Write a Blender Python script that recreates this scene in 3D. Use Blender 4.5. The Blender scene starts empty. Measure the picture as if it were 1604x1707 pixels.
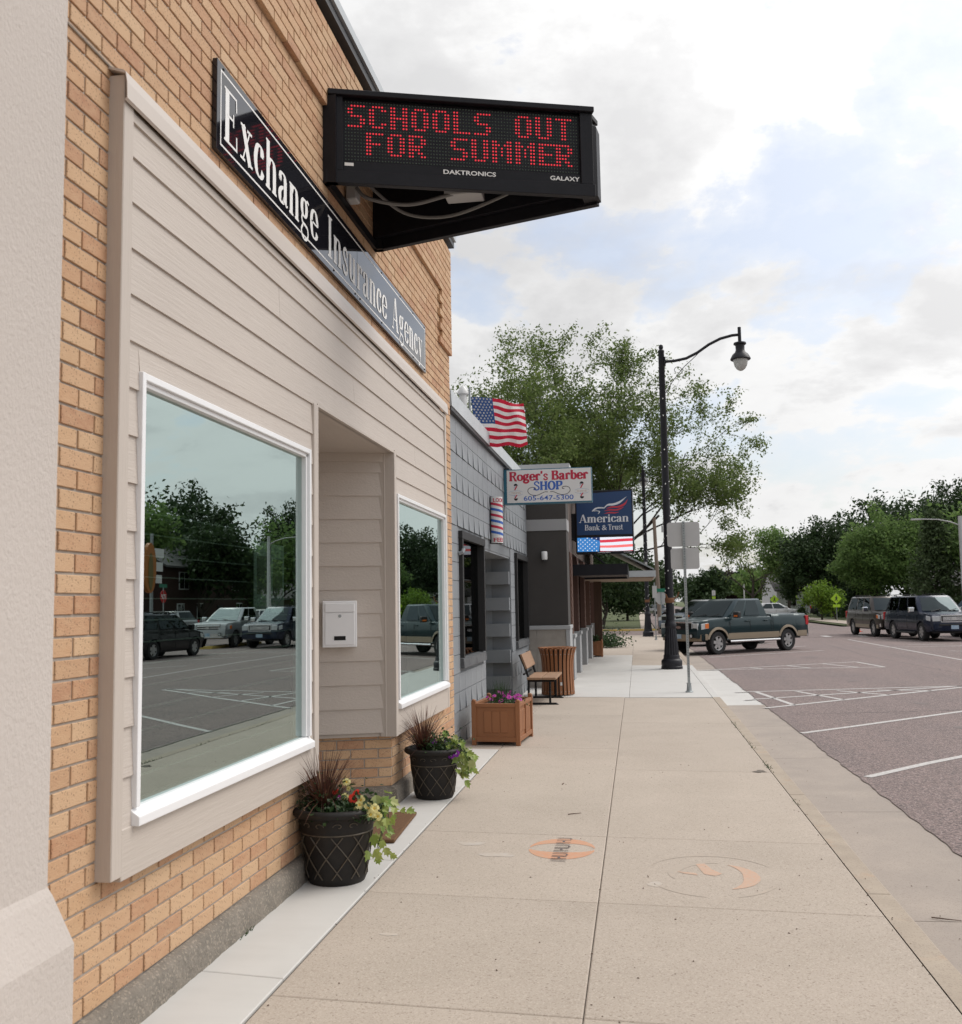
import bpy, bmesh, math, random
import numpy as np
from mathutils import Vector, Matrix, noise as mnoise

random.seed(11)
rng = np.random.default_rng(11)
D, SC = bpy.data, bpy.context.scene
COL = SC.collection
PI = math.pi
rad = math.radians

# ------------------------------------------------------------------ camera
cam_d = D.cameras.new("camera")
cam = D.objects.new("camera", cam_d)
COL.objects.link(cam)
cam_d.sensor_fit = 'HORIZONTAL'
cam_d.sensor_width = 36.0
cam_d.lens = 1640.0 / 1604.0 * 36.0
cam_d.clip_start, cam_d.clip_end = 0.1, 4000.0
cR, cU, cF = Vector((.9877, .1558, -.0171)), Vector((.0305, -.0897, .9955)), Vector((-.1539, .9838, .0933))
cF.normalize(); cR = (cR - cR.dot(cF) * cF).normalized(); cU = cR.cross(cF)
cam.matrix_world = Matrix(((cR.x, cU.x, -cF.x, 0), (cR.y, cU.y, -cF.y, 0), (cR.z, cU.z, -cF.z, 1.75), (0, 0, 0, 1)))
SC.camera = cam
cam_d.dof.use_dof = True
cam_d.dof.focus_distance = 9.0
cam_d.dof.aperture_fstop = 6.3

# ------------------------------------------------------------------ sky, sun, exposure
SUN_EL, SUN_AZ = rad(50), rad(64)          # azimuth measured from +Y towards +X
w = D.worlds.new("World"); SC.world = w; w.use_nodes = True
nt = w.node_tree; nt.nodes.clear()
def N(tree, kind, **kw):
    n = tree.nodes.new(kind)
    for k, v in kw.items():
        setattr(n, k, v)
    return n
def wl(a, b): nt.links.new(a, b)
def wmath(op, a, b=None, clamp=False):
    n = N(nt, 'ShaderNodeMath', operation=op, use_clamp=clamp)
    for i, s in enumerate((a, b)):
        if s is None: continue
        if isinstance(s, (int, float)): n.inputs[i].default_value = s
        else: wl(s, n.inputs[i])
    return n.outputs[0]
sky = N(nt, 'ShaderNodeTexSky', sky_type='NISHITA', sun_disc=False, sun_elevation=SUN_EL, sun_rotation=SUN_AZ, air_density=1.0, dust_density=3.0, ozone_density=1.0)
tc = N(nt, 'ShaderNodeTexCoord')
sx = N(nt, 'ShaderNodeSeparateXYZ'); wl(tc.outputs['Generated'], sx.inputs[0])
zc = wmath('ADD', wmath('MAXIMUM', sx.outputs['Z'], 0.0), 0.34)
cx = N(nt, 'ShaderNodeCombineXYZ')
wl(wmath('DIVIDE', sx.outputs['X'], zc), cx.inputs[0]); wl(wmath('DIVIDE', sx.outputs['Y'], zc), cx.inputs[1])
def wnoise(scale, detail, rough, off, dist=0.0):
    m = N(nt, 'ShaderNodeMapping'); m.inputs['Location'].default_value = off
    wl(cx.outputs[0], m.inputs[0])
    n = N(nt, 'ShaderNodeTexNoise'); n.inputs['Scale'].default_value = scale; n.inputs['Detail'].default_value = detail
    n.inputs['Roughness'].default_value = rough; n.inputs['Distortion'].default_value = dist
    wl(m.outputs[0], n.inputs['Vector']); return n.outputs['Fac']
CLOUD_OFF = (2.419, 0.020, 8.1)
CS = 1.9
big = wnoise(CS, 14, 0.58, CLOUD_OFF, 0.12)
# the same field looked up a little towards the sun: the difference lights the sunny rims and greys the bases
lit = wnoise(CS, 14, 0.58, (CLOUD_OFF[0] - .10 * math.sin(SUN_AZ), CLOUD_OFF[1] - .10 * math.cos(SUN_AZ) - .06, CLOUD_OFF[2]), 0.12)
soft = wnoise(CS * .55, 4, 0.5, (CLOUD_OFF[0] + 4, CLOUD_OFF[1], 2.0), 0.1)
def wramp(src, stops):
    r = N(nt, 'ShaderNodeValToRGB'); wl(src, r.inputs[0])
    e = r.color_ramp.elements
    while len(e) < len(stops): e.new(0.5)
    for el, (p, c) in zip(e, stops):
        el.position = p; el.color = (*c, 1) if len(c) == 3 else c
    return r.outputs[0]
mask = wramp(big, [(0.40, (.44, .44, .44)), (0.445, (.62, .62, .62)), (0.47, (1, 1, 1))])
thick = wmath('ADD', wmath('ADD', wmath('MULTIPLY', wmath('SUBTRACT', lit, big), -1.0), wmath('MULTIPLY', big, .55)), wmath('MULTIPLY', soft, .55))
ccol = wramp(thick, [(0.47, (1.0, .997, .993)), (0.545, (.97, .967, .965)), (0.60, (.875, .872, .874)), (0.70, (.78, .777, .782))])
hz = wramp(sx.outputs['Z'], [(0.0, (1, 1, 1)), (0.16, (0, 0, 0))])
mask2 = wmath('MAXIMUM', mask, wmath('MULTIPLY', hz, 0.66))
sd_ = N(nt, 'ShaderNodeVectorMath', operation='DOT_PRODUCT'); wl(tc.outputs['Generated'], sd_.inputs[0])
sd_.inputs[1].default_value = (math.cos(SUN_EL) * math.sin(SUN_AZ), math.cos(SUN_EL) * math.cos(SUN_AZ), math.sin(SUN_EL))
glow = wmath('ADD', wmath('MULTIPLY', wmath('POWER', wmath('ADD', wmath('MULTIPLY', sd_.outputs['Value'], .5), .5, True), 5.0), .95), .70)   # veiled sky is brighter round the sun
bg_sky = N(nt, 'ShaderNodeBackground'); bg_sky.inputs['Strength'].default_value = 0.15; wl(sky.outputs[0], bg_sky.inputs[0])
bg_cl = N(nt, 'ShaderNodeBackground'); bg_cl.inputs['Strength'].default_value = 0.84; wl(ccol, bg_cl.inputs[0]); wl(wmath('MULTIPLY', glow, 0.87), bg_cl.inputs['Strength'])
mx = N(nt, 'ShaderNodeMixShader'); wl(mask2, mx.inputs[0]); wl(bg_sky.outputs[0], mx.inputs[1]); wl(bg_cl.outputs[0], mx.inputs[2])
wo = N(nt, 'ShaderNodeOutputWorld'); wl(mx.outputs[0], wo.inputs[0])

sun_d = D.lights.new("sun", 'SUN'); sun = D.objects.new("sun", sun_d); COL.objects.link(sun)
sun_d.energy = 1.5; sun_d.angle = rad(32); sun_d.color = (1, .96, .9)
sdir = Vector((math.cos(SUN_EL) * math.sin(SUN_AZ), math.cos(SUN_EL) * math.cos(SUN_AZ), math.sin(SUN_EL)))
sun.rotation_euler = (-sdir).to_track_quat('-Z', 'Y').to_euler()
SC.view_settings.view_transform = 'Standard'
try: SC.view_settings.look = 'None'
except Exception: pass
SC.view_settings.exposure = 0.25
SC.view_settings.gamma = 1.0
SC.view_settings.use_curve_mapping = False
SC.cycles.max_bounces = 8
SC.cycles.transparent_max_bounces = 12
SC.cycles.use_denoising = True

# ------------------------------------------------------------------ materials
MATS = {}
def material(name, col, rough=0.8, col2=None, scale=8.0, detail=5.0, amount=1.0, bump=0.0, bscale=None, bdist=0.01, metal=0.0,
             spec=0.5, coat=0.0, stretch=(1, 1, 1), rand=0.0, islands=0.0, isl_cols=None, blotch=None, speck=None, emit=None, estr=0.0, transl=None, ior=None):
    """Principled material with noise mottling, per-object / per-piece variation, fine bump and optional larger stains."""
    if name in MATS: return MATS[name]
    m = D.materials.new(name); m.use_nodes = True; MATS[name] = m
    t = m.node_tree; b = t.nodes['Principled BSDF']; L = t.links.new
    b.inputs['Roughness'].default_value = rough; b.inputs['Metallic'].default_value = metal
    b.inputs['Specular IOR Level'].default_value = spec
    if ior: b.inputs['IOR'].default_value = ior
    if coat:
        b.inputs['Coat Weight'].default_value = coat; b.inputs['Coat Roughness'].default_value = 0.04
    tcn = N(t, 'ShaderNodeTexCoord'); mp = N(t, 'ShaderNodeMapping'); mp.inputs['Scale'].default_value = stretch
    oi = N(t, 'ShaderNodeObjectInfo')
    src = tcn.outputs['Object']
    va = N(t, 'ShaderNodeVectorMath', operation='ADD'); sc_ = N(t, 'ShaderNodeMath', operation='MULTIPLY'); sc_.inputs[1].default_value = 37.0
    L(oi.outputs['Random'], sc_.inputs[0]); L(src, va.inputs[0]); L(sc_.outputs[0], va.inputs[1]); L(va.outputs[0], mp.inputs[0])
    vec = mp.outputs[0]
    def noise(s, d=5.0, r=0.6, v=vec):
        n = N(t, 'ShaderNodeTexNoise'); n.inputs['Scale'].default_value = s; n.inputs['Detail'].default_value = d; n.inputs['Roughness'].default_value = r
        L(v, n.inputs['Vector']); return n.outputs['Fac']
    def ramp(s, stops):
        r = N(t, 'ShaderNodeValToRGB'); L(s, r.inputs[0]); e = r.color_ramp.elements
        while len(e) < len(stops): e.new(.5)
        for el, (p, c) in zip(e, stops): el.position = p; el.color = (*c, 1)
        return r.outputs[0]
    def mix(f, a, c, mode='MIX'):
        n = N(t, 'ShaderNodeMix', data_type='RGBA', blend_type=mode)
        for i, s in ((0, f), (6, a), (7, c)):
            if isinstance(s, (int, float)): n.inputs[i].default_value = s
            elif isinstance(s, tuple): n.inputs[i].default_value = (*s, 1)
            else: L(s, n.inputs[i])
        return n.outputs[2]
    out = None
    if isl_cols:
        geo = N(t, 'ShaderNodeNewGeometry')
        ad = N(t, 'ShaderNodeMath', operation='ADD'); L(geo.outputs['Random Per Island'], ad.inputs[0]); L(oi.outputs['Random'], ad.inputs[1])
        fr = N(t, 'ShaderNodeMath', operation='FRACT'); L(ad.outputs[0], fr.inputs[0])
        n_ = len(isl_cols); out = ramp(fr.outputs[0], [(i / max(1, n_ - 1), c) for i, c in enumerate(isl_cols)])
    base = out if out is not None else tuple(col)
    if col2 is not None:
        f = ramp(noise(scale, detail), [(0.5 - .22 / max(amount, .01) * 1.0 if amount > 1 else .28, (0, 0, 0)), (0.72, (1, 1, 1))])
        mul = N(t, 'ShaderNodeMath', operation='MULTIPLY'); L(f, mul.inputs[0]); mul.inputs[1].default_value = min(1.0, amount)
        out = mix(mul.outputs[0], base, tuple(col2)); base = out
    if blotch:
        bc, bs, lo, hi, am = blotch
        f = ramp(noise(bs, 4, .55, src), [(lo, (0, 0, 0)), (hi, (1, 1, 1))])
        mul = N(t, 'ShaderNodeMath', operation='MULTIPLY'); L(f, mul.inputs[0]); mul.inputs[1].default_value = am
        out = mix(mul.outputs[0], base, tuple(bc)); base = out
    if speck:
        for (pc, ps, lo, hi, am) in speck:
            vo = N(t, 'ShaderNodeTexVoronoi'); vo.inputs['Scale'].default_value = ps; L(src, vo.inputs['Vector'])
            sp = N(t, 'ShaderNodeSeparateColor'); L(vo.outputs['Color'], sp.inputs[0])
            f = ramp(sp.outputs[0], [(lo, (0, 0, 0)), (hi, (1, 1, 1))])
            mul = N(t, 'ShaderNodeMath', operation='MULTIPLY'); L(f, mul.inputs[0]); mul.inputs[1].default_value = am
            out = mix(mul.outputs[0], base, tuple(pc)); base = out
    if rand:
        hs = N(t, 'ShaderNodeHueSaturation')
        mr = N(t, 'ShaderNodeMapRange'); L(oi.outputs['Random'], mr.inputs[0]); mr.inputs[3].default_value = 1 - rand; mr.inputs[4].default_value = 1 + rand
        L(mr.outputs[0], hs.inputs['Value'])
        if isinstance(base, tuple): hs.inputs['Color'].default_value = (*base, 1)
        else: L(base, hs.inputs['Color'])
        out = hs.outputs[0]; base = out
    if isinstance(base, tuple): b.inputs['Base Color'].default_value = (*base, 1)
    else: L(base, b.inputs['Base Color'])
    if bump:
        bp = N(t, 'ShaderNodeBump'); bp.inputs['Strength'].default_value = bump; bp.inputs['Distance'].default_value = bdist
        L(noise(bscale or scale * 3, 6, .65), bp.inputs['Height']); L(bp.outputs[0], b.inputs['Normal'])
    if emit:
        b.inputs['Emission Color'].default_value = (*emit, 1); b.inputs['Emission Strength'].default_value = estr
    if transl:
        tr = N(t, 'ShaderNodeBsdfTranslucent')
        if isinstance(base, tuple): tr.inputs[0].default_value = (*base, 1)
        else: L(base, tr.inputs[0])
        ms = N(t, 'ShaderNodeMixShader'); ms.inputs[0].default_value = transl
        L(b.outputs[0], ms.inputs[1]); L(tr.outputs[0], ms.inputs[2]); L(ms.outputs[0], t.nodes['Material Output'].inputs[0])
    return m
def glass(name, tint, refl, behind, gloss=(.8, .9, .86), rough=0.0):
    """Coated window glass: part mirror, part tinted see-through."""
    m = D.materials.new(name); m.use_nodes = True; t = m.node_tree; t.nodes.clear(); MATS[name] = m
    o = N(t, 'ShaderNodeOutputMaterial'); g = N(t, 'ShaderNodeBsdfGlossy'); g.inputs['Roughness'].default_value = rough; g.inputs[0].default_value = (*gloss, 1)
    tr = N(t, 'ShaderNodeBsdfTransparent'); tr.inputs[0].default_value = (*tint, 1)
    fr = N(t, 'ShaderNodeLayerWeight'); fr.inputs[0].default_value = 0.35
    mr = N(t, 'ShaderNodeMapRange'); t.links.new(fr.outputs['Fresnel'], mr.inputs[0]); mr.inputs[3].default_value = refl; mr.inputs[4].default_value = min(1, refl + behind)
    ms = N(t, 'ShaderNodeMixShader'); t.links.new(mr.outputs[0], ms.inputs[0]); t.links.new(tr.outputs[0], ms.inputs[1]); t.links.new(g.outputs[0], ms.inputs[2])
    # slight waviness of the pane
    tcn = N(t, 'ShaderNodeTexCoord'); nz = N(t, 'ShaderNodeTexNoise'); nz.inputs['Scale'].default_value = 0.9; nz.inputs['Detail'].default_value = 1
    t.links.new(tcn.outputs['Object'], nz.inputs['Vector'])
    bp = N(t, 'ShaderNodeBump'); bp.inputs['Strength'].default_value = 0.05; bp.inputs['Distance'].default_value = 0.02
    t.links.new(nz.outputs['Fac'], bp.inputs['Height']); t.links.new(bp.outputs[0], g.inputs['Normal'])
    t.links.new(ms.outputs[0], o.inputs[0]); return m

M = MATS
BR = [(.50, .30, .165), (.55, .355, .21), (.475, .265, .145), (.575, .39, .24), (.52, .315, .18), (.44, .225, .125), (.555, .365, .22), (.51, .325, .19), (.40, .20, .115), (.53, .33, .19)]
M['brick'] = material('tan_brick', (.5, .3, .14), .85, col2=(.59, .405, .25), scale=14, detail=6, amount=.5, bump=.55, bscale=70, bdist=.006, isl_cols=BR, stretch=(1, 1, 2.2), speck=[((.16, .09, .05), 160, .93, .96, .5)])
M['mortar'] = material('grey_mortar', (.43, .385, .335), .95, col2=(.34, .30, .26), scale=20, bump=.4, bscale=90)
M['siding'] = material('beige_siding_paint', (.535, .475, .425), .62, col2=(.505, .448, .40), scale=3, amount=.6, bump=.9, bscale=9, bdist=.004, stretch=(5, .45, 7), rand=.02, blotch=((.475, .42, .375), .9, .5, .75, .5))
M['trim'] = material('beige_trim_paint', (.515, .455, .405), .6, col2=(.485, .43, .38), scale=3, amount=.5, bump=.45, bscale=10, bdist=.004, stretch=(6, 6, .6))
M['trimh'] = material('beige_trim_board_paint', (.515, .455, .405), .6, col2=(.485, .43, .38), scale=3, amount=.5, bump=.65, bscale=6, bdist=.005, stretch=(6, .45, 7))
M['flash'] = material('beige_metal_flashing', (.57, .51, .46), .45, bump=.1, bscale=4)
M['vinyl'] = material('white_vinyl', (.80, .80, .81), .35, bump=.04, bscale=5)
M['rough_conc'] = material('rough_plinth_concrete', (.27, .235, .195), .95, col2=(.18, .16, .135), scale=9, bump=1.0, bscale=38, bdist=.02, speck=[((.42, .36, .29), 95, .8, .9, .5)])
M['stucco'] = material('pale_stucco', (.56, .505, .465), .9, col2=(.525, .47, .43), scale=1.5, amount=.6, bump=.7, bscale=55, bdist=.008, stretch=(1, 1, .8), blotch=((.49, .44, .40), .7, .48, .75, .5))
M['sidewalk'] = material('tan_sidewalk_concrete', (.462, .395, .333), .92, col2=(.415, .355, .295), scale=2.2, amount=.7, bump=.35, bscale=160, bdist=.004, rand=.035,
    blotch=((.37, .315, .26), .8, .46, .75, .6), speck=[((.30, .24, .19), 170, .80, .9, .55), ((.58, .51, .43), 150, .86, .93, .5), ((.18, .14, .11), 110, .972, .985, .5)])
M['white_conc'] = material('new_white_concrete', (.56, .545, .52), .9, col2=(.515, .50, .475), blotch=((.44, .42, .39), 1.3, .52, .78, .5), scale=3, amount=.6, bump=.25, bscale=120, bdist=.003, rand=.02, stretch=(.4, 3, 1))
M['joint'] = material('dark_joint_filler', (.12, .10, .085), .95, col2=(.2, .17, .14), scale=12)
M['curb'] = material('weathered_curb_concrete', (.44, .37, .295), .93, col2=(.36, .30, .24), scale=4, bump=.4, bscale=90, bdist=.005, blotch=((.45, .28, .17), 3.5, .6, .72, .45), speck=[((.27, .22, .18), 150, .8, .9, .5)])
M['gutter'] = material('gutter_concrete', (.41, .35, .30), .93, col2=(.33, .285, .25), scale=1.6, bump=.4, bscale=110, bdist=.004, blotch=((.30, .26, .23), .9, .45, .7, .6), speck=[((.25, .21, .18), 150, .8, .9, .5)])
M['road'] = material('pink_quartzite_asphalt', (.212, .160, .146), .93, col2=(.150, .120, .113), scale=1.0, amount=.85, stretch=(1.0, .10, 1), bump=.8, bscale=70, bdist=.012, blotch=((.15, .125, .122), .22, .48, .7, .6),
    speck=[((.40, .30, .285), 75, .62, .75, .55), ((.075, .065, .065), 60, .76, .84, .75), ((.52, .44, .42), 110, .93, .96, .6)])
M['paint'] = material('worn_road_paint', (.66, .65, .63), .8, col2=(.30, .26, .245), scale=30, detail=8, amount=.85, bump=.3, bscale=60)
M['yellow_paint'] = material('yellow_kerb_paint', (.62, .43, .08), .8, col2=(.45, .33, .12), scale=9)
M['grass'] = material('lawn_green', (.062, .082, .026), .95, col2=(.10, .115, .045), scale=1.1, bump=.6, bscale=20, bdist=.04)
M['black'] = material('black_sign_metal', (.009, .009, .012), .5, col2=(.014, .014, .018), scale=6, bump=.05, bscale=30, spec=.22)
M['void'] = material('dark_interior', (.02, .022, .022), .95)
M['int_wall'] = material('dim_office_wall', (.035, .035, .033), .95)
M['blind'] = material('window_blind_slat', (.42, .42, .38), .7)
M['paper'] = material('white_paper', (.62, .62, .60), .8)
M['acrylic'] = material('gloss_black_sign_panel', (.012, .012, .016), .05, spec=.5, ior=1.5)
M['letter'] = material('white_vinyl_lettering', (.82, .82, .81), .6, spec=.15)
M['led_on'] = material('lit_red_led', (.45, .012, .02), .4, emit=(1.0, .05, .075), estr=.6)
M['led_off'] = material('unlit_led', (.05, .075, .06), .3)
M['galv'] = material('galvanised_steel', (.36, .39, .395), .45, col2=(.28, .30, .31), scale=14, metal=.6)
M['alu'] = material('sheet_aluminium', (.52, .52, .515), .5, col2=(.46, .46, .46), scale=2, metal=.25)
M['cable'] = material('grey_cable', (.16, .155, .15), .5)
M['conduit'] = material('grey_electric_box', (.42, .42, .42), .5)
M['glassA'] = glass('coated_shop_glass', (.42, .55, .50), .46, .42, (.80, .95, .92))
M['glassB'] = glass('dark_tinted_glass', (.06, .07, .07), .10, .5, (.6, .62, .62))
M['car_glass'] = glass('car_window_glass', (.02, .024, .024), .05, .28, (.58, .70, .75))
M['pot'] = material('bronze_black_resin', (.012, .011, .011), .55, spec=.3, col2=(.026, .021, .017), scale=10, amount=.6, bump=.3, bscale=25)
M['pot_edge'] = material('rubbed_bronze_relief', (.12, .095, .065), .5, col2=(.05, .042, .034), scale=18)
M['soil'] = material('dark_potting_soil', (.035, .024, .016), .98, bump=1, bscale=60)
M['blade'] = material('purple_fountain_grass', (.10, .035, .025), .6, isl_cols=[(.085, .03, .024), (.14, .06, .035), (.055, .022, .02), (.17, .085, .05)], transl=.25)
M['leaf_dk'] = material('dark_bedding_leaf', (.03, .065, .02), .55, isl_cols=[(.03, .07, .02), (.05, .105, .03), (.02, .045, .015), (.075, .12, .045)], transl=.3)
M['leaf_lime'] = material('chartreuse_vine_leaf', (.26, .36, .07), .5, isl_cols=[(.27, .36, .07), (.38, .42, .12), (.20, .31, .06), (.42, .44, .18)], transl=.35)
M['petal_y'] = material('pale_yellow_petal', (.78, .70, .30), .6, transl=.3)
M['petal_yc'] = material('golden_petal_throat', (.60, .40, .05), .6)
M['petal_r'] = material('red_petal', (.70, .035, .015), .55, transl=.25)
M['petal_p'] = material('purple_petal', (.26, .03, .36), .55, transl=.25)
M['petal_w'] = material('white_petal_edge', (.72, .62, .74), .6, transl=.3)
M['petal_m'] = material('magenta_petal', (.50, .04, .34), .55, transl=.25)
M['coir'] = material('brown_coir', (.19, .10, .045), 1.0, col2=(.12, .06, .03), scale=40, bump=1, bscale=120)
M['planter'] = material('brown_recycled_planter', (.285, .118, .048), .6, col2=(.245, .10, .042), scale=5, amount=.6, bump=.2, bscale=30, stretch=(1, 1, .3), rand=.03)
M['bench_wood'] = material('weathered_bench_wood', (.30, .175, .105), .7, col2=(.36, .225, .14), scale=5, amount=.8, bump=.3, bscale=14, stretch=(4, .4, 4), rand=.06)
M['iron'] = material('black_painted_steel', (.010, .010, .011), .5, spec=.25)
M['cmu'] = material('grey_painted_block', (.245, .262, .282), .5, col2=(.22, .238, .256), scale=2.5, amount=.6, bump=.45, bscale=45, bdist=.005, rand=.03, blotch=((.32, .335, .35), 1.4, .55, .75, .35))
M['cmu_joint'] = material('painted_mortar_joint', (.17, .182, .195), .7, bump=.3, bscale=60)
M['coping'] = material('pale_metal_coping', (.50, .53, .55), .45, col2=(.42, .45, .47), scale=3)
M['dark_trim'] = material('dark_metal_drip', (.03, .03, .033), .5)
M['roofcap'] = material('grey_roof_cap', (.43, .44, .45), .5)
M['eifs_dk'] = material('charcoal_eifs', (.058, .053, .05), .92, col2=(.05, .046, .043), scale=2, bump=.4, bscale=90, bdist=.004)
M['eifs_lt'] = material('light_grey_eifs', (.31, .31, .315), .9, bump=.4, bscale=90, bdist=.004)
M['stone'] = material('limestone_base', (.33, .30, .265), .9, col2=(.26, .235, .21), scale=6, bump=.4, bscale=40)
M['cast'] = material('cast_stone_trim', (.36, .365, .37), .85, bump=.2, bscale=40)
M['dk_brick'] = material('brown_bank_brick', (.11, .058, .042), .85, isl_cols=[(.10, .05, .037), (.14, .08, .06), (.08, .04, .03), (.12, .065, .05)], bump=.4, bscale=60)
M['lap'] = material('taupe_corrugated_panel', (.24, .20, .18), .55)
M['wood_post'] = material('dark_stained_timber', (.055, .028, .016), .7, col2=(.08, .042, .024), scale=5, stretch=(6, 6, .5))
M['soffit_br'] = material('tan_soffit', (.30, .22, .16), .7)
M['sgn_white'] = material('white_sign_face', (.70, .70, .695), .4, col2=(.64, .64, .63), scale=4, amount=.4)
M['sgn_blue_edge'] = material('blue_sign_casing', (.02, .13, .20), .4)
M['ink_red'] = material('crimson_sign_print', (.47, .018, .055), .5)
M['ink_blue'] = material('blue_sign_print', (.035, .12, .45), .5)
M['ink_black'] = material('black_sign_print', (.015, .015, .02), .5)
M['ink_pale'] = material('faded_tan_print', (.50, .40, .33), .6)
M['ink_lblue'] = material('faded_blue_print', (.36, .44, .56), .6)
M['navy'] = material('navy_sign_face', (.018, .05, .135), .25, spec=.4)
M['sgn_silver'] = material('white_logo_print', (.66, .68, .72), .4)
M['logo_red'] = material('red_logo_print', (.52, .03, .05), .4)
M['flag_r'] = material('flag_red_cloth', (.52, .015, .045), .8, transl=.3)
M['flag_w'] = material('flag_white_cloth', (.74, .71, .70), .8, transl=.3)
M['flag_b'] = material('flag_blue_cloth', (.03, .075, .22), .8, transl=.25)
def emis(name, c, s):
    return material(name, tuple(x * .3 for x in c), .5, emit=c, estr=s)
M['scr_w'] = emis('screen_white', (.86, .90, 1.0), .72)
M['scr_r'] = emis('screen_red', (.85, .05, .09), .62)
M['scr_lr'] = emis('screen_light_red', (1.0, .20, .20), .72)
M['scr_b'] = emis('screen_blue', (.045, .24, .62), .66)
M['scr_db'] = emis('screen_dark_blue', (.02, .05, .19), .5)
M['lamp_iron'] = material('black_lamp_iron', (.012, .012, .016), .45, spec=.3, col2=(.018, .018, .023), scale=9)
M['globe'] = material('frosted_lamp_globe', (.62, .62, .60), .25, spec=.7, transl=.3)
M['rust'] = material('rusty_band', (.17, .075, .035), .8)
M['bulb'] = material('string_light_bulb', (.65, .65, .63), .3)
M['bark'] = material('grey_brown_bark', (.050, .040, .032), .95, col2=(.075, .062, .05), scale=6, bump=.8, bscale=18, bdist=.03, stretch=(4, 4, .6))
M['tyre'] = material('tyre_rubber', (.016, .016, .017), .85)
M['alloy'] = material('alloy_rim', (.46, .46, .46), .35, metal=.75)
M['chrome'] = material('chrome', (.66, .67, .69), .14, metal=1.0)
M['lens'] = material('clear_lamp_lens', (.50, .52, .53), .12, spec=.8)
M['amber'] = material('amber_lens', (.68, .17, .03), .25)
M['tail'] = material('red_tail_lens', (.45, .015, .02), .2)
M['blackpl'] = material('black_plastic', (.014, .014, .015), .55)
M['seam'] = material('panel_gap', (.008, .008, .008), .9)
M['plate'] = material('number_plate', (.45, .52, .58), .4, col2=(.2, .35, .5), scale=12)
M['orange'] = material('safety_orange', (.62, .085, .03), .55)
M['chalk_or'] = material('faded_orange_street_paint', (.60, .27, .15), .9, col2=(.50, .36, .26), scale=45, amount=.85)
M['chalk_or2'] = material('pale_orange_street_paint', (.57, .34, .235), .9, col2=(.475, .39, .31), scale=45, amount=.95)
M['smudge'] = material('grey_paint_smudge', (.405, .35, .295), .9, col2=(.465, .39, .32), scale=18, amount=1.0)
M['smudge_lt'] = material('white_paint_smudge', (.50, .455, .41), .9, col2=(.47, .40, .33), scale=16, amount=1.0)
M['stamp'] = material('black_stamp_paint', (.085, .072, .075), .9, col2=(.25, .2, .18), scale=60, amount=.6)
M['sign_yg'] = material('fluorescent_yellow_green', (.42, .66, .03), .5)
M['sign_grn'] = material('street_sign_green', (.01, .17, .10), .5)
M['asph_sh'] = material('grey_roof_shingle', (.10, .097, .097), .95, col2=(.14, .135, .135), scale=8)
M['house_w'] = material('white_clapboard', (.62, .63, .64), .7)
M['house_t'] = material('tan_clapboard', (.30, .25, .20), .8)
M['red_brick'] = material('dark_red_house_brick', (.055, .026, .021), .9, col2=(.042, .021, .018), scale=14)
M['pole_wood'] = material('utility_pole_wood', (.24, .19, .15), .9, col2=(.18, .14, .11), scale=4, stretch=(5, 5, .4))
M['twig'] = material('dry_twig', (.10, .06, .04), .9)
def carpaint(name, c, flake=.0, r=.28):
    return material(name, c, r, metal=flake, coat=.28, spec=.3, col2=tuple(x * .9 for x in c), scale=1.2, amount=.4)
def leaves(name, cols, tl=.30):
    return material(name, cols[0], .6, isl_cols=cols, transl=tl, spec=.25)

# ------------------------------------------------------------------ mesh building
def tag(o, label=None, cat=None, group=None, kind=None):
    if label: o['label'] = label
    if cat: o['category'] = cat
    if group: o['group'] = group
    if kind: o['kind'] = kind
    return o
def empty(name, loc=(0, 0, 0), rz=0.0, **k):
    o = D.objects.new(name, None); COL.objects.link(o); o.location = loc; o.rotation_euler = (0, 0, rz)
    o.empty_display_size = .2
    return tag(o, **k)
def link(name, me, parent=None, loc=None, rz=None):
    o = D.objects.new(name, me); COL.objects.link(o)
    if parent is not None: o.parent = parent
    if loc is not None: o.location = loc
    if rz is not None: o.rotation_euler = (0, 0, rz)
    return o
def dup(root, loc, rz, label=None, group=None, parent=None):
    kids = {}
    for o in D.objects:
        if o.parent is not None: kids.setdefault(o.parent.name, []).append(o)
    def rec(o, par):
        c = o.copy(); COL.objects.link(c)
        if par is not None: c.parent = par
        for ch in kids.get(o.name, []): rec(ch, c)
        return c
    r = rec(root, parent)
    r.location = loc; r.rotation_euler = (0, 0, rz)
    if label: r['label'] = label
    if group: r['group'] = group
    return r
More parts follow.
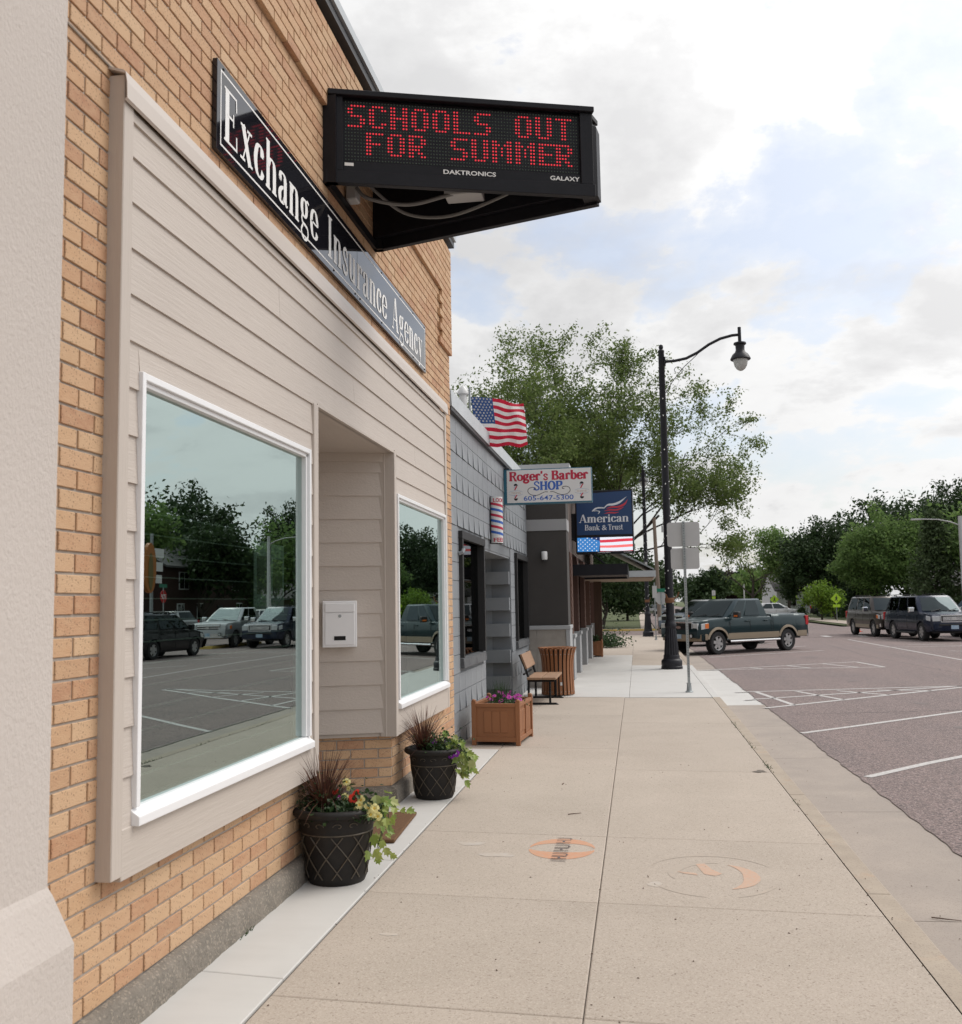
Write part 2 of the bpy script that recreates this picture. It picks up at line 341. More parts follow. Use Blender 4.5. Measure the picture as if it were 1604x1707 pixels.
class MB:
    def __init__(s): s.v = []; s.f = []; s.m = []; s.mats = []
    def mi(s, mat):
        if mat not in s.mats: s.mats.append(mat)
        return s.mats.index(mat)
    def add(s, vs, fs, mat=None):
        b = len(s.v); s.v.extend([tuple(p) for p in vs]); k = s.mi(mat) if mat is not None else 0
        for f in fs: s.f.append([b + i for i in f]); s.m.append(k)
        return s
    def poly(s, pts, mat=None): return s.add(pts, [list(range(len(pts)))], mat)
    def box(s, x0, x1, y0, y1, z0, z1, mat=None, skip=''):
        if x0 > x1: x0, x1 = x1, x0
        if y0 > y1: y0, y1 = y1, y0
        if z0 > z1: z0, z1 = z1, z0
        v = [(x0, y0, z0), (x1, y0, z0), (x1, y1, z0), (x0, y1, z0), (x0, y0, z1), (x1, y0, z1), (x1, y1, z1), (x0, y1, z1)]
        F = {'d': [0, 3, 2, 1], 'u': [4, 5, 6, 7], 's': [0, 1, 5, 4], 'e': [1, 2, 6, 5], 'n': [2, 3, 7, 6], 'w': [3, 0, 4, 7]}
        return s.add(v, [f for k, f in F.items() if k not in skip], mat)
    def prism(s, base, vec, mat=None, caps=True):
        """closed outline (3D points) swept along vec"""
        n = len(base); vec = Vector(vec); top = [tuple(Vector(p) + vec) for p in base]
        fs = [[i, (i + 1) % n, n + (i + 1) % n, n + i] for i in range(n)]
        if caps: fs += [list(range(n))[::-1], list(range(n, 2 * n))]
        return s.add(list(base) + top, fs, mat)
    def tube(s, pts, rr, n=8, mat=None, caps=True):
        P = [Vector(p) for p in pts]; k = len(P)
        if not hasattr(rr, '__len__'): rr = [rr] * k
        t0 = (P[1] - P[0]).normalized(); a = Vector((0, 0, 1)) if abs(t0.z) < .9 else Vector((1, 0, 0))
        u = t0.cross(a).normalized(); vs = []
        for i in range(k):
            t = (P[min(i + 1, k - 1)] - P[max(i - 1, 0)])
            t = t.normalized() if t.length > 1e-9 else t0
            u = (u - u.dot(t) * t); u = u.normalized() if u.length > 1e-6 else t.orthogonal().normalized()
            w_ = t.cross(u)
            for j in range(n):
                q = 2 * PI * j / n; vs.append(tuple(P[i] + rr[i] * (math.cos(q) * u + math.sin(q) * w_)))
        fs = [[i * n + j, i * n + (j + 1) % n, (i + 1) * n + (j + 1) % n, (i + 1) * n + j] for i in range(k - 1) for j in range(n)]
        if caps: fs += [list(range(n))[::-1], list(range((k - 1) * n, k * n))]
        return s.add(vs, fs, mat)
    def lathe(s, prof, c=(0, 0, 0), n=20, mat=None, cap0=True, cap1=True, flute=0):
        vs = []
        for r, z in prof:
            for j in range(n):
                q = 2 * PI * j / n; r2 = r * (1 - flute * (j % 2)) if flute else r
                vs.append((c[0] + r2 * math.cos(q), c[1] + r2 * math.sin(q), c[2] + z))
        k = len(prof)
        fs = [[i * n + j, i * n + (j + 1) % n, (i + 1) * n + (j + 1) % n, (i + 1) * n + j] for i in range(k - 1) for j in range(n)]
        if cap0: fs.append(list(range(n))[::-1])
        if cap1: fs.append(list(range((k - 1) * n, k * n)))
        return s.add(vs, fs, mat)
    def disc(s, c, r, u, v, n=16, mat=None, r2=None):
        u, v, c = Vector(u), Vector(v), Vector(c); r2 = r2 or r
        return s.poly([tuple(c + r * math.cos(2 * PI * i / n) * u + r2 * math.sin(2 * PI * i / n) * v) for i in range(n)], mat)
    def mesh(s, name, smooth=False, mat=None, ang=38):
        me = D.meshes.new(name); me.from_pydata(s.v, [], s.f)
        for m in (s.mats or [mat]):
            me.materials.append(m if not isinstance(m, str) else M[m])
        if mat is not None and not s.mats: pass
        if len(s.mats) > 1: me.polygons.foreach_set('material_index', s.m)
        if smooth:
            me.polygons.foreach_set('use_smooth', [True] * len(me.polygons))
            me.set_sharp_from_angle(angle=rad(ang))
        me.update(); return me
    def build(s, name, mat=None, parent=None, smooth=False, loc=None, rz=None, bevel=0.0, seg=2, ang=38, recalc=False):
        if mat is not None: s.mats = [mat]; s.m = [0] * len(s.f)
        me = s.mesh(name, smooth, ang=ang)
        if recalc:
            bm = bmesh.new(); bm.from_mesh(me); bmesh.ops.recalc_face_normals(bm, faces=bm.faces); bm.to_mesh(me); bm.free()
        o = link(name, me, parent, loc, rz)
        if bevel:
            b = o.modifiers.new('bevel', 'BEVEL'); b.width = bevel; b.segments = seg; b.limit_method = 'ANGLE'; b.angle_limit = rad(35)
            b.harden_normals = False
        return o
def boxpart(name, mat, parent, *b, bevel=0.0, seg=1):
    return MB().box(*b).build(name, mat, parent, bevel=bevel, seg=seg)
def lerp(a, b, t): return a + (b - a) * t
def smoothpts(pts, closed=False, n=8):
    P = [Vector((p[0], p[1])) for p in pts]; k = len(P); out = []
    rngk = k if closed else k - 1
    for i in range(rngk):
        if closed: p0, p1, p2, p3 = P[(i - 1) % k], P[i], P[(i + 1) % k], P[(i + 2) % k]
        else: p0, p1, p2, p3 = P[max(i - 1, 0)], P[i], P[i + 1], P[min(i + 2, k - 1)]
        for j in range(n):
            t = j / n
            out.append(.5 * ((2 * p1) + (p2 - p0) * t + (2 * p0 - 5 * p1 + 4 * p2 - p3) * t * t + (3 * p1 - p0 - 3 * p2 + p3) * t ** 3))
    if not closed: out.append(P[-1])
    return out

# ------------------------------------------------------------------ drawn serif lettering
# every glyph: advance width and pen strokes; a stroke is (points, mode, width); mode s = smooth, l = straight, c = closed smooth
XH = .68
def glyphs(tk, tn):
    G = {}; ser = []
    h = tk / 2
    def S(x, y, hw): return ([(x - hw, y), (x + hw, y)], 'l', tn * 1.15)
    b, t_, xb = tn * .55, 1 - tn * .55, XH - tn * .55
    sw = tk * 1.05
    G['E'] = (.66, [([(.16, 0), (.16, 1)], 'l', tk), ([(.03, b), (.58, b)], 'l', tn), ([(.03, t_), (.56, t_)], 'l', tn), ([(.16, .52), (.42, .52)], 'l', tn),
                    ([(.56, .28), (.57, .0)], 'l', tn), ([(.54, 1), (.55, .74)], 'l', tn), ([(.42, .64), (.42, .40)], 'l', tn)])
    G['I'] = (.36, [([(.18, 0), (.18, 1)], 'l', tk), S(.18, b, .15), S(.18, t_, .15)])
    G['A'] = (.76, [([(.10, 0), (.36, 1)], 'l', tn), ([(.38, 1), (.62, 0)], 'l', tk), ([(.20, .32), (.54, .32)], 'l', tn), S(.09, b, .10), S(.63, b, .13)])
    G['R'] = (.74, [([(.16, 0), (.16, 1)], 'l', tk), S(.16, b, .14), ([(.03, t_), (.36, t_), (.52, .92), (.57, .76), (.52, .60), (.36, .52), (.16, .52)], 's', None), ([(.38, .52), (.50, .30), (.58, .06), (.72, .04)], 's', tk * .8)])
    G['B'] = (.70, [([(.16, 0), (.16, 1)], 'l', tk), ([(.03, t_), (.34, t_), (.49, .92), (.53, .77), (.48, .61), (.34, .54), (.16, .54)], 's', None), ([(.34, .54), (.52, .47), (.59, .28), (.52, .09), (.34, b), (.03, b)], 's', None)])
    G['P'] = (.66, [([(.16, 0), (.16, 1)], 'l', tk), S(.16, b, .14), ([(.03, t_), (.36, t_), (.53, .90), (.58, .73), (.53, .55), (.36, .46), (.16, .46)], 's', None)])
    G['S'] = (.60, [([(.51, .72), (.49, .86), (.38, .965), (.22, .955), (.11, .84), (.13, .68), (.28, .56), (.43, .45), (.52, .30), (.49, .12), (.34, .03), (.18, .05), (.08, .17), (.06, .30)], 's', tk * .62)])
    G['H'] = (.80, [([(.17, 0), (.17, 1)], 'l', tk), ([(.62, 0), (.62, 1)], 'l', tk), ([(.17, .52), (.62, .52)], 'l', tn), S(.17, b, .14), S(.17, t_, .14), S(.62, b, .14), S(.62, t_, .14)])
    G['O'] = (.78, [([(.38 + .29 * math.cos(a), .5 + .47 * math.sin(a)) for a in [i * PI / 6 for i in range(12)]], 'c', None)])
    G['T'] = (.66, [([(.33, 0), (.33, 1)], 'l', tk), ([(.05, t_), (.61, t_)], 'l', tn), S(.33, b, .13), ([(.05, 1), (.06, .76)], 'l', tn), ([(.61, 1), (.60, .76)], 'l', tn)])
    def oval(cx, rx): return [(cx + rx * math.cos(a), XH / 2 + (XH / 2 - tn * .4) * math.sin(a)) for a in [i * PI / 6 for i in range(12)]]
    G['o'] = (.56, [(oval(.28, .205), 'c', None)])
    G['e'] = (.54, [([(.09, .38), (.46, .38), (.45, .53), (.38, .63), (.28, .665), (.16, .60), (.10, .48), (.085, .33), (.12, .15), (.20, .05), (.31, .03), (.41, .08), (.47, .19)], 's', None)])
    G['c'] = (.52, [([(.43, .50), (.40, .61), (.29, .66), (.16, .58), (.09, .34), (.15, .11), (.28, .03), (.39, .07), (.46, .19)], 's', None), ([(.40, .46), (.40, .60)], 'l', tk * .9)])
    G['a'] = (.56, [([(.10, .50), (.14, .62), (.26, .655), (.36, .61), (.385, .50)], 's', None), ([(.39, .55), (.39, .06)], 'l', tk), ([(.39, .07), (.45, .025), (.53, .06)], 's', tn), ([(.39, .40), (.22, .34), (.11, .23), (.12, .08), (.21, .03), (.31, .07), (.39, .19)], 's', None), ([(.12, .47), (.13, .58)], 'l', tk * .8)])
    G['n'] = (.64, [([(.15, 0), (.15, XH)], 'l', tk), S(.15, b, .12), ([(.04, xb), (.15, xb)], 'l', tn), ([(.15, .48), (.24, .62), (.35, .655), (.45, .60), (.48, .46), (.48, .3)], 's', None), ([(.48, .38), (.48, 0)], 'l', tk), S(.48, b, .12)])
    G['m'] = (.94, [([(.15, 0), (.15, XH)], 'l', tk), S(.15, b, .12), ([(.04, xb), (.15, xb)], 'l', tn), ([(.15, .48), (.23, .62), (.33, .655), (.42, .60), (.45, .46), (.45, .3)], 's', None), ([(.45, .38), (.45, 0)], 'l', tk), S(.45, b, .11),
                    ([(.45, .48), (.53, .62), (.63, .655), (.72, .60), (.75, .46), (.75, .3)], 's', None), ([(.75, .38), (.75, 0)], 'l', tk), S(.75, b, .12)])
    G['u'] = (.64, [([(.14, XH), (.14, .24), (.18, .09), (.28, .03), (.38, .07), (.46, .20)], 's', None), ([(.14, XH), (.14, .25)], 'l', tk), ([(.47, XH), (.47, 0)], 'l', tk), ([(.03, xb), (.14, xb)], 'l', tn), ([(.36, xb), (.47, xb)], 'l', tn), ([(.47, b), (.58, b)], 'l', tn)])
    G['h'] = (.64, [([(.15, 0), (.15, 1)], 'l', tk), ([(.04, t_), (.15, t_)], 'l', tn)] + G['n'][1][1:2] + G['n'][1][3:])
    G['b'] = (.60, [([(.14, .03), (.14, 1)], 'l', tk), ([(.03, t_), (.14, t_)], 'l', tn), ([(.14, .48), (.22, .62), (.32, .655), (.44, .57), (.50, .34), (.44, .12), (.32, .03), (.22, .06), (.14, .20)], 's', None)])
    G['r'] = (.48, [([(.15, 0), (.15, XH)], 'l', tk), S(.15, b, .13), ([(.04, xb), (.15, xb)], 'l', tn), ([(.15, .46), (.22, .60), (.32, .655), (.40, .62)], 's', tn * 1.4), ([(.40, .66), (.40, .50)], 'l', tk * .8)])
    G['s'] = (.46, [([(.38, .48), (.35, .61), (.24, .655), (.13, .60), (.10, .50), (.17, .40), (.29, .31), (.38, .21), (.36, .08), (.24, .025), (.12, .07), (.07, .20)], 's', tk * .6)])
    G['i'] = (.32, [([(.16, 0), (.16, XH)], 'l', tk), S(.16, b, .13), ([(.04, xb), (.16, xb)], 'l', tn), ([(.10, .86), (.22, .86)], 'l', tk)])
    G['k'] = (.64, [([(.15, 0), (.15, 1)], 'l', tk), S(.15, b, .12), ([(.04, t_), (.15, t_)], 'l', tn), ([(.18, .26), (.46, .64)], 'l', tn), S(.47, xb, .11), ([(.26, .38), (.50, 0)], 'l', tk), S(.52, b, .11)])
    G['t'] = (.40, [([(.17, .9), (.17, .18), (.21, .06), (.29, .03), (.37, .09)], 's', None), ([(.17, .90), (.17, .16)], 'l', tk), ([(.03, xb), (.35, xb)], 'l', tn)])
    G['x'] = (.60, [([(.13, XH), (.46, 0)], 'l', tk), ([(.12, 0), (.45, XH)], 'l', tn), S(.12, b, .11), S(.47, b, .11), S(.13, xb, .11), S(.45, xb, .11)])
    G['y'] = (.60, [([(.14, XH), (.32, .06)], 'l', tk), ([(.46, XH), (.28, -.08), (.20, -.24), (.10, -.24)], 's', tn), S(.14, xb, .11), S(.46, xb, .11), ([(.08, -.16), (.10, -.25)], 'l', tk * .7)])
    G['g'] = (.58, [([(.25 + .15 * math.cos(a), .46 + .19 * math.sin(a)) for a in [i * PI / 6 for i in range(12)]], 'c', None), ([(.35, .60), (.45, .68), (.54, .64)], 's', tn * 1.3), ([(.15, .30), (.09, .20), (.15, .11), (.32, .09), (.46, .05), (.49, -.09), (.40, -.20), (.24, -.23), (.10, -.17), (.07, -.06), (.16, .06)], 's', tn * 1.5)])
    G["'"] = (.24, [([(.12, 1), (.09, .70)], 'l', tk * .8)])
    G['C'] = (.70, [([(.58, .72), (.53, .88), (.37, .97), (.20, .87), (.10, .5), (.20, .13), (.37, .03), (.53, .10), (.60, .26)], 's', None)])
    return G
def draw_strokes(mb, strokes, O, U, V, Nn, sx_, sy_, tk, tn, lift, mat, k0=0):
    O, U, V, Nn = Vector(O), Vector(U), Vector(V), Vector(Nn)
    k = k0
    for pts, mode, wd in strokes:
        P = [Vector(p) for p in pts] if mode == 'l' else smoothpts(pts, mode == 'c', 5)
        P = [Vector((p[0] * sx_, p[1] * sy_)) for p in P]; n = len(P); L_, R_ = [], []
        for i in range(n):
            a = P[(i - 1) % n] if mode == 'c' else P[max(i - 1, 0)]; c = P[(i + 1) % n] if mode == 'c' else P[min(i + 1, n - 1)]
            d = (c - a); d = d.normalized() if d.length > 1e-9 else Vector((1, 0))
            wx = wd if wd is not None else tn + (tk - tn) * abs(d.y) ** 1.6
            wv = wx * (sx_ * d.y ** 2 + sy_ * d.x ** 2)
            nn = Vector((-d.y, d.x)) * wv / 2
            L_.append(P[i] + nn); R_.append(P[i] - nn)
        off = Nn * (lift + (k % 12) * .00025); k += 1
        vs = [tuple(O + p.x * U + p.y * V + off) for p in L_] + [tuple(O + p.x * U + p.y * V + off) for p in R_]
        seg = range(n if mode == 'c' else n - 1)
        mb.add(vs, [[n + i, n + (i + 1) % n, (i + 1) % n, i] for i in seg], mat)
    return k
def serif_text(mb, text, O, U, V, Nn, cap, width=None, tk=.2, tn=.07, xs=1.0, lift=.002, mat='letter', gap=0.0):
    G = glyphs(tk, tn); adv = sum((G[c][0] if c in G else .30) + gap for c in text)
    sx_ = width / adv if width else cap * xs
    x = 0; k = 0
    for c in text:
        if c in G:
            k = draw_strokes(mb, [(([(p[0] + x, p[1]) for p in pts]), mo, wd) for pts, mo, wd in G[c][1]], O, U, V, Nn, sx_, cap, tk, tn, lift, mat, k)
            x += G[c][0] + gap
        else: x += .30 + gap
    return mb
def sans_text(name, text, mat, parent, O, U, V, Nn, cap, width=None, bold=0.0, lift=.002, align='L'):
    cu = D.curves.new('text_tmp', 'FONT'); cu.body = text; cu.size = 1.0; cu.offset = bold; cu.resolution_u = 3
    to = D.objects.new('text_tmp', cu); COL.objects.link(to)
    dg = bpy.context.evaluated_depsgraph_get(); dg.update()
    me = D.meshes.new_from_object(to.evaluated_get(dg)); D.objects.remove(to); D.curves.remove(cu)
    co = np.zeros(len(me.vertices) * 3); me.vertices.foreach_get('co', co); co = co.reshape(-1, 3)
    mn, mxx = co.min(0), co.max(0); hh = 0.73 if any(c in text for c in 'gjpqy') else mxx[1] - max(mn[1], 0)
    sy = cap / hh; s_x = (width / (mxx[0] - mn[0])) if width else sy
    u = (co[:, 0] - mn[0]) * s_x; v = co[:, 1] * sy
    if align == 'C': u = u - u.max() / 2
    O = np.array(O) + np.array(Nn) * lift
    P = O + u[:, None] * np.array(U) + v[:, None] * np.array(V)
    me.vertices.foreach_set('co', P.ravel()); me.materials.clear(); me.materials.append(M[mat]); me.update(); me.name = name
    return link(name, me, parent)
# ================================================================== ground, roads, pavements
def sheet(name, x0, x1, y0, y1, z, mat, nx=1, ny=1):
    mb = MB()
    for i in range(nx):
        for j in range(ny):
            a, b = lerp(x0, x1, i / nx), lerp(x0, x1, (i + 1) / nx); c, d = lerp(y0, y1, j / ny), lerp(y0, y1, (j + 1) / ny)
            mb.poly([(a, c, z), (b, c, z), (b, d, z), (a, d, z)])
    return tag(mb.build(name, mat), kind='structure')
sheet('ground', -900, 900, -300, 1800, -.20, M['grass'])
ROADZ = -.13
# main street, with a ragged edge along the gutter
mb = MB(); ys = [-12 + i * .12 for i in range(int(62 / .12))]; prev = None
for y in ys:
    xe = 2.27 - .008 * max(0, y - 8) + .035 * mnoise.noise((y * .9, 0, 3)) + .03 * mnoise.noise((y * 4.1, 2, 0))
    cur = ((xe, y, ROADZ), (22.0, y, ROADZ))
    if prev: mb.poly([prev[0], prev[1], cur[1], cur[0]])
    prev = cur
mb.poly([(1.9, 50, ROADZ), (22, 50, ROADZ), (22, 68, ROADZ), (1.9, 68, ROADZ)])
mb.poly([(1.2, 68, ROADZ), (13.2, 68, ROADZ), (13.2, 900, ROADZ), (1.2, 900, ROADZ)])
tag(mb.build('road', M['road']), kind='structure')
sheet('side_street', -120, 1.9, 52.5, 64.5, ROADZ, M['road'])
sheet('side_street', 22, 120, 52.5, 64.5, ROADZ, M['road'])
sheet('far_pavement', 14.2, 16.2, 68, 300, -.03, M['sidewalk'])
sheet('far_lot', 22, 60, -12, 52.5, -.14, M['road'])
sheet('corner_pavement', -3.0, 0.9, 65.2, 67.0, -.06, M['sidewalk'])
sheet('far_path', 0.2, 1.1, 68, 200, -.08, M['sidewalk'])
lawn = sheet('lawn', -60, 1.0, 67.2, 400, -.10, M['grass'])
sheet('lawn', 13.6, 80, 69, 400, -.07, M['grass'])
g = MB(); g.box(-60, 1.2, 64.5, 64.75, -.2, -.02); g.build('kerb', M['yellow_paint']); tag(D.objects['kerb'], kind='structure')

# gutter pan with its own joints, curb in lengths
gut = tag(MB().box(1.47, 2.30, -12, 52, -.4, -.165).build('gutter', M['joint']), kind='structure')
YJ = [-12 + i * 3.05 for i in range(22)]
for y0, y1 in zip(YJ[:-1], YJ[1:]):
    m_ = MB(); xo = 2.36
    wht = 17.6 < (y0 + y1) / 2 < 27.5
    m_.prism([(1.452, y0 + .004, -.150), (xo, y0 + .004, -.136), (xo, y0 + .004, -.2), (1.452, y0 + .004, -.2)], (0, y1 - y0 - .008, 0))
    m_.build('gutter_slab', M['white_conc'] if wht else M['gutter'], gut)
crb = tag(MB().box(1.32, 1.43, -12, 52, -.4, -.03).build('curb', M['joint']), kind='structure')
for y0, y1 in zip(YJ[:-1], YJ[1:]):
    ramp = 17.6 < (y0 + y1) / 2 < 27.5
    zt = .001 if ramp else .002
    m_ = MB(); n_ = 10
    for i in range(n_):      # slightly uneven edge
        a, b = lerp(y0 + .005, y1 - .005, i / n_), lerp(y0 + .005, y1 - .005, (i + 1) / n_)
        ja, jb = (.012 * mnoise.noise((a * 3, 5, 1)), .012 * mnoise.noise((b * 3, 5, 1)))
        m_.add([(1.298, a, zt - .002), (1.425 + ja, a, zt), (1.452 + ja, a, zt - .03), (1.458, a, -.30), (1.298, b, zt - .002), (1.425 + jb, b, zt), (1.452 + jb, b, zt - .03), (1.458, b, -.30)],
               [[0, 1, 5, 4], [1, 2, 6, 5], [2, 3, 7, 6]] + ([[0, 3, 2, 1]] if i == 0 else []) + ([[4, 5, 6, 7]] if i == n_ - 1 else []))
    m_.build('curb_stone', M['white_conc'] if ramp else M['curb'], crb)

# pavement slabs
side = tag(MB().box(-2.35, 1.29, -12, 52, -.3, -.014).build('sidewalk', M['joint']), kind='structure')
SK = -.062
def slab(x0, x1, y0, y1, mat, zt=0.0, parent=None, sk=SK, gap=.0028, name='paving_slab', c=.006):
    f = lambda x, y: y + sk * (x + .28)
    g_ = gap; xa, xb_ = x0 + g_, x1 - g_
    o = [(xa, f(xa, y0) + g_), (xb_, f(xb_, y0) + g_), (xb_, f(xb_, y1) - g_), (xa, f(xa, y1) - g_)]
    i = [(xa + c, o[0][1] + c), (xb_ - c, o[1][1] + c), (xb_ - c, o[2][1] - c), (xa + c, o[3][1] - c)]
    vs = [(p[0], p[1], zt) for p in i] + [(p[0], p[1], zt - c * .6) for p in o] + [(p[0], p[1], zt - .08) for p in o]
    fs = [[0, 1, 2, 3]] + [[4 + k, 4 + (k + 1) % 4, (k + 1) % 4, k] for k in range(4)] + [[8 + k, 8 + (k + 1) % 4, 4 + (k + 1) % 4, 4 + k] for k in range(4)]
    return MB().add(vs, fs).build(name, mat, parent)
LY = [-4.6, -3.1, -1.55, 0.0, 1.4, 2.85, 4.35, 5.97, 7.61, 12.06, 15.6, 18.55]
RY = [-4.6, -3.1, -1.55, 0.0, 1.4, 2.85, 4.35, 5.97, 7.61, 10.60, 14.7, 18.45]
for a, b in zip(LY[:-1], LY[1:]): slab(-1.70, -.28, a, b, M['sidewalk'], parent=side)
for a, b in zip(RY[:-1], RY[1:]): slab(-.28, 1.296, a, b, M['sidewalk'], parent=side)
slab(-2.35, -1.70, 11.86, 14.9, M['sidewalk'], parent=side); slab(-2.35, -1.70, 14.9, 18.45, M['sidewalk'], parent=side)
for a, b in ((18.52, 22.0), (22.0, 25.2), (25.2, 27.7)):
    slab(-2.35, -.2, a, b, M['white_conc'], parent=side, sk=-.02); slab(-.2, 1.296, a, b, M['white_conc'], parent=side, sk=-.02)
for a, b in ((27.7, 29.5), (29.5, 31.4), (31.4, 33)):
    slab(-2.35, -.2, a, b, M['white_conc'], parent=side, sk=-.02); slab(-.2, 1.296, a, b, M['sidewalk'], parent=side, sk=-.02)
for a, b in ((33, 35), (35, 37.5), (37.5, 40.5), (40.5, 44), (44, 48), (48, 52)):
    slab(-2.35, -.2, a, b, M['sidewalk'], parent=side, sk=-.02); slab(-.2, 1.296, a, b, M['sidewalk'], parent=side, sk=-.02)
strip = tag(MB().box(-2.6, -1.708, -8, 11.85, -.3, -.014).build('concrete_strip', M['joint']), kind='structure')
SY = [-4.4, -1.5, 1.45, 4.46, 6.62, 9.3, 11.80]
for a, b in zip(SY[:-1], SY[1:]): slab(-2.3, -1.708, a, b, M['white_conc'], .002, strip, sk=-.12, gap=.0025)
MB().box(-3.9, -2.3, 6.35, 8.75, -.1, .003).build('entry_slab', M['white_conc'], strip)

# painted parking lines on the road, 4 mm up
mk = empty('road_marking', kind='structure')
def line(pts, w_=.10, name='painted_line', mat='paint', z=ROADZ + .004):
    m_ = MB(); P = [Vector((p[0], p[1], 0)) for p in pts]; L_, R_ = [], []
    fine = [P[0]]
    for a, b in zip(P[:-1], P[1:]):
        n_ = max(1, int((b - a).length / .25)); fine += [a.lerp(b, (i + 1) / n_) for i in range(n_)]
    for i, p in enumerate(fine):
        d = (fine[min(i + 1, len(fine) - 1)] - fine[max(i - 1, 0)]).normalized(); q = Vector((-d.y, d.x, 0)) * (w_ / 2)
        j = .010 * mnoise.noise((p.x * 5, p.y * 5, 1)), .010 * mnoise.noise((p.x * 5, p.y * 5, 9))
        L_.append(p + q * (1 + j[0] * 8)); R_.append(p - q * (1 + j[1] * 8))
    for i in range(len(fine) - 1):
        m_.poly([(q.x, q.y, z) for q in (R_[i], R_[i + 1], L_[i + 1], L_[i])])
    return m_.build(name, M[mat], mk)
line([(2.33, 11.05), (3.2, 12.0), (6.6, 15.35)]); line([(2.22, 14.55), (3.1, 15.35), (6.9, 18.95)])
line([(2.13, 17.85), (6.8, 22.05)], .11); line([(1.95, 19.3), (6.8, 22.25)], .1)
for t in (.12, .34, .56, .78):
    a = (lerp(1.9, 6.8, t * .75), lerp(20.9, 22.2, t * .35)); b = (lerp(2.13, 6.8, t), lerp(17.85, 22.05, t)); line([a, b], .1)
line([(1.92, 20.9), (6.8, 22.2)], .1)
line([(1.45, 27.5), (6.55, 28.25)], .1); line([(1.9, 27.6), (6.3, 30.6)], .1); line([(6.55, 28.25), (6.3, 30.6)], .1)
for t in (.25, .5, .75): line([(lerp(1.9, 6.3, t), lerp(27.6, 30.6, t)), (lerp(1.45, 6.55, min(1, t + .12)), lerp(27.5, 28.25, min(1, t + .12)))], .1)
for k in range(3): line([(2.3, 33.6 + 3.6 * k), (6.6, 37.4 + 3.6 * k)], .1)
for k in range(5): line([(15.5, 26 + 5.2 * k), (10.6, 31.2 + 5.2 * k)], .1)
line([(9.4, -8), (9.4, 47)], .09); line([(8.9, 39.4), (13.5, 39.6)], .1)
for k in range(6): line([(2.4 + 1.7 * k, 50.4), (2.4 + 1.7 * k, 52.0)], .35)
for k in range(8): line([(7.3, 72 + 10 * k), (7.3, 75 + 10 * k)], .12)
yc = MB().box(15.4, 16.0, 44, 50, -.2, -.02).build('parking_kerb', M['yellow_paint']); tag(yc, kind='structure')

# wear on the road: sealed cracks and oil spots
def crack(pts, w_=.03):
    P = [Vector((p[0], p[1], 0)) for p in pts]; fine = []
    for a, b in zip(P[:-1], P[1:]):
        n_ = max(2, int((b - a).length / .12))
        for i in range(n_):
            q = a.lerp(b, i / n_); fine.append((q.x + .07 * mnoise.noise((q.x * 2, q.y * 2, 3)) + .02 * mnoise.noise((q.x * 9, q.y * 9, 3)), q.y + .07 * mnoise.noise((q.x * 2, q.y * 2, 8))))
    m_ = MB(); n = len(fine); zz = ROADZ + .002
    for i in range(n - 1):
        a, b = Vector(fine[i]), Vector(fine[i + 1]); d = (b - a).normalized(); q = Vector((-d.y, d.x)) * w_ * (.35 + .6 * abs(mnoise.noise((a.x * 4, a.y * 4, 0))))
        m_.poly([(a.x + q.x, a.y + q.y, zz), (a.x - q.x, a.y - q.y, zz), (b.x - q.x, b.y - q.y, zz), (b.x + q.x, b.y + q.y, zz)])
    m_.build('sealed_crack', material('tar_seal', (.06, .055, .055), .7, col2=(.09, .08, .08), scale=20), mk)
crack([(2.6, 8.5), (4.5, 10.8), (8, 12.6)], .02); crack([(2.5, 16.9), (5.5, 17.6), (9.5, 17.2), (14, 18.5)], .022); crack([(7.6, 13), (7.9, 22), (7.3, 34), (7.8, 48)], .03); crack([(2.4, 24.6), (6, 25.3), (12, 24.4)], .02); crack([(4, 32), (9, 33.4), (14, 32.2)], .03); crack([(5.6, 9), (5.2, 14), (5.9, 19)], .014)
for x, y, r in ((4.6, 15.2, .16), (4.9, 18.6, .12), (4.2, 12.1, .10), (5.4, 33.2, .3), (4.8, 23.6, .16), (5.9, 16.1, .08), (3.6, 29.3, .14)):
    m_ = MB(); m_.poly([(x + r * (1 + .5 * mnoise.noise((math.cos(q) * 2, math.sin(q) * 2, x))) * math.cos(q), y + r * 1.2 * (1 + .5 * mnoise.noise((math.cos(q) * 2, math.sin(q) * 2, y))) * math.sin(q), ROADZ + .0028) for q in [i * PI / 12 for i in range(24)]]); m_.build('oil_stain', material('oil_stain', (.13, .108, .102), .8, col2=(.21, .165, .155), scale=14, amount=1.0), mk)
# paint on the pavement
def arcband(mb, cx_, cy_, rx0, ry0, rx1, ry1, a0, a1, z, n=28, mat=None, taper=False):
    vs = []
    for i in range(n + 1):
        a = lerp(a0, a1, i / n); k = math.sin(PI * i / n) if taper else 1
        vs.append((cx_ + rx1 * math.cos(a), cy_ + ry1 * math.sin(a), z))
        vs.append((cx_ + lerp(rx1, rx0, k) * math.cos(a), cy_ + lerp(ry1, ry0, k) * math.sin(a), z))
    mb.add(vs, [[2 * i, 2 * i + 1, 2 * i + 3, 2 * i + 2] for i in range(n)], mat)
lg = empty('pavement_stencil', (0, 0, 0), label='small orange oval stencil with a black word across it on the tan pavement', cat='pavement paint')
CX, CY = -.585, 7.215
mb = MB(); arcband(mb, CX, CY, .23, .16, .236, .30, rad(8), rad(172), .0015); arcband(mb, CX, CY, .23, .10, .236, .29, rad(188), rad(352), .0015)
mb.build('painted_oval', M['chalk_or'], lg)
mb = MB(); U_, V_ = (0.03, -.999, 0), (.999, .03, 0)
